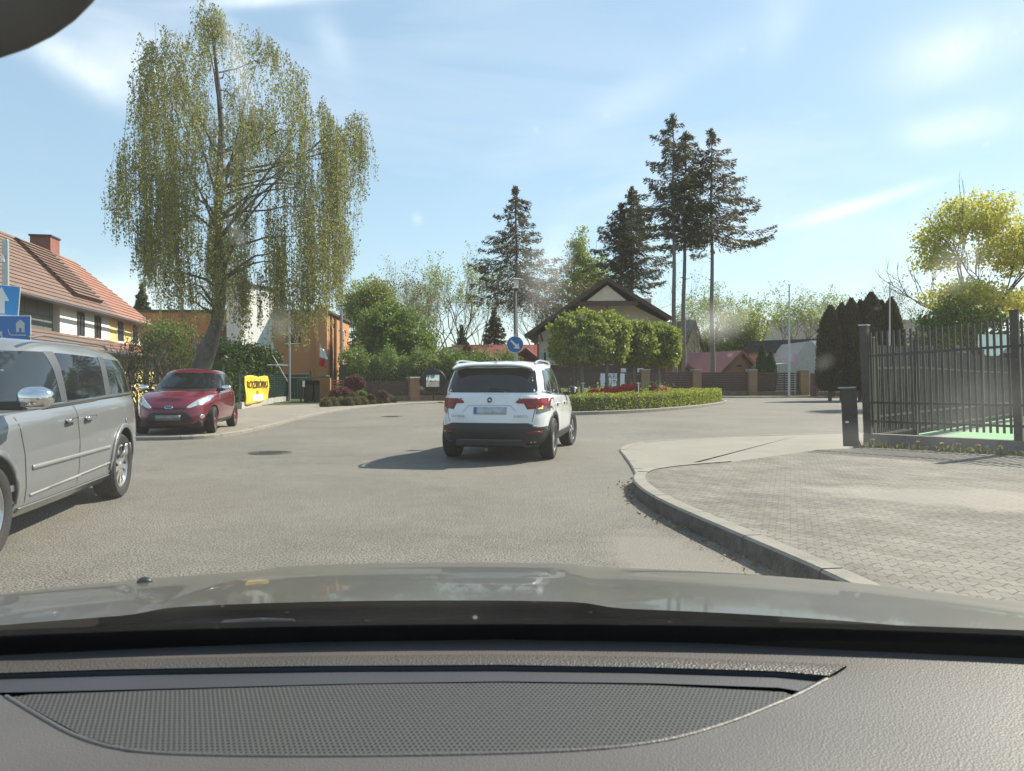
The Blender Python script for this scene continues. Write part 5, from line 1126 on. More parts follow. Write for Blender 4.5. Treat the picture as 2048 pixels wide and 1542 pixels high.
decal(bv, [(-0.97, 0.23), (0.97, 0.23), (0.98, 0.5), (-0.98, 0.5)], 'F', 0.006, PS, 'front_bumper', c)
decal(bv, [(-0.97, 0.25), (0.97, 0.25), (0.98, 0.58), (-0.98, 0.58)], 'B', 0.02, PS, 'rear_bumper', c, thick=0.02)

# ---------------- red hatchback parked on the pavement
c = thing('red_hatchback', 'dark red small hatchback parked nose out on the left pavement beside the banner', 'car'); RX = Vector((-7.22, 20.02, 0)); hd = Vector((0.17, -0.985, 0)); lf = Vector((0.985, 0.17, 0)); o0 = RX - lf * 0.80
place_axle(c, o0.x, o0.y, hd); c.location.z = 0.075
PR = mat('paint_red', (0.165, 0.008, 0.028), 0.28, 0.25, var=0.04, vs=1.5, coat=0.9)
belt = [(-0.66, 1.0), (0.3, 0.98), (1.5, 0.95), (2.2, 0.93), (2.6, 0.89), (2.95, 0.80), (3.15, 0.70), (3.29, 0.60)]; rooft = [(-0.6, 1.32), (-0.2, 1.40), (0.4, 1.44), (1.0, 1.445), (1.5, 1.40), (2.4, 1.0)]
low = [(0, -0.5, 3.10, 0.74), (0.12, -0.60, 3.24, 0.82), (0.4, -0.66, 3.29, 0.86), (0.75, -0.64, 3.26, 0.86), (0.92, -0.60, 3.16, 0.83), (1, -0.56, 3.05, 0.77)]
cab = [(0, -0.58, 2.55, 0.78), (0.25, -0.54, 2.15, 0.765), (0.55, -0.45, 1.75, 0.715), (0.82, -0.33, 1.4, 0.645), (0.93, -0.24, 1.25, 0.59), (1, -0.12, 1.12, 0.50)]
B1 = loft(low, lambda x: 0.19, lambda x: lerp_tab(belt, x), 3.8, 3.2, 24, 0.06); B2 = loft(cab, lambda x: lerp_tab(belt, x) - 0.05, lambda x: lerp_tab(rooft, x), 4.2, 3.0, 16, 0.035)
bv = bvh_of([B1, B2])
body = B1.build('body', PR, c, 50); cut_arches(body, [(0, .86, .30), (0, -.86, .30), (2.49, .86, .30), (2.49, -.86, .30)], 0.345); B2.build('cabin', PR, c, 50)
M['rim_red'] = mat('rim_red', (0.30, 0.05, 0.04), 0.35, 0.3, coat=0.5)
for x in (0, 2.49):
    for s in (1, -1): wheel(c, x, s * 0.735, 0.30, 0.30, 0.20, 5, 0.66, rim=M['rim_red'], steer=R(4) if x else 0, five=True)
decal(bv, rounded([(-0.66, 1.0), (0.66, 1.0), (0.66, 1.03), (0.54, 1.36), (0.50, 1.38), (-0.50, 1.38), (-0.54, 1.36), (-0.66, 1.03)], 1), 'F', 0.006, GD, 'windscreen', c, 0.04)
for v in ('L', 'R'):
    s = 1 if v == 'L' else -1
    decal(bv, rounded([(-0.30, 1.10), (0.55, 1.03), (0.55, 1.365), (0.0, 1.34)], 1), v, 0.006, M['glass_side'], 'rear_side_window', c)
    decal(bv, rounded([(0.60, 1.03), (1.75, 1.0), (1.72, 1.04), (1.22, 1.33), (0.60, 1.37)], 1), v, 0.006, M['glass_side'], 'front_side_window', c)
    decal(bv, band([(0.58, 0.30), (0.56, 0.98)], 0.010), v, 0.002, M['black'], 'door_seam', c); decal(bv, band([(1.70, 0.35), (1.88, 0.65), (1.86, 0.95)], 0.010), v, 0.002, M['black'], 'door_seam', c)
    decal(bv, rounded([(0.68, 0.84), (0.86, 0.835), (0.86, 0.87), (0.68, 0.875)], 1), v, 0.03, PR, 'door_handle', c, thick=0.025)
    decal(bv, band([(0.4, 0.26), (2.08, 0.26)], 0.06), v, 0.014, M['black'], 'sill', c, thick=0.012)
    hl = [(s * 0.34, 0.600), (s * 0.42, 0.585), (s * 0.74, 0.72), (s * 0.80, 0.86), (s * 0.72, 0.875), (s * 0.54, 0.77)][::s]
    decal(bv, rounded(hl, 1), 'F', 0.010, M['lamp_clear'], 'headlight', c, 0.03, thick=0.01)
    decal(bv, arc(s * 0.60, 0.70, 0.05, 0, 345, 16), 'F', 0.016, M['chrome'], 'headlight_bowl', c, 0.03)
    decal(bv, rounded(arc(s * 0.66, 0.39, 0.05, 0, 330, 12), 1), 'F', 0.012, M['chrome'], 'fog_light', c, 0.03, thick=0.01)
    mirror(c, 1.72, s * 0.80, 1.02, M['chrome'], 0.16, 0.24, 0.14)
decal(bv, rounded([(-0.52, 0.30), (-0.42, 0.255), (0.42, 0.255), (0.52, 0.30), (0.40, 0.47), (0.34, 0.50), (-0.34, 0.50), (-0.40, 0.47)], 1), 'F', 0.006, M['black'], 'lower_grille', c, 0.04)
decal(bv, band([(-0.36, 0.60), (-0.3, 0.585), (0.3, 0.585), (0.36, 0.60)], 0.035), 'F', 0.008, M['black'], 'upper_grille', c, 0.04)
q = decal(bv, [(0.085 * math.cos(a), 0.612 + 0.036 * math.sin(a)) for a in np.linspace(0, 2 * PI, 24, endpoint=False)], 'F', 0.018, M['chrome'], 'emblem', c, 0.04, thick=0.008)
decal(bv, [(0.074 * math.cos(a), 0.612 + 0.028 * math.sin(a)) for a in np.linspace(0, 2 * PI, 24, endpoint=False)], 'F', 0.021, mat('emblem_blue', (0.03, 0.08, 0.22), 0.3), 'emblem_field', q, 0.04)
decal(bv, [(-0.26, 0.33), (0.26, 0.33), (0.26, 0.44), (-0.26, 0.44)], 'F', 0.014, mat('plate_dull', (0.20, 0.21, 0.20), 0.5, var=0.3, vs=10), 'number_plate', c, 0.1, thick=0.01)
decal(bv, band([(-0.62, 0.99), (0.62, 0.99)], 0.05), 'F', 0.004, M['black'], 'scuttle', c)
mb = MB(); mb.tube([(2.02, -0.45, 1.03), (1.98, 0.1, 1.05)], 0.012, 6); mb.build('wiper', M['black'], c); mb = MB(); mb.tube([(2.05, 0.0, 1.02), (2.0, 0.5, 1.04)], 0.012, 6); mb.build('wiper', M['black'], c)
mb = MB(); mb.box((2.2, 0, 0.22), (1.7, 1.3, 0.16)); mb.build('underbody', M['black'], c, bevel=0.05)
# ================================================================ vegetation
LF = {}
ORD = 'first second third fourth fifth sixth seventh eighth ninth tenth eleventh twelfth'.split()
LF['birch'] = leaf('leaf_birch', (0.16, 0.18, 0.045), (0.31, 0.32, 0.09), 0.52)
LF['hedge'] = leaf('leaf_hedge', (0.09, 0.14, 0.028), (0.20, 0.28, 0.06), 0.45)
LF['dark'] = leaf('leaf_dark', (0.035, 0.065, 0.018), (0.07, 0.12, 0.03), 0.3)
LF['box'] = leaf('leaf_box', (0.17, 0.22, 0.02), (0.40, 0.42, 0.04), 0.42)
LF['ball'] = leaf('leaf_ball', (0.14, 0.19, 0.03), (0.31, 0.35, 0.065), 0.45)
LF['spring'] = leaf('leaf_spring', (0.21, 0.26, 0.07), (0.34, 0.38, 0.12), 0.45)
LF['willow'] = leaf('leaf_willow', (0.20, 0.25, 0.045), (0.30, 0.34, 0.07), 0.4)
LF['yellow'] = leaf('leaf_yellow', (0.42, 0.42, 0.07), (0.62, 0.60, 0.16), 0.5)
LF['spruce'] = leaf('leaf_spruce', (0.060, 0.066, 0.028), (0.12, 0.115, 0.05), 0.32)
LF['sprucebr'] = leaf('leaf_spruce_brown', (0.08, 0.075, 0.042), (0.15, 0.13, 0.075), 0.32)
LF['thuja'] = leaf('leaf_thuja', (0.035, 0.036, 0.014), (0.07, 0.065, 0.022), 0.2)
LF['purple'] = leaf('leaf_purple', (0.12, 0.045, 0.045), (0.24, 0.11, 0.09), 0.25)
LF['olive'] = leaf('leaf_olive', (0.12, 0.11, 0.045), (0.20, 0.17, 0.075), 0.25)
LF['red'] = leaf('petal_red', (0.55, 0.012, 0.03), (0.75, 0.05, 0.08), 0.3)
LF['grass'] = leaf('blade', (0.16, 0.18, 0.05), (0.34, 0.30, 0.14), 0.3)
LF['yfl'] = leaf('petal_yellow', (0.7, 0.45, 0.02), (0.8, 0.6, 0.05), 0.3)
M['birch_bark'] = mat('birch_bark', (0.035, 0.032, 0.028), 0.85, var=0.0, vs=1.8, col2=(0.15, 0.14, 0.125), bump=0.5, bs=20, stretch=(2.5, 2.5, 1.2))

# ---- weeping birch
BD = 23.5; base = W(408, 758, BD); base.z = 0.075
T = thing('weeping_birch', 'tall weeping birch with a leaning trunk and long hanging strands behind the red car', 'tree', base)
def bp(px, py, dy=0.0): p = W(px, py, BD + dy); return p - base
tr = [bp(383, 800), bp(396, 752), bp(416, 700), bp(433, 650), bp(441, 600), bp(441, 540), bp(437, 470), bp(438, 400), bp(441, 330), bp(444, 260), bp(440, 190), bp(434, 130), bp(428, 80), bp(424, 45)]
mb = MB(); mb.tube(tr, [0.38, 0.32, 0.25, 0.195, 0.165, 0.15, 0.135, 0.12, 0.10, 0.08, 0.075, 0.05, 0.03, 0.012], 12); mb.build('trunk', M['birch_bark'], T, 60)
topf = [(215, 375), (235, 300), (262, 235), (275, 165), (300, 78), (335, 58), (380, 60), (398, 10), (432, 4), (452, 40), (480, 66), (520, 45), (560, 75), (595, 95), (615, 165), (650, 182), (672, 225), (685, 262), (697, 225), (715, 205), (730, 222), (742, 300)]
botf = [(215, 455), (228, 490), (250, 505), (275, 540), (290, 635), (330, 670), (370, 690), (420, 700), (480, 700), (520, 712), (560, 728), (600, 715), (630, 690), (655, 680), (680, 645), (695, 600), (712, 530), (725, 450), (742, 345)]
S0 = []; anchors = []
limbs = []
for i in range(60):
    v = random.uniform(0.24, 0.97); k = v * (len(tr) - 1); j = int(k); p0 = tr[j].lerp(tr[min(j + 1, len(tr) - 1)], k - j)
    a = random.uniform(0, 2 * PI); x0 = p0.x + base.x; hx = (p0.x + base.x) / BD * F + CX
    reach = (0.9 + 3.3 * math.sin(PI * min(1, (1 - v) * 1.15 + 0.12)) ** 0.8) * random.uniform(0.7, 1.15); rise = random.uniform(0.5, 1.6) * (1.1 - 0.4 * v)
    d = Vector((math.cos(a), math.sin(a) * 0.85, 0)); pts = [p0]
    for q in (0.25, 0.5, 0.75, 1.0): pts.append(p0 + d * reach * q + Vector((0, 0, rise * math.sin(q * PI * 0.62))) + Vector(unit(1)[0]) * 0.12)
    ok = True
    for q in pts[1:]:
        qx = (q.x + base.x) / (BD + q.y) * F + CX; qy = HY - (q.z + base.z - EYE) / (BD + q.y) * F
        if not (222 < qx < 736) or qy < lerp_tab(topf, qx) + 14: ok = False
    if ok: limbs.append((pts, 0.05 * (1.1 - v) + 0.016))
for tx, ty, ey, r0 in ((712, 470, 250, 0.07), (725, 440, 250, 0.05), (235, 470, 360, 0.06), (620, 520, 300, 0.08), (560, 560, 320, 0.08), (300, 480, 190, 0.06), (655, 480, 215, 0.07), (520, 420, 120, 0.06), (340, 420, 110, 0.06)):
    p0 = bp(441, ty); p1 = bp(tx, ey, random.uniform(-1, 1)); mid = p0.lerp(p1, 0.5) + Vector((0, 0, 0.25)); r0 *= 0.6; limbs.append(([p0, p0.lerp(mid, .5) + Vector((0, 0, .1)), mid, mid.lerp(p1, .5) + Vector((0, 0, .25)), p1], r0))
for pts, r in limbs:
    for q in range(len(pts) - 1): S0.append((np.array(pts[q]), np.array(pts[q + 1]), r * (1 - q * 0.22), r * (1 - (q + 1) * 0.22)))
seg_obj('limbs', S0, M['birch_bark'], T, 6)
P = []; A = []; S1 = []
ncl = 300
cx_ = []
while len(cx_) < ncl:
    px = random.uniform(216, 742); t, b = lerp_tab(topf, px), lerp_tab(botf, px)
    if (px < 275 or px > 700) and random.random() < 0.45: continue
    v = random.random() ** 1.15; py = t + (b - t) * v * 0.80 + 10
    wmax = 3.2 * math.sqrt(max(0.03, 1 - ((px - 450) / 300) ** 2)) * (0.55 + 0.45 * math.sin(PI * min(1, (py - 0) / 620)))
    # sparser hollow on the lower right of the trunk and lower left
    if py > 330 and 455 < px < 620 and py < 460 and random.random() < 0.50: continue
    if py > 500 and px < 430 and random.random() < 0.30: continue
    cx_.append((px, py, random.uniform(-wmax, wmax)))
for _ in range(9): cx_.append((random.uniform(402, 440), random.uniform(14, 60), random.uniform(-.5, .5)))
for (px, py, dy) in cx_:
    c0 = bp(px, py, dy); up_ = max(0, 1 - py / 330.0)
    for s in range(random.randint(8, 13)):
        st = c0 + Vector((0, 0, random.uniform(-.3, .3) * (1 - up_))) + Vector((random.gauss(0, 0.12), random.gauss(0, 0.25), random.gauss(0, 0.25)))
        spx = (st.x + base.x) / (BD + dy) * F + CX; lump = 16 * math.sin(spx * 0.13) + 12 * math.sin(spx * 0.31 + dy); ty = lerp_tab(topf, spx) + abs(lump) * (0 if 395 < spx < 440 else 1) + random.uniform(0, 10); by = lerp_tab(botf, spx) - 60 * abs(math.sin(spx * 0.075 + dy * 1.3)) - random.random() ** 2 * 70 + 6
        z_top = W(spx, ty, BD + dy).z - base.z; z_bot = W(spx, by, BD + dy).z - base.z
        if spx < 216 + 14 * abs(math.sin(py * 0.045)) or spx > 743 - 14 * abs(math.sin(py * 0.05 + 1)): continue
        st.z = min(st.z, z_top); ln = random.uniform(0.5, 1.1) * (1 - up_ * .5) + (1 - up_) * random.random() ** 1.6 * 2.2; ln = min(ln, st.z - z_bot)
        if ln < 0.15: continue
        n = int(ln * random.uniform(18, 46)) + 4; drift = Vector((random.gauss(0, 0.035) + up_ * random.gauss(0, 0.3), random.gauss(0, 0.04), 0))
        arcx = random.gauss(0, 0.15 + up_ * 0.25)
        for k in range(n):
            f = random.random(); P.append(st + drift * f * ln + Vector((arcx * math.sin(f * 2.5) * 0.4 + random.gauss(0, 0.035), random.gauss(0, 0.035), -ln * f)))
        S1.append((np.array(st), np.array(st + drift * ln + Vector((0, 0, -ln))), 0.005, 0.003))
P = np.array([tuple(p) for p in P]); print('birch leaves', len(P))
seg_obj('hanging_twigs', S1, M['twig'], T, 3)
leaves('crown', P, 0.056, 0.038, LF['birch'], T, A=np.tile([[0, 0, -1.0]], (len(P), 1)), spread=0.8)

def deciduous(label, loc, ells, lm, ncl, per, clr, lsize, trunk_r=0.25, name='leafy_tree', group=None, depth=4, shell=0.4, limbs=True, wood=None, th=None, spread=0.5, up=0.2, kids=(2, 3)):
    t = thing(name, label, 'tree', loc, random.uniform(0, 6) * 0, group); zc = min(e[2] - e[5] for e in ells); top = max(e[2] + e[5] for e in ells); th = th or max(0.8, zc + 0.25 * (top - zc))
    mb = MB(); mb.tube([(0, 0, -0.1), (0.03, 0, th * 0.5), (0, 0.05, th)], [trunk_r * 1.2, trunk_r * 0.9, trunk_r * 0.7], 8); mb.build('trunk', wood or M['bark'], t, 60)
    if limbs:
        S0 = []; tips = []
        for i in range(4): a = i * 1.7 + random.random(); grow((0, 0, th * 0.92), (math.cos(a) * 0.55, math.sin(a) * 0.55, 0.8), (top - th) * 0.36, trunk_r * 0.45, depth - 1, S0, tips, up, spread, 0.72, kids)
        seg_obj('limbs', S0, wood or M['bark'], t, 4)
    if lm is not None:
        P = blob_points(ells, ncl, per, clr, shell); leaves('crown', P, lsize, lsize * 0.7, lm, t)
    return t
def at(px, D, z=0.09): p = G(px, D); p.z = z; return p
def ht(py, D): return EYE - (py - HY) / F * D - 0.09
def rad(px, D): return px / F * D

# conifers
def conifer(label, loc, top, bot, prof, lm, dens=150, whorl=0.55, nb=6, droop=0.25, r0=0.22, name='spruce', group=None, gaps=0.0, lean=(0, 0), stubs=0, upturn=0.1, asym=None, ll=0.34):
    t = thing(name, label, 'tree', loc, 0, group); mb = MB(); L_ = Vector((lean[0], lean[1], 0))
    ax = lambda z: L_ * (z / top) + Vector((0.05 * math.sin(z * 0.7), 0.05 * math.cos(z * 0.5), 0))
    zz = np.linspace(-0.1, top - 0.5, 14); mb.tube([ax(z) + Vector((0, 0, z)) for z in zz], [r0 * (1.15 - 1.02 * max(0, z / top) ** 1.1) for z in zz], 8)
    for i in range(stubs):
        z = random.uniform(1.5, bot); a = random.uniform(0, 6.28); mb.tube([ax(z) + Vector((0, 0, z)), ax(z) + Vector((math.cos(a) * 0.45, math.sin(a) * 0.45, z + 0.1))], [0.045, 0.02], 5)
    mb.build('trunk', M['bark_grey'], t, 60)
    S0 = []; P = []; A = []
    z = bot
    while z < top - 0.15:
        v = (z - bot) / (top - bot); R0 = lerp_tab(prof, v) * 1.32; k = nb if R0 > 0.6 else 4
        for j in range(k):
            if random.random() < gaps: continue
            a = 2 * PI * (j + random.random() * 0.9) / k; ln = R0 * random.uniform(0.5, 1.0)
            if asym: ln *= 1 + asym * math.cos(a)
            d = Vector((math.cos(a), math.sin(a), 0)); b0 = ax(z) + Vector((0, 0, z + random.uniform(-0.2, 0.2))); pts = []
            for q in range(6): f = q / 5; pts.append(b0 + d * ln * f + Vector((0, 0, ln * (-droop * math.sin(f * 1.9) + upturn * f * f))) + Vector((random.gauss(0, .02), random.gauss(0, .02), 0)))
            for q in range(5): S0.append((np.array(pts[q]), np.array(pts[q + 1]), 0.035 * (1 - q / 5.5), 0.035 * (1 - (q + 1) / 5.5)))
            n = int(dens * ln / 2.5) + 12; side = Vector((-d.y, d.x, 0))
            for q in range(n):
                f = 0.08 + 0.92 * random.random() ** 0.75; kf = f * 5; i0 = min(4, int(kf)); p = pts[i0].lerp(pts[i0 + 1], kf - i0); s = random.uniform(-1, 1); wd = 0.34 * ln * (1.05 - f) + 0.07
                P.append(tuple(p + side * s * wd + Vector((0, 0, -abs(random.gauss(0, 0.20)) - 0.12 * abs(s)))))
                A.append(tuple(d * 0.8 + side * s * 0.9 + Vector((0, 0, -0.35))))
        z += whorl * random.uniform(0.7, 1.25)
    for q in range(90): P.append(tuple(ax(top) + Vector((random.gauss(0, .12), random.gauss(0, .12), top - 0.1 - abs(random.gauss(0, 0.5)))))); A.append((0, 0, 1))
    seg_obj('limbs', S0, M['bark_grey'], t, 4); leaves('crown', np.array(P), ll, ll * 0.24, lm, t, A=np.array(A), spread=0.75); return t

D = 62
conifer('solitary spruce with open tiers rising directly behind the park lamp', at(1032, D), ht(372, D), ht(585, D), [(0, rad(70, D)), (0.15, rad(92, D)), (0.35, rad(88, D)), (0.6, rad(60, D)), (0.8, rad(34, D)), (0.93, rad(22, D)), (1, 0.15)], LF['sprucebr'], 80, 0.62, 7, 0.30, 0.20, gaps=0.14)
D = 74
conifer('left of the paired spruces above the dark roof, with the shorter crown', at(1241, D), ht(405, D), ht(560, D), [(0, rad(45, D)), (0.2, rad(58, D)), (0.5, rad(50, D)), (0.75, rad(34, D)), (1, 0.2)], LF['spruce'], 105, 0.62, 6, 0.28, 0.18, gaps=0.1, group='pair of dense spruces', asym=-0.12)
conifer('right of the paired spruces above the dark roof, with the denser crown', at(1263, D), ht(372, D), ht(565, D), [(0, rad(48, D)), (0.15, rad(66, D)), (0.5, rad(60, D)), (0.75, rad(38, D)), (1, 0.25)], LF['spruce'], 120, 0.6, 7, 0.32, 0.20, gaps=0.08, group='pair of dense spruces', asym=0.1)
D = 62
g3 = 'tall bare-stemmed spruces right of the cream house'
for px, top, bot, pr, lab, ln, dd, asym in ((1350, 228, 455, [(0, rad(60, D)), (0.1, rad(80, D)), (0.35, rad(72, D)), (0.6, rad(42, D)), (0.85, rad(30, D)), (1, 0.2)], 'leftmost of the three towering spruces, highest tip, long bare leaning stem', (-rad(6, D), 0), 0, -0.2),
                                  (1366, 250, 470, [(0, rad(60, D)), (0.2, rad(62, D)), (0.5, rad(55, D)), (0.8, rad(40, D)), (1, 0.3)], 'middle of the three towering spruces, stem close beside the leftmost', (rad(4, D), 0), 1.5, 0.1),
                                  (1425, 248, 470, [(0, rad(92, D)), (0.15, rad(100, D)), (0.4, rad(78, D)), (0.65, rad(50, D)), (0.88, rad(22, D)), (1, 0.2)], 'rightmost of the three towering spruces, with the widest right-hand boughs', (-rad(4, D), 0), 1.0, 0.12)):
    conifer(lab, at(px, D + dd), ht(top, D), ht(bot, D), pr, LF['sprucebr'] if px > 1400 else LF['spruce'], 105, 0.65, 6, 0.24, 0.20, group=g3, gaps=0.1, lean=ln, stubs=9, asym=asym, upturn=0.12)
D = 78
conifer('small dark spruce below the lamp, between the red roofs', at(990, D), ht(612, D), 0.8, [(0, rad(36, D)), (0.3, rad(34, D)), (0.7, rad(18, D)), (1, 0.1)], LF['sprucebr'], 200, 0.5, 8, 0.2, 0.2)
conifer('low dark spruce left of the small spruce, beside the bare tree', at(925, 80), ht(648, 80), 0.8, [(0, rad(30, 80)), (0.5, rad(20, 80)), (1, 0.1)], LF['dark'], 200, 0.5, 8, 0.2, 0.2)
conifer('dark spruce top behind the tiled house roof, left of the birch', at(285, 66), ht(562, 66), 1, [(0, rad(40, 66)), (0.5, rad(30, 66)), (1, 0.1)], LF['dark'], 260, 0.5, 9, 0.2, 0.25)

# round green tree and trees beyond the slatted fence
D = 52
deciduous('dense round dark green tree behind the slatted fence, right of the orange building', at(786, D), [(0, 0, ht(668, D), rad(80, D), 2.6, rad(62, D)), (rad(-24, D), 0, ht(690, D), rad(46, D), 2, rad(45, D)), (rad(52, D), 0, ht(695, D), rad(34, D), 1.8, rad(40, D)), (rad(-15, D), 0.5, ht(630, D), rad(45, D), 1.8, rad(28, D))], LF['hedge'], 520, 60, 0.24, 0.15, 0.22, shell=0.35)
g = 'trees on the skyline behind the fences'
D = 84
for px, cy, rx, ry, lm, lab, n in ((716, 610, 38, 48, 'spring', 'pale green loose tree beside the flue of the orange building', 170), (752, 590, 34, 34, 'spring', 'pale spring-green tree rising behind the round green tree', 150)):
    deciduous(lab, at(px, D), [(0, 0, ht(cy, D), rad(rx, D), 3, rad(ry, D))], LF[lm], n, 40, 0.38, 0.20, 0.2, group=g, shell=0.2)
def bare(label, px, D, top, r0, depth=6, spread=0.5, lm=None, nl=0, wid=1.0, name='bare_tree', trunk=None, th=0.28, up=0.12, lsize=0.16, ratio=0.74, wood=None, kids=(2, 3)):
    H = ht(top, D); t = thing(name, label, 'tree', at(px, D), 0, g); mb = MB(); z1 = H * th
    path = trunk or [(0, 0, -0.1), (0.08, 0, z1 * 0.5), (0, 0, z1)]
    mb.tube(path, [r0 * (1.15 - 0.35 * i / (len(path) - 1)) for i in range(len(path))], 8); mb.build('trunk', wood or M['bark_grey'], t, 60)
    S0 = []; tips = []; e = Vector(path[-1])
    L0 = (H - z1) * (1 - ratio) / (1 - ratio ** (depth + 1)) * 1.2
    for i in range(5): a = i * 1.257 + random.random(); grow(tuple(e - Vector((0, 0, z1 * 0.12 * (i % 3)))), (math.cos(a) * 0.6 * wid, math.sin(a) * 0.6 * wid, 0.85), L0, r0 * 0.55, depth, S0, tips, up, spread, ratio, kids)
    seg_obj('limbs', S0, wood or M['bark_grey'], t, 3)
    if lm:
        tp = np.array(tips); idx = rng.integers(0, len(tp), nl); leaves('crown', tp[idx] + rng.normal(size=(nl, 3)) * 0.22, lsize, lsize * 0.7, lm, t)
    return t
bare('leafless tree with a fan of fine grey twigs above the round green tree', 868, 78, 540, 0.2, 6, 0.55, LF['spring'], 2200, 1.3)
bare('leafless tree low behind the round green tree, brownish twigs', 815, 84, 552, 0.24, 6, 0.55, LF['olive'], 2600, 1.3)
bare('slender sparse tree left of the park lamp, just beside the fan-shaped tree', 922, 80, 528, 0.16, 5, 0.42, LF['spring'], 2800, 0.8, th=0.4)
bare('thin crooked tree between the slender tree and the solitary spruce', 962, 84, 560, 0.14, 5, 0.42, LF['spring'], 2200, 0.9, th=0.35)
bare('bare thin-stemmed tree left of the cream house gable', 1070, 80, 560, 0.15, 5, 0.45, LF['olive'], 2600, 0.9, th=0.4)
bare('dark twiggy tree against the left roof slope of the cream house', 1102, 84, 540, 0.18, 6, 0.5, LF['olive'], 4200, 0.9, th=0.3)
bare('leafless tree behind the right roof slope, under the paired spruces', 1278, 86, 535, 0.2, 6, 0.6, LF['olive'], 900, 1.4)
bare('sparse yellow-green tree with curving stem between the tall spruces', 1404, 78, 572, 0.18, 6, 0.55, LF['spring'], 3200, 1.1, trunk=[(0, 0, 0), (-0.4, 0, 0.6), (0.2, 0, 1.4), (0.8, 0, 2.3), (0.7, 0, 3.2)], th=0.4)
D = 96
deciduous('bright yellow-green willow with a narrow tip behind the left roof slope', at(1162, D), [(0, 0, ht(575, D), rad(48, D), 3.2, rad(62, D)), (rad(-2, D), 0, ht(505, D), rad(22, D), 1.6, rad(44, D)), (rad(30, D), 0, ht(560, D), rad(28, D), 2, rad(50, D))], LF['willow'], 420, 45, 0.36, 0.22, 0.3, group=g, shell=0.2)
deciduous('misty round green tree right of the tall spruces', at(1490, 92), [(0, 0, ht(660, 92), rad(50, 92), 3, rad(44, 92)), (rad(-36, 92), 0, ht(690, 92), rad(28, 92), 2, rad(30, 92))], LF['spring'], 280, 45, 0.34, 0.2, 0.25, group=g, shell=0.2)
bare('sparse spring tree behind the second flagpole, left of the cypresses', 1600, 100, 578, 0.2, 6, 0.55, LF['spring'], 3800, 1.2, lsize=0.2)
bare('thin yellowish tree directly left of the dark cypresses', 1648, 98, 590, 0.18, 6, 0.55, LF['willow'], 2600, 1.0, lsize=0.2)
bare('leafless wispy tree behind the tips of the dark cypresses', 1725, 104, 556, 0.2, 6, 0.6, LF['olive'], 2400, 1.4)
bare('leafless wispy tree between the cypresses and the yellow tree', 1800, 104, 600, 0.2, 6, 0.6, LF['olive'], 2400, 1.3)
deciduous('low green tree behind the tan cottage and the lamp-side pine trunk', at(1420, 96), [(0, 0, ht(690, 96), rad(30, 96), 2, rad(34, 96))], LF['hedge'], 120, 45, 0.34, 0.2, 0.2, group=g, shell=0.2)
bare('hazy budding tree standing just right of the fan-shaped bare tree', 898, 88, 560, 0.2, 6, 0.55, LF['spring'], 3000, 1.2)
bare('budding tree left of the fan-shaped bare tree, above the round green tree', 770, 90, 580, 0.2, 6, 0.55, LF['spring'], 3600, 1.3)
bare('pale budding tree just left of the misty green tree', 1440, 98, 600, 0.2, 6, 0.55, LF['spring'], 3600, 1.2, lsize=0.2)
bare('pale budding tree between the misty green tree and the first flagpole', 1545, 100, 610, 0.2, 6, 0.55, LF['spring'], 3600, 1.2, lsize=0.2)
deciduous('olive-green tree behind the left roof slope beside the willow', at(1112, 92), [(0, 0, ht(600, 92), rad(26, 92), 2.5, rad(50, 92)), (rad(-22, 92), 0, ht(640, 92), rad(20, 92), 2, rad(40, 92))], LF['olive'], 110, 30, 0.34, 0.18, 0.2, group=g, shell=0.2)
# distant tree belt closing the horizon: reads as one mass
Pb = []
for i in range(420):
    px = random.uniform(-700, 2800); D = random.uniform(150, 175); h = random.uniform(3, 6.5)
    c_ = np.array([(px - CX) / F * D, D, h * 0.55]); Pb.append(c_ + rng.normal(size=(70, 3)) * np.array([2.6, 1.5, h * 0.33]))
Pb = np.concatenate(Pb); Pb[:, 2] = np.abs(Pb[:, 2])
o = leaves('distant_woods', Pb, 0.8, 0.55, LF['hedge'], None); tagp(o, 'far belt of mixed green trees along the horizon behind all the houses', 'woods', kind='stuff')

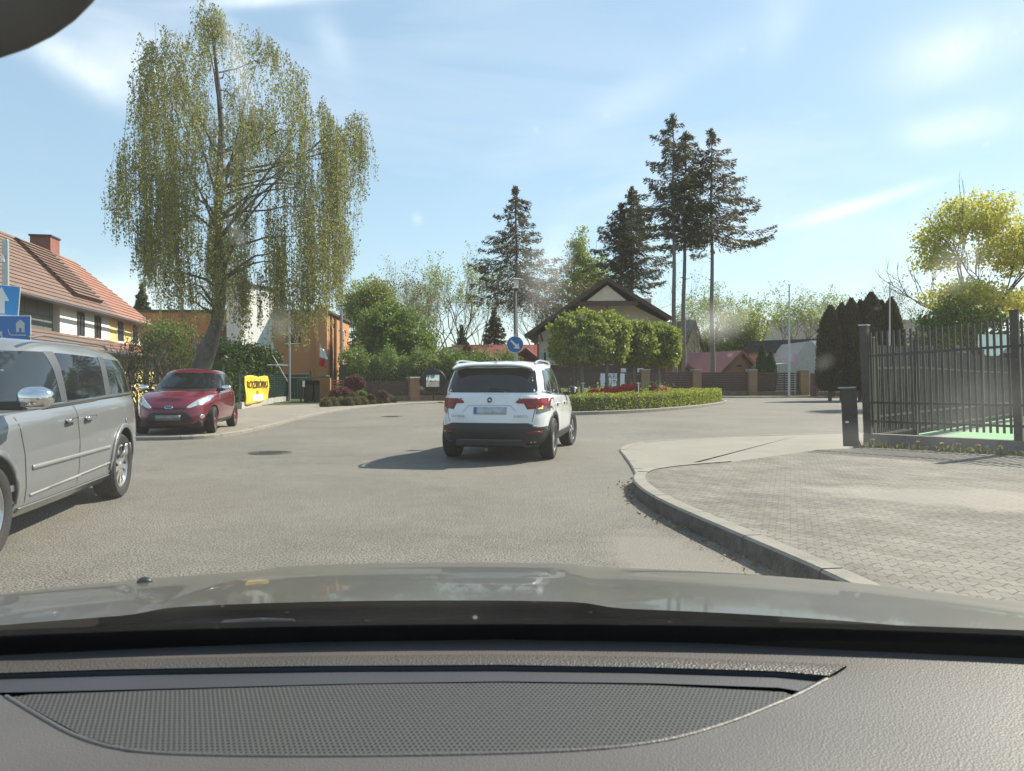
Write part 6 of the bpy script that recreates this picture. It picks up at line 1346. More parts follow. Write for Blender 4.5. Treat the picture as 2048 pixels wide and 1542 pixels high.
# dark cypress row
D = 46
gl = 'dark clipped cypresses in a row'
thj = [(1660, 612, 15), (1683, 606, 14), (1702, 598, 15), (1720, 600, 14), (1742, 585, 18), (1762, 600, 14), (1781, 596, 15)]
names = ['first', 'second', 'third', 'fourth', 'fifth', 'sixth', 'last']
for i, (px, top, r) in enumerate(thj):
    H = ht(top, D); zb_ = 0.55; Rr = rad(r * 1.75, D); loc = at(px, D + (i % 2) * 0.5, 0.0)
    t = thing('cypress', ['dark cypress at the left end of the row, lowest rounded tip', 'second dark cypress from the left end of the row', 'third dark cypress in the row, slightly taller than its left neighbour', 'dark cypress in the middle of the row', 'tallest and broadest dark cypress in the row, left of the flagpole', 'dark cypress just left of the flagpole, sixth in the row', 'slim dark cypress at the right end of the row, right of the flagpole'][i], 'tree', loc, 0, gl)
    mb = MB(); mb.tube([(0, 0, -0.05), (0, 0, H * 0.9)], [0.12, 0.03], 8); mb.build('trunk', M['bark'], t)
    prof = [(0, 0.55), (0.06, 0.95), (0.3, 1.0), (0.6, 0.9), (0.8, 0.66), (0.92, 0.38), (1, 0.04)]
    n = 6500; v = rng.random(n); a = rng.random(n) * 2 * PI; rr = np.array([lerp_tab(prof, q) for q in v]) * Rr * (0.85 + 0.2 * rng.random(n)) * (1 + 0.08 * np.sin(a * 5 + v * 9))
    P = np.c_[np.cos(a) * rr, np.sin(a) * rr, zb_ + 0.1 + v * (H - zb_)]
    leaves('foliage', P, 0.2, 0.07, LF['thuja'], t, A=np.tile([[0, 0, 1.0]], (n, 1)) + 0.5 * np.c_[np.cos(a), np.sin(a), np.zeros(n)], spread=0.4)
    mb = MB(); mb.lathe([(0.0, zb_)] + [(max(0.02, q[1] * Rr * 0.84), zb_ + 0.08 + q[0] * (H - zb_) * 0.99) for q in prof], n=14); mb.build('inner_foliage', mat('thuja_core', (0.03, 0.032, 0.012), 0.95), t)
for px, top, lab in ((1524, 700, 'small dark cypress beside the tan cottage'), (1541, 712, 'smaller dark cypress touching its taller left neighbour beside the cottage')):
    D2 = 60; H = ht(top - 6, D2); t = thing('cypress', lab, 'tree', at(px, D2), 0, 'pair of small cypresses by the cottage'); mb = MB(); mb.tube([(0, 0, 0), (0, 0, H * 0.9)], [0.08, 0.03], 6); mb.build('trunk', M['bark'], t)
    n = 3000; v = rng.random(n); a = rng.random(n) * 2 * PI; rr = np.array([lerp_tab([(0, 0.6), (0.3, 1), (0.7, 0.8), (1, 0.1)], q) for q in v]) * rad(13, D2) * (0.7 + 0.35 * rng.random(n))
    leaves('foliage', np.c_[np.cos(a) * rr, np.sin(a) * rr, 0.1 + v * H], 0.22, 0.09, LF['dark'], t, A=np.tile([[0, 0, 1.0]], (n, 1)), spread=0.5)

# big yellow-leaved tree at the right edge
D = 36
t = deciduous('large maple with bright yellow young leaves behind the iron fence at the right edge', at(1948, D, 0.0), [(0, 0, ht(430, D), rad(70, D), 1.8, rad(45, D)), (rad(80, D), 0, ht(490, D), rad(70, D), 2, rad(55, D)), (rad(-78, D), 0, ht(475, D), rad(28, D), 1.4, rad(40, D)), (rad(-30, D), -0.5, ht(590, D), rad(80, D), 2, rad(30, D)), (rad(90, D), 0.5, ht(600, D), rad(70, D), 2, rad(26, D)), (rad(-70, D), 0, ht(520, D), rad(40, D), 1.5, rad(14, D))], LF['yellow'], 900, 26, 0.24, 0.13, 0.22, name='maple', shell=0.3, depth=5, th=3.2, up=0.22)
D = 34
deciduous('dark green shrubby tree below the yellow maple, behind the iron fence', at(1905, D, 0.0), [(0, 0, ht(640, D), rad(62, D), 1.6, rad(50, D)), (rad(70, D), 0, ht(655, D), rad(60, D), 1.6, rad(40, D)), (rad(-30, D), 0, ht(660, D), rad(36, D), 1.6, rad(36, D))], LF['hedge'], 200, 50, 0.18, 0.12, 0.12, shell=0.3)
for i, px in enumerate(()): bare('dark stemmed tree behind the white notice at the right edge', px, 33, 560, 0.14, 5, 0.5, LF['dark'], 2500, 0.9, lsize=0.12)

# ---- ball-clipped maples on the island
bt = [(1164, 683, 60, 55, 31.0, 'nearest clipped ball tree at the left end of the group'), (1214, 680, 42, 52, 31.8, 'clipped ball tree second from the left, crown touching the largest one'), (1151, 690, 46, 46, 34.0, 'clipped ball tree hidden behind the nearest left one'), (1238, 688, 40, 45, 35.0, 'clipped ball tree in the middle, behind the second from the left'), (1268, 690, 40, 46, 33.5, 'clipped ball tree second from the right end'), (1318, 693, 40, 46, 34.5, 'clipped ball tree at the right end of the group')]
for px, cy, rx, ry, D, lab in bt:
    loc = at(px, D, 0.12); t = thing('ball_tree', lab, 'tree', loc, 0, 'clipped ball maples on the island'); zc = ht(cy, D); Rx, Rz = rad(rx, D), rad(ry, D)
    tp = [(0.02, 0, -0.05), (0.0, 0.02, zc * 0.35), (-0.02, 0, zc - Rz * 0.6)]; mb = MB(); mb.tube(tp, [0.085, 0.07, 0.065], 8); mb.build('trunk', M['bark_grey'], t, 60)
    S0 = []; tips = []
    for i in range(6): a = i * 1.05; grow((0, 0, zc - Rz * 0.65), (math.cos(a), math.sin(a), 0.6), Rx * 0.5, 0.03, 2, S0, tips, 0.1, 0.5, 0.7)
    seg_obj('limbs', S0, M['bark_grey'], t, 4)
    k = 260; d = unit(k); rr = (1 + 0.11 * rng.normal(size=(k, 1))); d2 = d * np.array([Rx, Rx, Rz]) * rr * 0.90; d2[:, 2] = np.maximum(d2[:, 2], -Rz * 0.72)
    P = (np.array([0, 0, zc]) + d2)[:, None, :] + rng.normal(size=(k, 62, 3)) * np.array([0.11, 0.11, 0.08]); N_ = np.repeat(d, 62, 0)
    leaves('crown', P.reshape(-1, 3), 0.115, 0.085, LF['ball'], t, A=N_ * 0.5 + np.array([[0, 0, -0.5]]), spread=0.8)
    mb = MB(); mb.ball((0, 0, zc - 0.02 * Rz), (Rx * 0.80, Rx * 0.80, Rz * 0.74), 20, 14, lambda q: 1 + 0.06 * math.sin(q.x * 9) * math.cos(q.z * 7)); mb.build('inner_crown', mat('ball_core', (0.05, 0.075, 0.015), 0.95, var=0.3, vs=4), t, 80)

def hedge_strip(name, label, cat, path, wd, h, lm, dens, lsize, core, bump=0.06, group=None, closed=False, spike=0.0, z0=0.1):
    P = [Vector((p[0], p[1])) for p in path]
    if closed: P.append(P[0])
    base = Vector((P[0].x, P[0].y, z0)); t = thing(name, label, cat, base, 0, group); pts = []; vs = []; n = len(P)
    cum = [0]
    for a, b in zip(P, P[1:]): cum.append(cum[-1] + (b - a).length)
    k = int(cum[-1] * dens); s = rng.random(k) * cum[-1]; idx = np.searchsorted(cum, s) - 1; idx = idx.clip(0, n - 2)
    PA = np.array([tuple(p) for p in P]); T_ = (PA[1:] - PA[:-1]); T_ /= np.linalg.norm(T_, axis=1, keepdims=True); q = PA[idx] + T_[idx] * (s - np.array(cum)[idx])[:, None]; nrm = np.c_[-T_[:, 1], T_[:, 0]][idx]
    face = rng.random(k); wv = 1 + bump * (np.sin(s * 3.1) + np.sin(s * 7.3 + 1)) ; hh = h * wv
    off = np.where(face < 0.33, -1, np.where(face < 0.5, 1, rng.uniform(-1, 1, k))) * wd / 2 * wv; zz = np.where(face < 0.5, rng.random(k), 1.0 - 0.04 * np.abs(rng.normal(size=k))) * hh
    # rounded shoulders
    zz = np.where((face >= 0.5), zz - 0.25 * h * np.abs(off / (wd / 2)) ** 6 * 0.5, zz); 
    if spike: zz += np.where(face >= 0.5, spike * np.abs(rng.normal(size=k)) * (0.5 + 0.5 * np.sin(s * 1.7) ** 2), 0)
    X = np.c_[q + nrm * off[:, None], zz] + rng.normal(size=(k, 3)) * lsize * 0.45; X -= np.array([base.x, base.y, 0]); X[:, 2] = np.maximum(X[:, 2], 0.01)
    leaves('foliage', X, lsize, lsize * 0.6, lm, t, jit=0.35)
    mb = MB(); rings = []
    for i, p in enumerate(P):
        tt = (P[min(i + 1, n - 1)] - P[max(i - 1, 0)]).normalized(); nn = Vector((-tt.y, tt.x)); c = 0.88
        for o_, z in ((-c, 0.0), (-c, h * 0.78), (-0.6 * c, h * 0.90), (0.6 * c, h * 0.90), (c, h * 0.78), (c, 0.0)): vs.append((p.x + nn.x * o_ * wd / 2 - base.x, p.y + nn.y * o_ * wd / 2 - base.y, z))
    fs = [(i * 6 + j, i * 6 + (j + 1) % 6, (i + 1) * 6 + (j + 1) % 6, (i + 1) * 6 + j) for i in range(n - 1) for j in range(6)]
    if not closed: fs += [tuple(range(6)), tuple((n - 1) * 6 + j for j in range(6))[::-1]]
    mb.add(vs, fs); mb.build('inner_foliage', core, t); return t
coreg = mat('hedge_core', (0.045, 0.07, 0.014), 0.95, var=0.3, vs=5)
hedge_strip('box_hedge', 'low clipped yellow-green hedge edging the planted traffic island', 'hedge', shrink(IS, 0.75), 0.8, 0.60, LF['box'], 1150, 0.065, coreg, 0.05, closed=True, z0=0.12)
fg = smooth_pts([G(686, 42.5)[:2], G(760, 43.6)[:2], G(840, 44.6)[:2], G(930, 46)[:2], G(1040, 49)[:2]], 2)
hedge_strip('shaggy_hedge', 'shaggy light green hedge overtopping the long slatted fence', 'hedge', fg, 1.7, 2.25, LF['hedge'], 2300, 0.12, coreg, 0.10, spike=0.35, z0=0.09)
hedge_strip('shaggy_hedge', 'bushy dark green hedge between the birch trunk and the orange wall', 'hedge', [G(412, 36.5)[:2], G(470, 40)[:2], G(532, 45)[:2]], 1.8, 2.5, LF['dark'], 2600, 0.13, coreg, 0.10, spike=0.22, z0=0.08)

# low brown row and the shrubs at the corner of the left fence
D0 = 1.3 * F / (815 - HY)
row = [(652, 812), (667, 811), (682, 810), (697, 810), (711, 809), (726, 808), (741, 807), (755, 806), (769, 805), (782, 804)]
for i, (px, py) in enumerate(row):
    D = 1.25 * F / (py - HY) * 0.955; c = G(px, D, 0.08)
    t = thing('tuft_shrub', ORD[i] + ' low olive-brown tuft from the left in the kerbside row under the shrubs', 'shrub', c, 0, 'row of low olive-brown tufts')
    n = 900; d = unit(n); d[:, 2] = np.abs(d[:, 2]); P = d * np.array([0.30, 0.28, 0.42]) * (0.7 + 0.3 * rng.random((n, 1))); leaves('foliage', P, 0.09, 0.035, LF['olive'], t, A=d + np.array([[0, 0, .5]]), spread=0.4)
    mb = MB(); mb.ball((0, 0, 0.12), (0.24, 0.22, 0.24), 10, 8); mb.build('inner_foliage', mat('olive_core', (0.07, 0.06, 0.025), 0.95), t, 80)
def ball_shrub(label, px, cy, r, D, lm, col, ry=None, lsize=0.06, z0=0.09, n=7000, stem=False):
    ry = ry or r; c = at(px, D, z0); t = thing('ball_shrub', label, 'shrub', c, 0); zc = max(ht(cy, D), rad(ry, D) * 0.8); Rx, Rz = rad(r, D), rad(ry, D)
    d = unit(n); P = d * np.array([Rx, Rx, Rz]) * (0.88 + 0.14 * rng.random((n, 1)) + 0.05 * np.sin(d[:, :1] * 9 + d[:, 2:] * 7)) + np.array([0, 0, zc]); P[:, 2] = np.maximum(P[:, 2], 0.02)
    leaves('foliage', P, lsize, lsize * 0.6, lm, t, A=d, spread=0.8)
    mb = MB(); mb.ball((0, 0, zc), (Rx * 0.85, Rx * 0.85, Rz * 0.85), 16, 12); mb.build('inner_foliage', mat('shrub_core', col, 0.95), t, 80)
    mb = MB(); mb.tube([(0, 0, 0), (0, 0, zc)], 0.05, 6); mb.build('stem', M['bark'], t); return t
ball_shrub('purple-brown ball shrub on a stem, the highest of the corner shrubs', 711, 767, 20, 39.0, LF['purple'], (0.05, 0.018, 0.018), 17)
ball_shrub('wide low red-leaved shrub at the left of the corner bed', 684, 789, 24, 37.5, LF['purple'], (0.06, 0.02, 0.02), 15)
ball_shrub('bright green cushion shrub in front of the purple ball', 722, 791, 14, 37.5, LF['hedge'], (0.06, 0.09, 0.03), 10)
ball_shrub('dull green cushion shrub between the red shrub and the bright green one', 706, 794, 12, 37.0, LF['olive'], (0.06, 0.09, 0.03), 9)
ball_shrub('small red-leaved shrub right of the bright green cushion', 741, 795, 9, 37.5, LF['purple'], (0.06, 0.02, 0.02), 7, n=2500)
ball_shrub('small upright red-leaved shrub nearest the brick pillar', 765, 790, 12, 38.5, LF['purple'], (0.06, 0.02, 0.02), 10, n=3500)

# loose shrubs left of the birch
def shrub_tree(label, px, D, ells, lm, ncl, per, lsize=0.07, r=0.05, name='shrub'):
    t = thing(name, label, 'shrub', at(px, D, 0.075)); S0 = []; tips = []
    top = max(e[2] + e[5] for e in ells)
    for i in range(6): a = i * 1.05 + 0.3; grow((random.gauss(0, 0.12), random.gauss(0, 0.12), 0), (math.cos(a) * 0.45, math.sin(a) * 0.45, 1), top * 0.36, r, 4, S0, tips, 0.15, 0.45, 0.72)
    seg_obj('stems', S0, M['bark'], t, 4); P = blob_points(ells, ncl, per, 0.13, 0.25); leaves('crown', P, lsize, lsize * 0.65, lm, t); return t
D = 27
shrub_tree('loose airy shrub between the yellow wall and the birch trunk', 345, D, [(0, 0, ht(690, D), rad(50, D), 1.0, rad(50, D)), (rad(-30, D), 0, ht(660, D), rad(34, D), 0.8, rad(26, D)), (rad(28, D), 0, ht(720, D), rad(24, D), 0.8, rad(40, D))], LF['hedge'], 230, 34)
D = 24
shrub_tree('sprawling thin shrub in front of the orange tiles just right of the van roof', 285, D, [(0, 0, ht(700, D), rad(30, D), 0.7, rad(30, D)), (rad(-10, D), 0, ht(755, D), rad(26, D), 0.7, rad(36, D))], LF['dark'], 70, 26)
t = thing('handrail', 'thin dark horizontal rail in front of the yellow ground floor', 'railing', at(255, 22, 0.075))
mb = MB(); mb.tube([(0, 0, ht(765, 22)), (1.25, 0, ht(765, 22))], 0.02, 6); mb.build('rail', M['black'], t)
for x in (0.02, 1.2): mb = MB(); mb.tube([(x, 0, 0), (x, 0, ht(765, 22))], 0.02, 6); mb.build('post', M['black'], t)

# roses / red flowers on the island and other bedding
fl = [(1189, 791, 9), (1212, 787, 9), (1222, 789, 8), (1235, 785, 9), (1246, 782, 9), (1257, 779, 9), (1268, 784, 10), (1270, 778, 8), (1308, 784, 8), (1316, 783, 8), (1325, 784, 7)]
for i, (px, py, r) in enumerate(fl):
    D = 31.0 + (px - 1189) * 0.022; c = at(px, D, 0.12); H = ht(py, D) + 0.06
    t = thing('red_flower_clump', ORD[i] + ' clump of red flowers from the left above the clipped island hedge', 'flowers', c, 0, 'red flower clumps on the island')
    n = 260; d = unit(n); P = d * rad(r * 1.35, D) * (0.5 + 0.5 * rng.random((n, 1))) * np.array([1, 1, 0.75]) + np.array([0, 0, H]); leaves('blooms', P, 0.085, 0.07, LF['red'], t)
    n = 420; d = unit(n); P = d * np.array([0.26, 0.26, H * 0.5]) + np.array([0, 0, H * 0.5]); leaves('foliage', P, 0.09, 0.05, LF['hedge'], t)
Pg = []
for i in range(60):
    px = random.uniform(1150, 1340); D = random.uniform(32.5, 37); h = random.uniform(0.55, 0.95); c = np.array(tuple(G(px, D, 0.12))); Pg.append(c + np.array([0, 0, h * 0.5]) + rng.normal(size=(150, 3)) * np.array([0.25, 0.25, h * 0.28]))
Pg = np.concatenate(Pg); Pg[:, 2] = np.maximum(Pg[:, 2], 0.13); o = leaves('bedding_plants', Pg, 0.09, 0.05, LF['spring'], None); tagp(o, 'loose pale green bedding plants under the ball trees', 'plants', kind='stuff')
# thin stakes
for px, lab in ((1166, 'left thin pale stake in the island bed beside the white car'), (1277, 'right thin pale stake in the island bed under the ball trees')):
    t = thing('plant_stake', lab, 'stake', at(px, 30.5, 0.12), 0, 'thin stakes in the island bed'); mb = MB(); mb.tube([(0, 0, 0), (0, 0, 1.0)], 0.018, 6); mb.build('shaft', M['frame_white'], t); mb = MB(); mb.box((0, 0, 1.02), (0.16, 0.03, 0.03)); mb.build('head', M['frame_white'], t)

# weeds along the fence plinth and green strip
n = 1500; s = rng.random(n); A0, B0 = np.array([6.10, 13.45]), np.array([12.0, 7.55]); q = A0 + (B0 - A0) * s[:, None]; dens = (np.sin(s * 40) + np.sin(s * 23 + 1) + 0.6 > 0) | (s > 0.22) & (rng.random(n) < 0.5)
q = q[dens] + rng.normal(size=(dens.sum(), 2)) * 0.06 + np.array([-0.09, -0.09]); P = np.c_[q, 0.12 + 0.07 * rng.random(len(q))]
o = leaves('weeds', P, 0.13, 0.02, LF['grass'], None, A=np.tile([[0, 0, 1.0]], (len(P), 1)), spread=0.7); tagp(o, 'dry grass and weeds growing along the foot of the fence kerb', 'weeds', kind='stuff')
for i, (u, v) in enumerate(((0.03, 0), (0.12, .05), (0.16, 0), (0.19, .04), (0.22, -.02), (0.26, .03), (0.30, 0.0), (0.34, .05), (0.40, 0.02))):
    c = A0 + (B0 - A0) * u + np.array([-0.12, -0.12 + v]); t = thing('dandelion', ORD[i] + ' small yellow dandelion from the left in the weeds under the iron fence', 'flower', (c[0], c[1], 0.115), 0, 'yellow dandelions along the iron fence')
    n = 60; leaves('foliage', rng.normal(size=(n, 3)) * np.array([.07, .07, .02]) + np.array([0, 0, .05]), 0.1, 0.02, LF['grass'], t); d = unit(40); d[:, 2] = np.abs(d[:, 2])
    leaves('bloom', d * np.array([.03, .03, .012]) + np.array([0, 0, .15]), 0.02, 0.014, LF['yfl'], t); mb = MB(); mb.tube([(0, 0, 0), (0, 0, 0.15)], 0.003, 5); mb.build('stem', coreg, t)
# ================================================================ the car the picture is taken from
OC = thing('own_car', 'beige-grey car the view is taken from: bonnet, scuttle and black dashboard', 'car', (-0.2, 1.0, 0.0))
OCi = Vector((0.2, -1.0, 0.0))
def hz(x, d):
    t = (d - 1.12) / 0.88; z = 0.956 - 0.05 * t - 0.093 * t * t
    u = x + 0.08; z -= 0.052 * abs(u) ** 2.2; z -= 0.9 * max(0, abs(u) - 1.22) ** 1.3
    b = 1 / (1 + math.exp(-(x + 0.55 + 0.02 * t) / 0.014)) - 1 / (1 + math.exp(-(x - 0.13 - 0.04 * t) / 0.014)); z += 0.009 * b * min(1, max(0, (1.25 - t) * 2))
    if t > 0.9: z -= 0.9 * (t - 0.9) ** 2 * 1.6
    return z
def reary(x): return 1.175 - 0.075 * (x + 0.15) ** 2 * 0.9
mb = MB(); NX, NY = 150, 44; vs = []
for j in range(NY + 1):
    for i in range(NX + 1):
        x = -1.42 + 2.70 * i / NX; d = reary(x) + (2.30 - reary(x)) * (j / NY); vs.append((x + OCi.x, d + OCi.y, hz(x, d)))
mb.add(vs, [(j * (NX + 1) + i, j * (NX + 1) + i + 1, (j + 1) * (NX + 1) + i + 1, (j + 1) * (NX + 1) + i) for j in range(NY) for i in range(NX)])
# front lip down to the bumper
b0 = NY * (NX + 1)
low_ = [(v[0], v[1] + 0.12, 0.45) for v in vs[b0:]]; mb.add(vs[b0:] + low_, [(i, i + 1, NX + 2 + i, NX + 1 + i) for i in range(NX)])
M['paint_beige'] = mat('paint_beige', (0.085, 0.078, 0.062), 0.40, 0.25, var=0.06, vs=3, coat=0.4, bump=0.02, bs=400)
mb.build('bonnet', M['paint_beige'], OC, 60)
mb = MB(); mb.box((0, 0.55, 0.42), (1.9, 1.3, 0.4)); mb.build('engine_bay', M['black'], OC)
mb = MB(); mb.ball((PZ(245, 1190, hz(-0.8, 1.55)).x + .2, PZ(245, 1190, 0.86).y - 1.0, hz(-0.8, 1.55) + .002), (0.016, 0.012, 0.010), 12, 8); mb.build('washer_nozzle', M['black'], OC, 60)
# scuttle (black plastic) between bonnet and windscreen
mb = MB(); vs = []; NXs = 60
for i in range(NXs + 1):
    x = -1.3 + 2.6 * i / NXs
    for (dd, zz) in ((1.26, -0.03), (1.17, -0.022), (1.10, -0.040), (1.04, -0.035), (0.98, -0.02), (0.90, 0.0), (0.83, 0.02), (0.80, -0.06)):
        d = dd + reary(x) - 1.175; zb_ = min(hz(x, max(1.15, d)), 0.956) if dd > 1.12 else 0.95 - 0.06 * (x + .15) ** 2 * 0.6
        vs.append((x + OCi.x, d + OCi.y, zb_ + zz))
mb.add(vs, [(i * 8 + k, i * 8 + k + 1, (i + 1) * 8 + k + 1, (i + 1) * 8 + k) for i in range(NXs) for k in range(7)]); mb.build('scuttle', mat('scuttle_black', (0.003, 0.003, 0.004), 0.9, bump=0.1, bs=60), OC, 60)
def wip(path, r): mb = MB(); mb.tube([Vector(p) + OCi for p in path], r, 8); return mb
z_ = 0.965
w1 = [PZ(405, 1275, z_), PZ(450, 1252, z_), PZ(520, 1249, z_), PZ(585, 1250, z_)]
o = wip(w1, [0.006, 0.008, 0.009, 0.008]).build('wiper_arm', M['black'], OC, 60); mb = wip([PZ(585, 1247, z_), PZ(588, 1276, z_)], 0.004); mb.build('wiper_clip', M['galv'], o)
wip([PZ(20, 1300, z_), PZ(400, 1278, z_), PZ(800, 1266, z_), PZ(1000, 1262, z_)], 0.006).build('wiper_blade', M['rubber'], OC, 60)
wip([PZ(1030, 1262, z_), PZ(1400, 1268, z_), PZ(1750, 1282, z_), PZ(2040, 1300, z_)], 0.006).build('wiper_blade', M['rubber'], OC, 60)

# ---- dashboard
def dash_mat(name, col, grain=0.5, sc=260):
    m, t, b, o = newmat(name); N = t.nodes.new; K = t.links.new; tc_ = N('ShaderNodeTexCoord'); v = N('ShaderNodeTexVoronoi'); v.inputs['Scale'].default_value = sc; v.feature = 'F1'; K(tc_.outputs['Object'], v.inputs['Vector'])
    nn = N('ShaderNodeTexNoise'); nn.inputs['Scale'].default_value = 5; nn.inputs['Detail'].default_value = 8; K(tc_.outputs['Object'], nn.inputs['Vector']); r = N('ShaderNodeValToRGB'); r.color_ramp.elements[0].position = .3; r.color_ramp.elements[1].position = .75
    r.color_ramp.elements[0].color = (*[c * 0.85 for c in col], 1); r.color_ramp.elements[1].color = (*[c * 1.2 for c in col], 1); K(nn.outputs[0], r.inputs[0]); K(r.outputs[0], b.inputs['Base Color'])
    bn = N('ShaderNodeBump'); bn.inputs['Strength'].default_value = grain; bn.inputs['Distance'].default_value = 0.0012; K(v.outputs['Distance'], bn.inputs['Height']); K(bn.outputs[0], b.inputs['Normal'])
    b.inputs['Roughness'].default_value = 0.52; b.inputs['Specular IOR Level'].default_value = 0.5; return m
M['dash'] = dash_mat('dash_grain', (0.085, 0.077, 0.071), 0.3, 480); M['dash_smooth'] = dash_mat('dash_trim', (0.045, 0.046, 0.052), 0.15, 600); M['dash_strip'] = dash_mat('dash_strip', (0.06, 0.052, 0.045), 0.7, 380)
ZD = 1.02
rec_o = [(-40, 1352), (150, 1345), (400, 1339), (700, 1335), (1000, 1334), (1250, 1336), (1500, 1344), (1640, 1352), (1656, 1357), (1652, 1366), (1600, 1392), (1545, 1415), (1470, 1446), (1350, 1483), (1210, 1503), (1000, 1512), (700, 1517), (420, 1516), (250, 1508), (150, 1480), (80, 1440), (10, 1398), (-40, 1375)]
out_dash = [(-420, 1345), (-200, 1325), (0, 1312), (300, 1298), (600, 1286), (1000, 1280), (1400, 1287), (1700, 1302), (2048, 1318), (2500, 1345), (2900, 1900), (1000, 2050), (-900, 1900)]
def loc3(p, z): q = PZ(p[0], p[1], z) + OCi; return (q.x, q.y, q.z)
# main top: annulus between the outer edge and the recess
def ring_mesh(outer, inner, zo, zi, steps=10, crown=None):
    def resamp(poly, n, start=None):
        P = [Vector(p) for p in poly]; P.append(P[0]); cum = [0]
        for a, b in zip(P, P[1:]): cum.append(cum[-1] + (b - a).length)
        o = []
        for i in range(n):
            s = cum[-1] * i / n; j = max(k for k in range(len(cum)) if cum[k] <= s + 1e-9); j = min(j, len(P) - 2); o.append(P[j].lerp(P[j + 1], (s - cum[j]) / max(1e-9, cum[j + 1] - cum[j])))
        return o
    return resamp(outer, 160), resamp(inner, 160)
def wpt(p, z): q = PZ(p[0], p[1], z); return Vector((q.x, q.y))
bm = bmesh.new()
def addpoly(poly, z):
    vs_ = [bm.verts.new(loc3(p, z)) for p in poly]; return [bm.edges.new((vs_[i], vs_[(i + 1) % len(vs_)])) for i in range(len(vs_))]
e1_ = addpoly(out_dash, ZD); e2_ = addpoly(rec_o, ZD); bmesh.ops.triangle_fill(bm, use_beauty=True, use_dissolve=False, edges=e1_ + e2_)
me = bpy.data.meshes.new('top'); bm.to_mesh(me); bm.free(); dash = finish('dashboard_top', me, M['dash'], OC, None)
for f in me.polygons:
    if f.normal.z < 0: me.flip_normals(); break
# front edge of the dashboard dropping to the screen
mb = MB(); E = out_dash[:10]; vs = []
for p in E: a = loc3(p, ZD); vs += [a, (a[0], a[1] + 0.012, a[2] - 0.005), (a[0], a[1] + 0.03, a[2] - 0.05)]
mb.add(vs, [(i * 3 + k, i * 3 + k + 1, (i + 1) * 3 + k + 1, (i + 1) * 3 + k) for i in range(len(E) - 1) for k in range(2)]); mb.build('dashboard_edge', M['dash'], OC, 60)
# grained raised strip in front of the recess
st_t = [(-40, 1324), (200, 1320), (600, 1313), (1000, 1310), (1300, 1315), (1560, 1325), (1697, 1331)]; st_b = [(-40, 1349), (200, 1341), (600, 1333.5), (1000, 1331), (1300, 1336), (1560, 1344), (1660, 1353)]
mb = MB(); vs = []
for a, b in zip(st_t, st_b):
    m_ = ((a[0] + b[0]) / 2, (a[1] + b[1]) / 2); vs += [loc3(a, ZD + .001), loc3(a, ZD + .003), loc3(m_, ZD + .0035), loc3(b, ZD + .002), loc3(b, ZD - .02)]
mb.add(vs, [(i * 5 + k, i * 5 + k + 1, (i + 1) * 5 + k + 1, (i + 1) * 5 + k) for i in range(len(st_t) - 1) for k in range(4)]); mb.build('grained_strip', M['dash_strip'], dash, 60)
# recess: wall, smooth ledge, slot and perforated grille
n = len(rec_o); mb = MB(); mb.add([loc3(p, ZD) for p in rec_o] + [(loc3(p, ZD)[0], loc3(p, ZD)[1], ZD - 0.022) for p in rec_o], [(i, (i + 1) % n, n + (i + 1) % n, n + i) for i in range(n)]); mb.build('recess_wall', M['dash_smooth'], dash, 60)
mb = MB(); mb.add([(loc3(p, ZD)[0], loc3(p, ZD)[1], ZD - 0.0225) for p in rec_o], [tuple(range(n))]); mb.build('recess_floor', M['black'], dash)
led_t = [(-40, 1362), (300, 1352), (700, 1346), (1000, 1345), (1300, 1349), (1560, 1357), (1640, 1363)]; led_b = [(-40, 1388), (300, 1380), (700, 1369), (1000, 1364.5), (1300, 1368), (1560, 1377), (1600, 1384)]
mb = MB(); vs = []
for a, b in zip(led_t, led_b): vs += [loc3(a, ZD - .003), loc3(b, ZD - .006), loc3((b[0], b[1] + 1), ZD - .016)]
mb.add(vs, [(i * 3 + k, i * 3 + k + 1, (i + 1) * 3 + k + 1, (i + 1) * 3 + k) for i in range(len(led_t) - 1) for k in range(2)]); mb.build('vent_ledge', M['dash_smooth'], dash, 30)
m, t, b, o = newmat('perforated'); N = t.nodes.new; K = t.links.new; tc_ = N('ShaderNodeTexCoord'); sx_ = N('ShaderNodeSeparateXYZ'); K(tc_.outputs['Object'], sx_.inputs[0])
def mnode(op, a, bb=None):
    q = N('ShaderNodeMath'); q.operation = op
    for i, z in enumerate((a, bb)):
        if z is None: continue
        if isinstance(z, (int, float)): q.inputs[i].default_value = z
        else: K(z, q.inputs[i])
    return q.outputs[0]
PX_, PY_ = 0.0042, 0.0049
u_ = mnode('DIVIDE', sx_.outputs[0], PX_); v_ = mnode('DIVIDE', sx_.outputs[1], PY_); row_ = mnode('MODULO', mnode('FLOOR', v_), 2.0); u2 = mnode('ADD', u_, mnode('MULTIPLY', mnode('ABSOLUTE', row_), 0.5))
fu = mnode('SUBTRACT', mnode('FRACT', u2), 0.5); fv = mnode('SUBTRACT', mnode('FRACT', v_), 0.5); dd_ = mnode('SQRT', mnode('ADD', mnode('POWER', mnode('ABSOLUTE', fu), 2.0), mnode('POWER', mnode('ABSOLUTE', fv), 2.0)))
mr = N('ShaderNodeMapRange'); mr.inputs[1].default_value = 0.27; mr.inputs[2].default_value = 0.36; K(dd_, mr.inputs[0])
mc = N('ShaderNodeMixRGB'); mc.inputs[1].default_value = (0.004, 0.004, 0.004, 1); mc.inputs[2].default_value = (0.060, 0.057, 0.051, 1); K(mr.outputs[0], mc.inputs[0]); K(mc.outputs[0], b.inputs['Base Color'])
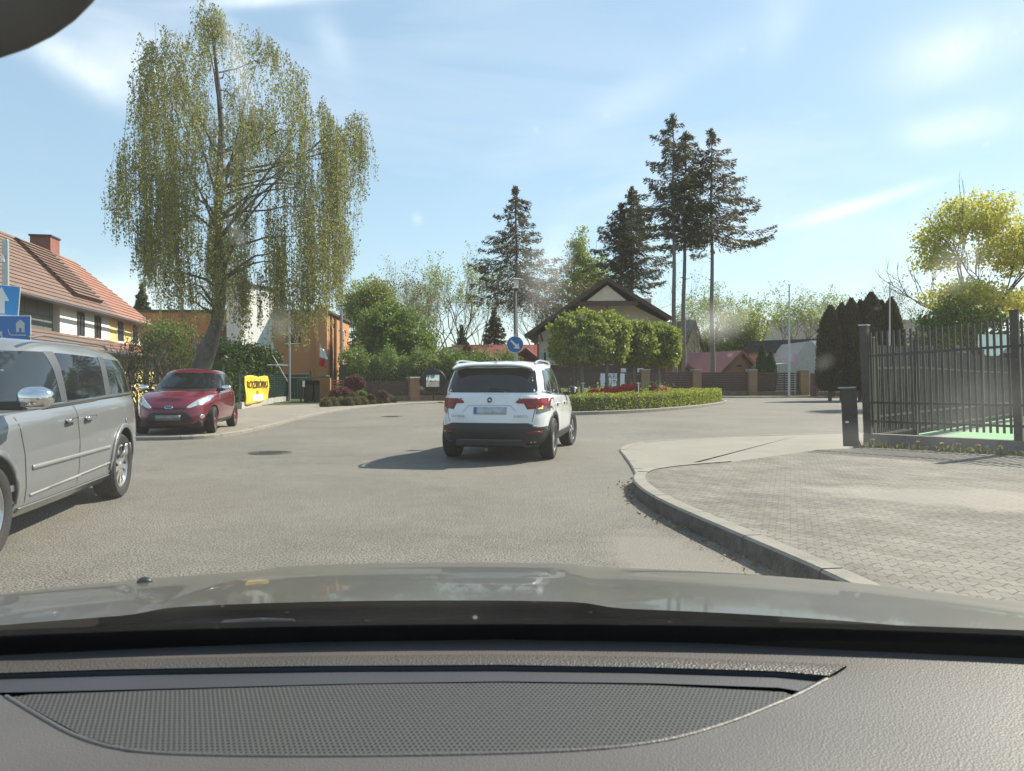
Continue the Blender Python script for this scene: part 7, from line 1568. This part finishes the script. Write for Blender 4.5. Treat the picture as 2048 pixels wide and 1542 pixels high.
bn = N('ShaderNodeBump'); bn.inputs['Distance'].default_value = 0.002; bn.inputs['Strength'].default_value = 0.6; K(mr.outputs[0], bn.inputs['Height']); K(bn.outputs[0], b.inputs['Normal']); b.inputs['Roughness'].default_value = 0.5; M['perf'] = m
gr = [(20, 1396), (60, 1391), (300, 1383), (700, 1371), (1000, 1367), (1300, 1372), (1570, 1386), (1585, 1392), (1535, 1413), (1462, 1443), (1345, 1479), (1205, 1498), (1000, 1507), (700, 1511), (420, 1510), (260, 1502), (165, 1476), (95, 1438)]
n = len(gr); mb = MB(); mb.add([loc3(p, ZD - 0.001) for p in gr] + [(loc3(p, ZD)[0], loc3(p, ZD)[1], ZD - 0.012) for p in gr], [tuple(range(n))] + [(i, (i + 1) % n, n + (i + 1) % n, n + i) for i in range(n)]); mb.build('speaker_grille', M['perf'], dash)
rim = [(8, 1397), (80, 1441), (150, 1481), (250, 1509), (420, 1517), (700, 1518), (1000, 1513), (1210, 1504), (1350, 1484), (1470, 1447), (1545, 1416), (1600, 1393), (1656, 1362)]
mb = MB(); mb.tube([Vector(loc3(p, ZD - 0.001)) for p in smooth_pts(rim, 2)], 0.0026, 8); mb.build('grille_rim', M['dash'], dash, 60)

# interior mirror, upper left
c_ = W(-150, -172, 0.42)
t = thing('interior_mirror', 'dark rounded edge of the interior mirror housing at the top left corner', 'mirror', c_)
mb = MB(); mb.ball((0, 0, 0), (0.109, 0.02, 0.083), 32, 20, lambda d: 1.0); q = mb.build('housing', mat('mirror_housing', (0.022, 0.017, 0.013), 0.5), t, 80); q.rotation_euler = (0, R(6), 0)
mb = MB(); mb.tube([(0.0, 0.01, 0.02), (0.0, 0.04, 0.09)], 0.008, 8); mb.build('stalk', M['black'], t)

# windscreen with road dust and smears
m, t, b, o = newmat('windscreen_glass'); N = t.nodes.new; K = t.links.new; t.nodes.remove(b)
tr_ = N('ShaderNodeBsdfTransparent'); tr_.inputs[0].default_value = (0.97, 0.985, 0.975, 1); du = N('ShaderNodeBsdfTranslucent'); du.inputs[0].default_value = (0.85, 0.85, 0.82, 1); df = N('ShaderNodeBsdfDiffuse'); df.inputs[0].default_value = (0.8, 0.8, 0.78, 1)
dm = N('ShaderNodeMixShader'); dm.inputs[0].default_value = 0.35; K(du.outputs[0], dm.inputs[1]); K(df.outputs[0], dm.inputs[2])
tc_ = N('ShaderNodeTexCoord'); n1 = N('ShaderNodeTexNoise'); n1.inputs['Scale'].default_value = 9; n1.inputs['Detail'].default_value = 6; K(tc_.outputs['Object'], n1.inputs['Vector'])
base_ = N('ShaderNodeMapRange'); base_.inputs[1].default_value = 0.3; base_.inputs[2].default_value = 0.75; base_.inputs[3].default_value = 0.013; base_.inputs[4].default_value = 0.028; K(n1.outputs[0], base_.inputs[0])
vo = N('ShaderNodeTexVoronoi'); vo.inputs['Scale'].default_value = 34; K(tc_.outputs['Object'], vo.inputs['Vector']); sp_ = N('ShaderNodeMapRange'); sp_.inputs[1].default_value = 0.0; sp_.inputs[2].default_value = 0.09; sp_.inputs[3].default_value = 0.10; sp_.inputs[4].default_value = 0.0; K(vo.outputs['Distance'], sp_.inputs[0])
fac = mnode('ADD', base_.outputs[0], sp_.outputs[0])
nsm = N('ShaderNodeTexNoise'); nsm.inputs['Scale'].default_value = 28; nsm.inputs['Detail'].default_value = 5; K(tc_.outputs['Object'], nsm.inputs['Vector'])
WS0, WS1 = Vector((0, 0.862, 0.985)), Vector((0, 0.25, 1.62))     # bottom and top of the glass on the centre line
def wsp(px, py):
    d = Vector(((px - CX) / F, 1, -(py - HY) / F)); o_ = Vector((0, 0, EYE)); nn_ = (WS1 - WS0).cross(Vector((1, 0, 0))).normalized(); k = (WS0 - o_).dot(nn_) / d.dot(nn_); return o_ + d * k
for (px, py, rx_, rz_, amt) in ((1085, 545, 0.016, 0.034, 0.15), (1115, 500, 0.012, 0.02, 0.12), (482, 125, 0.006, 0.030, 0.22), (1440, 640, 0.020, 0.018, 0.22), (1905, 520, 0.018, 0.022, 0.16), (1645, 715, 0.008, 0.010, 0.08), (2010, 745, 0.010, 0.006, 0.16), (1880, 880, 0.026, 0.006, 0.22), (1780, 850, 0.022, 0.005, 0.12), (480, 468, 0.006, 0.010, 0.14), (835, 438, 0.004, 0.005, 0.2), (2000, 880, 0.008, 0.012, 0.25), (560, 640, 0.010, 0.016, 0.12), (600, 1225, 0.02, 0.002, .2), (440, 1245, 0.004, 0.012, .2), (1080, 1180, 0.004, 0.010, 0.22), (950, 1235, 0.003, 0.005, .25), (1500, 1275, 0.006, 0.006, .2), (1130, 455, 0.014, 0.012, 0.07), (1890, 120, 0.01, 0.02, 0.04), (1700, 860, 0.04, 0.02, 0.06), (1950, 800, 0.05, 0.05, 0.07)):
    c = wsp(px, py); mp_ = N('ShaderNodeMapping'); mp_.vector_type = 'POINT'; mp_.inputs['Location'].default_value = (-c.x / rx_, -c.y / rz_, -c.z / rz_); mp_.inputs['Scale'].default_value = (1 / rx_, 1 / rz_, 1 / rz_)
    K(tc_.outputs['Object'], mp_.inputs[0]); ln_ = N('ShaderNodeVectorMath'); ln_.operation = 'LENGTH'; K(mp_.outputs[0], ln_.inputs[0])
    g_ = N('ShaderNodeMapRange'); g_.interpolation_type = 'SMOOTHSTEP'; g_.inputs[1].default_value = 0.1; g_.inputs[2].default_value = 1.3; g_.inputs[3].default_value = amt * 1.5; g_.inputs[4].default_value = 0.0; K(ln_.outputs['Value'], g_.inputs[0])
    fac = mnode('ADD', fac, mnode('MULTIPLY', g_.outputs[0], nsm.outputs[0]))
m1 = N('ShaderNodeMixShader'); K(fac, m1.inputs[0]); K(tr_.outputs[0], m1.inputs[1]); K(dm.outputs[0], m1.inputs[2])
gl = N('ShaderNodeBsdfGlossy'); gl.inputs['Roughness'].default_value = 0.02; m2 = N('ShaderNodeMixShader'); fr = N('ShaderNodeFresnel'); fr.inputs[0].default_value = 1.25
K(mnode('MULTIPLY', fr.outputs[0], 0.06), m2.inputs[0]); K(m1.outputs[0], m2.inputs[1]); K(gl.outputs[0], m2.inputs[2]); K(m2.outputs[0], o.inputs[0])
mb = MB(); vs = []; nx, nz_ = 24, 12
for j in range(nz_ + 1):
    for i in range(nx + 1):
        x = -0.95 + 1.9 * i / nx; q = WS0.lerp(WS1, j / nz_); vs.append((x, q.y - 0.14 * x * x, q.z))
mb.add(vs, [(j * (nx + 1) + i, j * (nx + 1) + i + 1, (j + 1) * (nx + 1) + i + 1, (j + 1) * (nx + 1) + i) for j in range(nz_) for i in range(nx)])
o = mb.build('windscreen', m, OC, 60)
mb2 = MB(); vs = []
for i in range(25):
    x = -0.95 + 1.9 * i / 24
    for s_ in (0.0, 0.092): q = WS0.lerp(WS1, s_); vs.append((x, q.y + 0.004 - 0.14 * x * x, q.z + 0.004))
mb2.add(vs, [(i * 2, i * 2 + 1, i * 2 + 3, i * 2 + 2) for i in range(24)]); fr_ = mb2.build('frit_band', M['black'], o)
for v in o.data.vertices: pass
o.parent = OC; o.matrix_parent_inverse = Matrix.Translation(OCi)
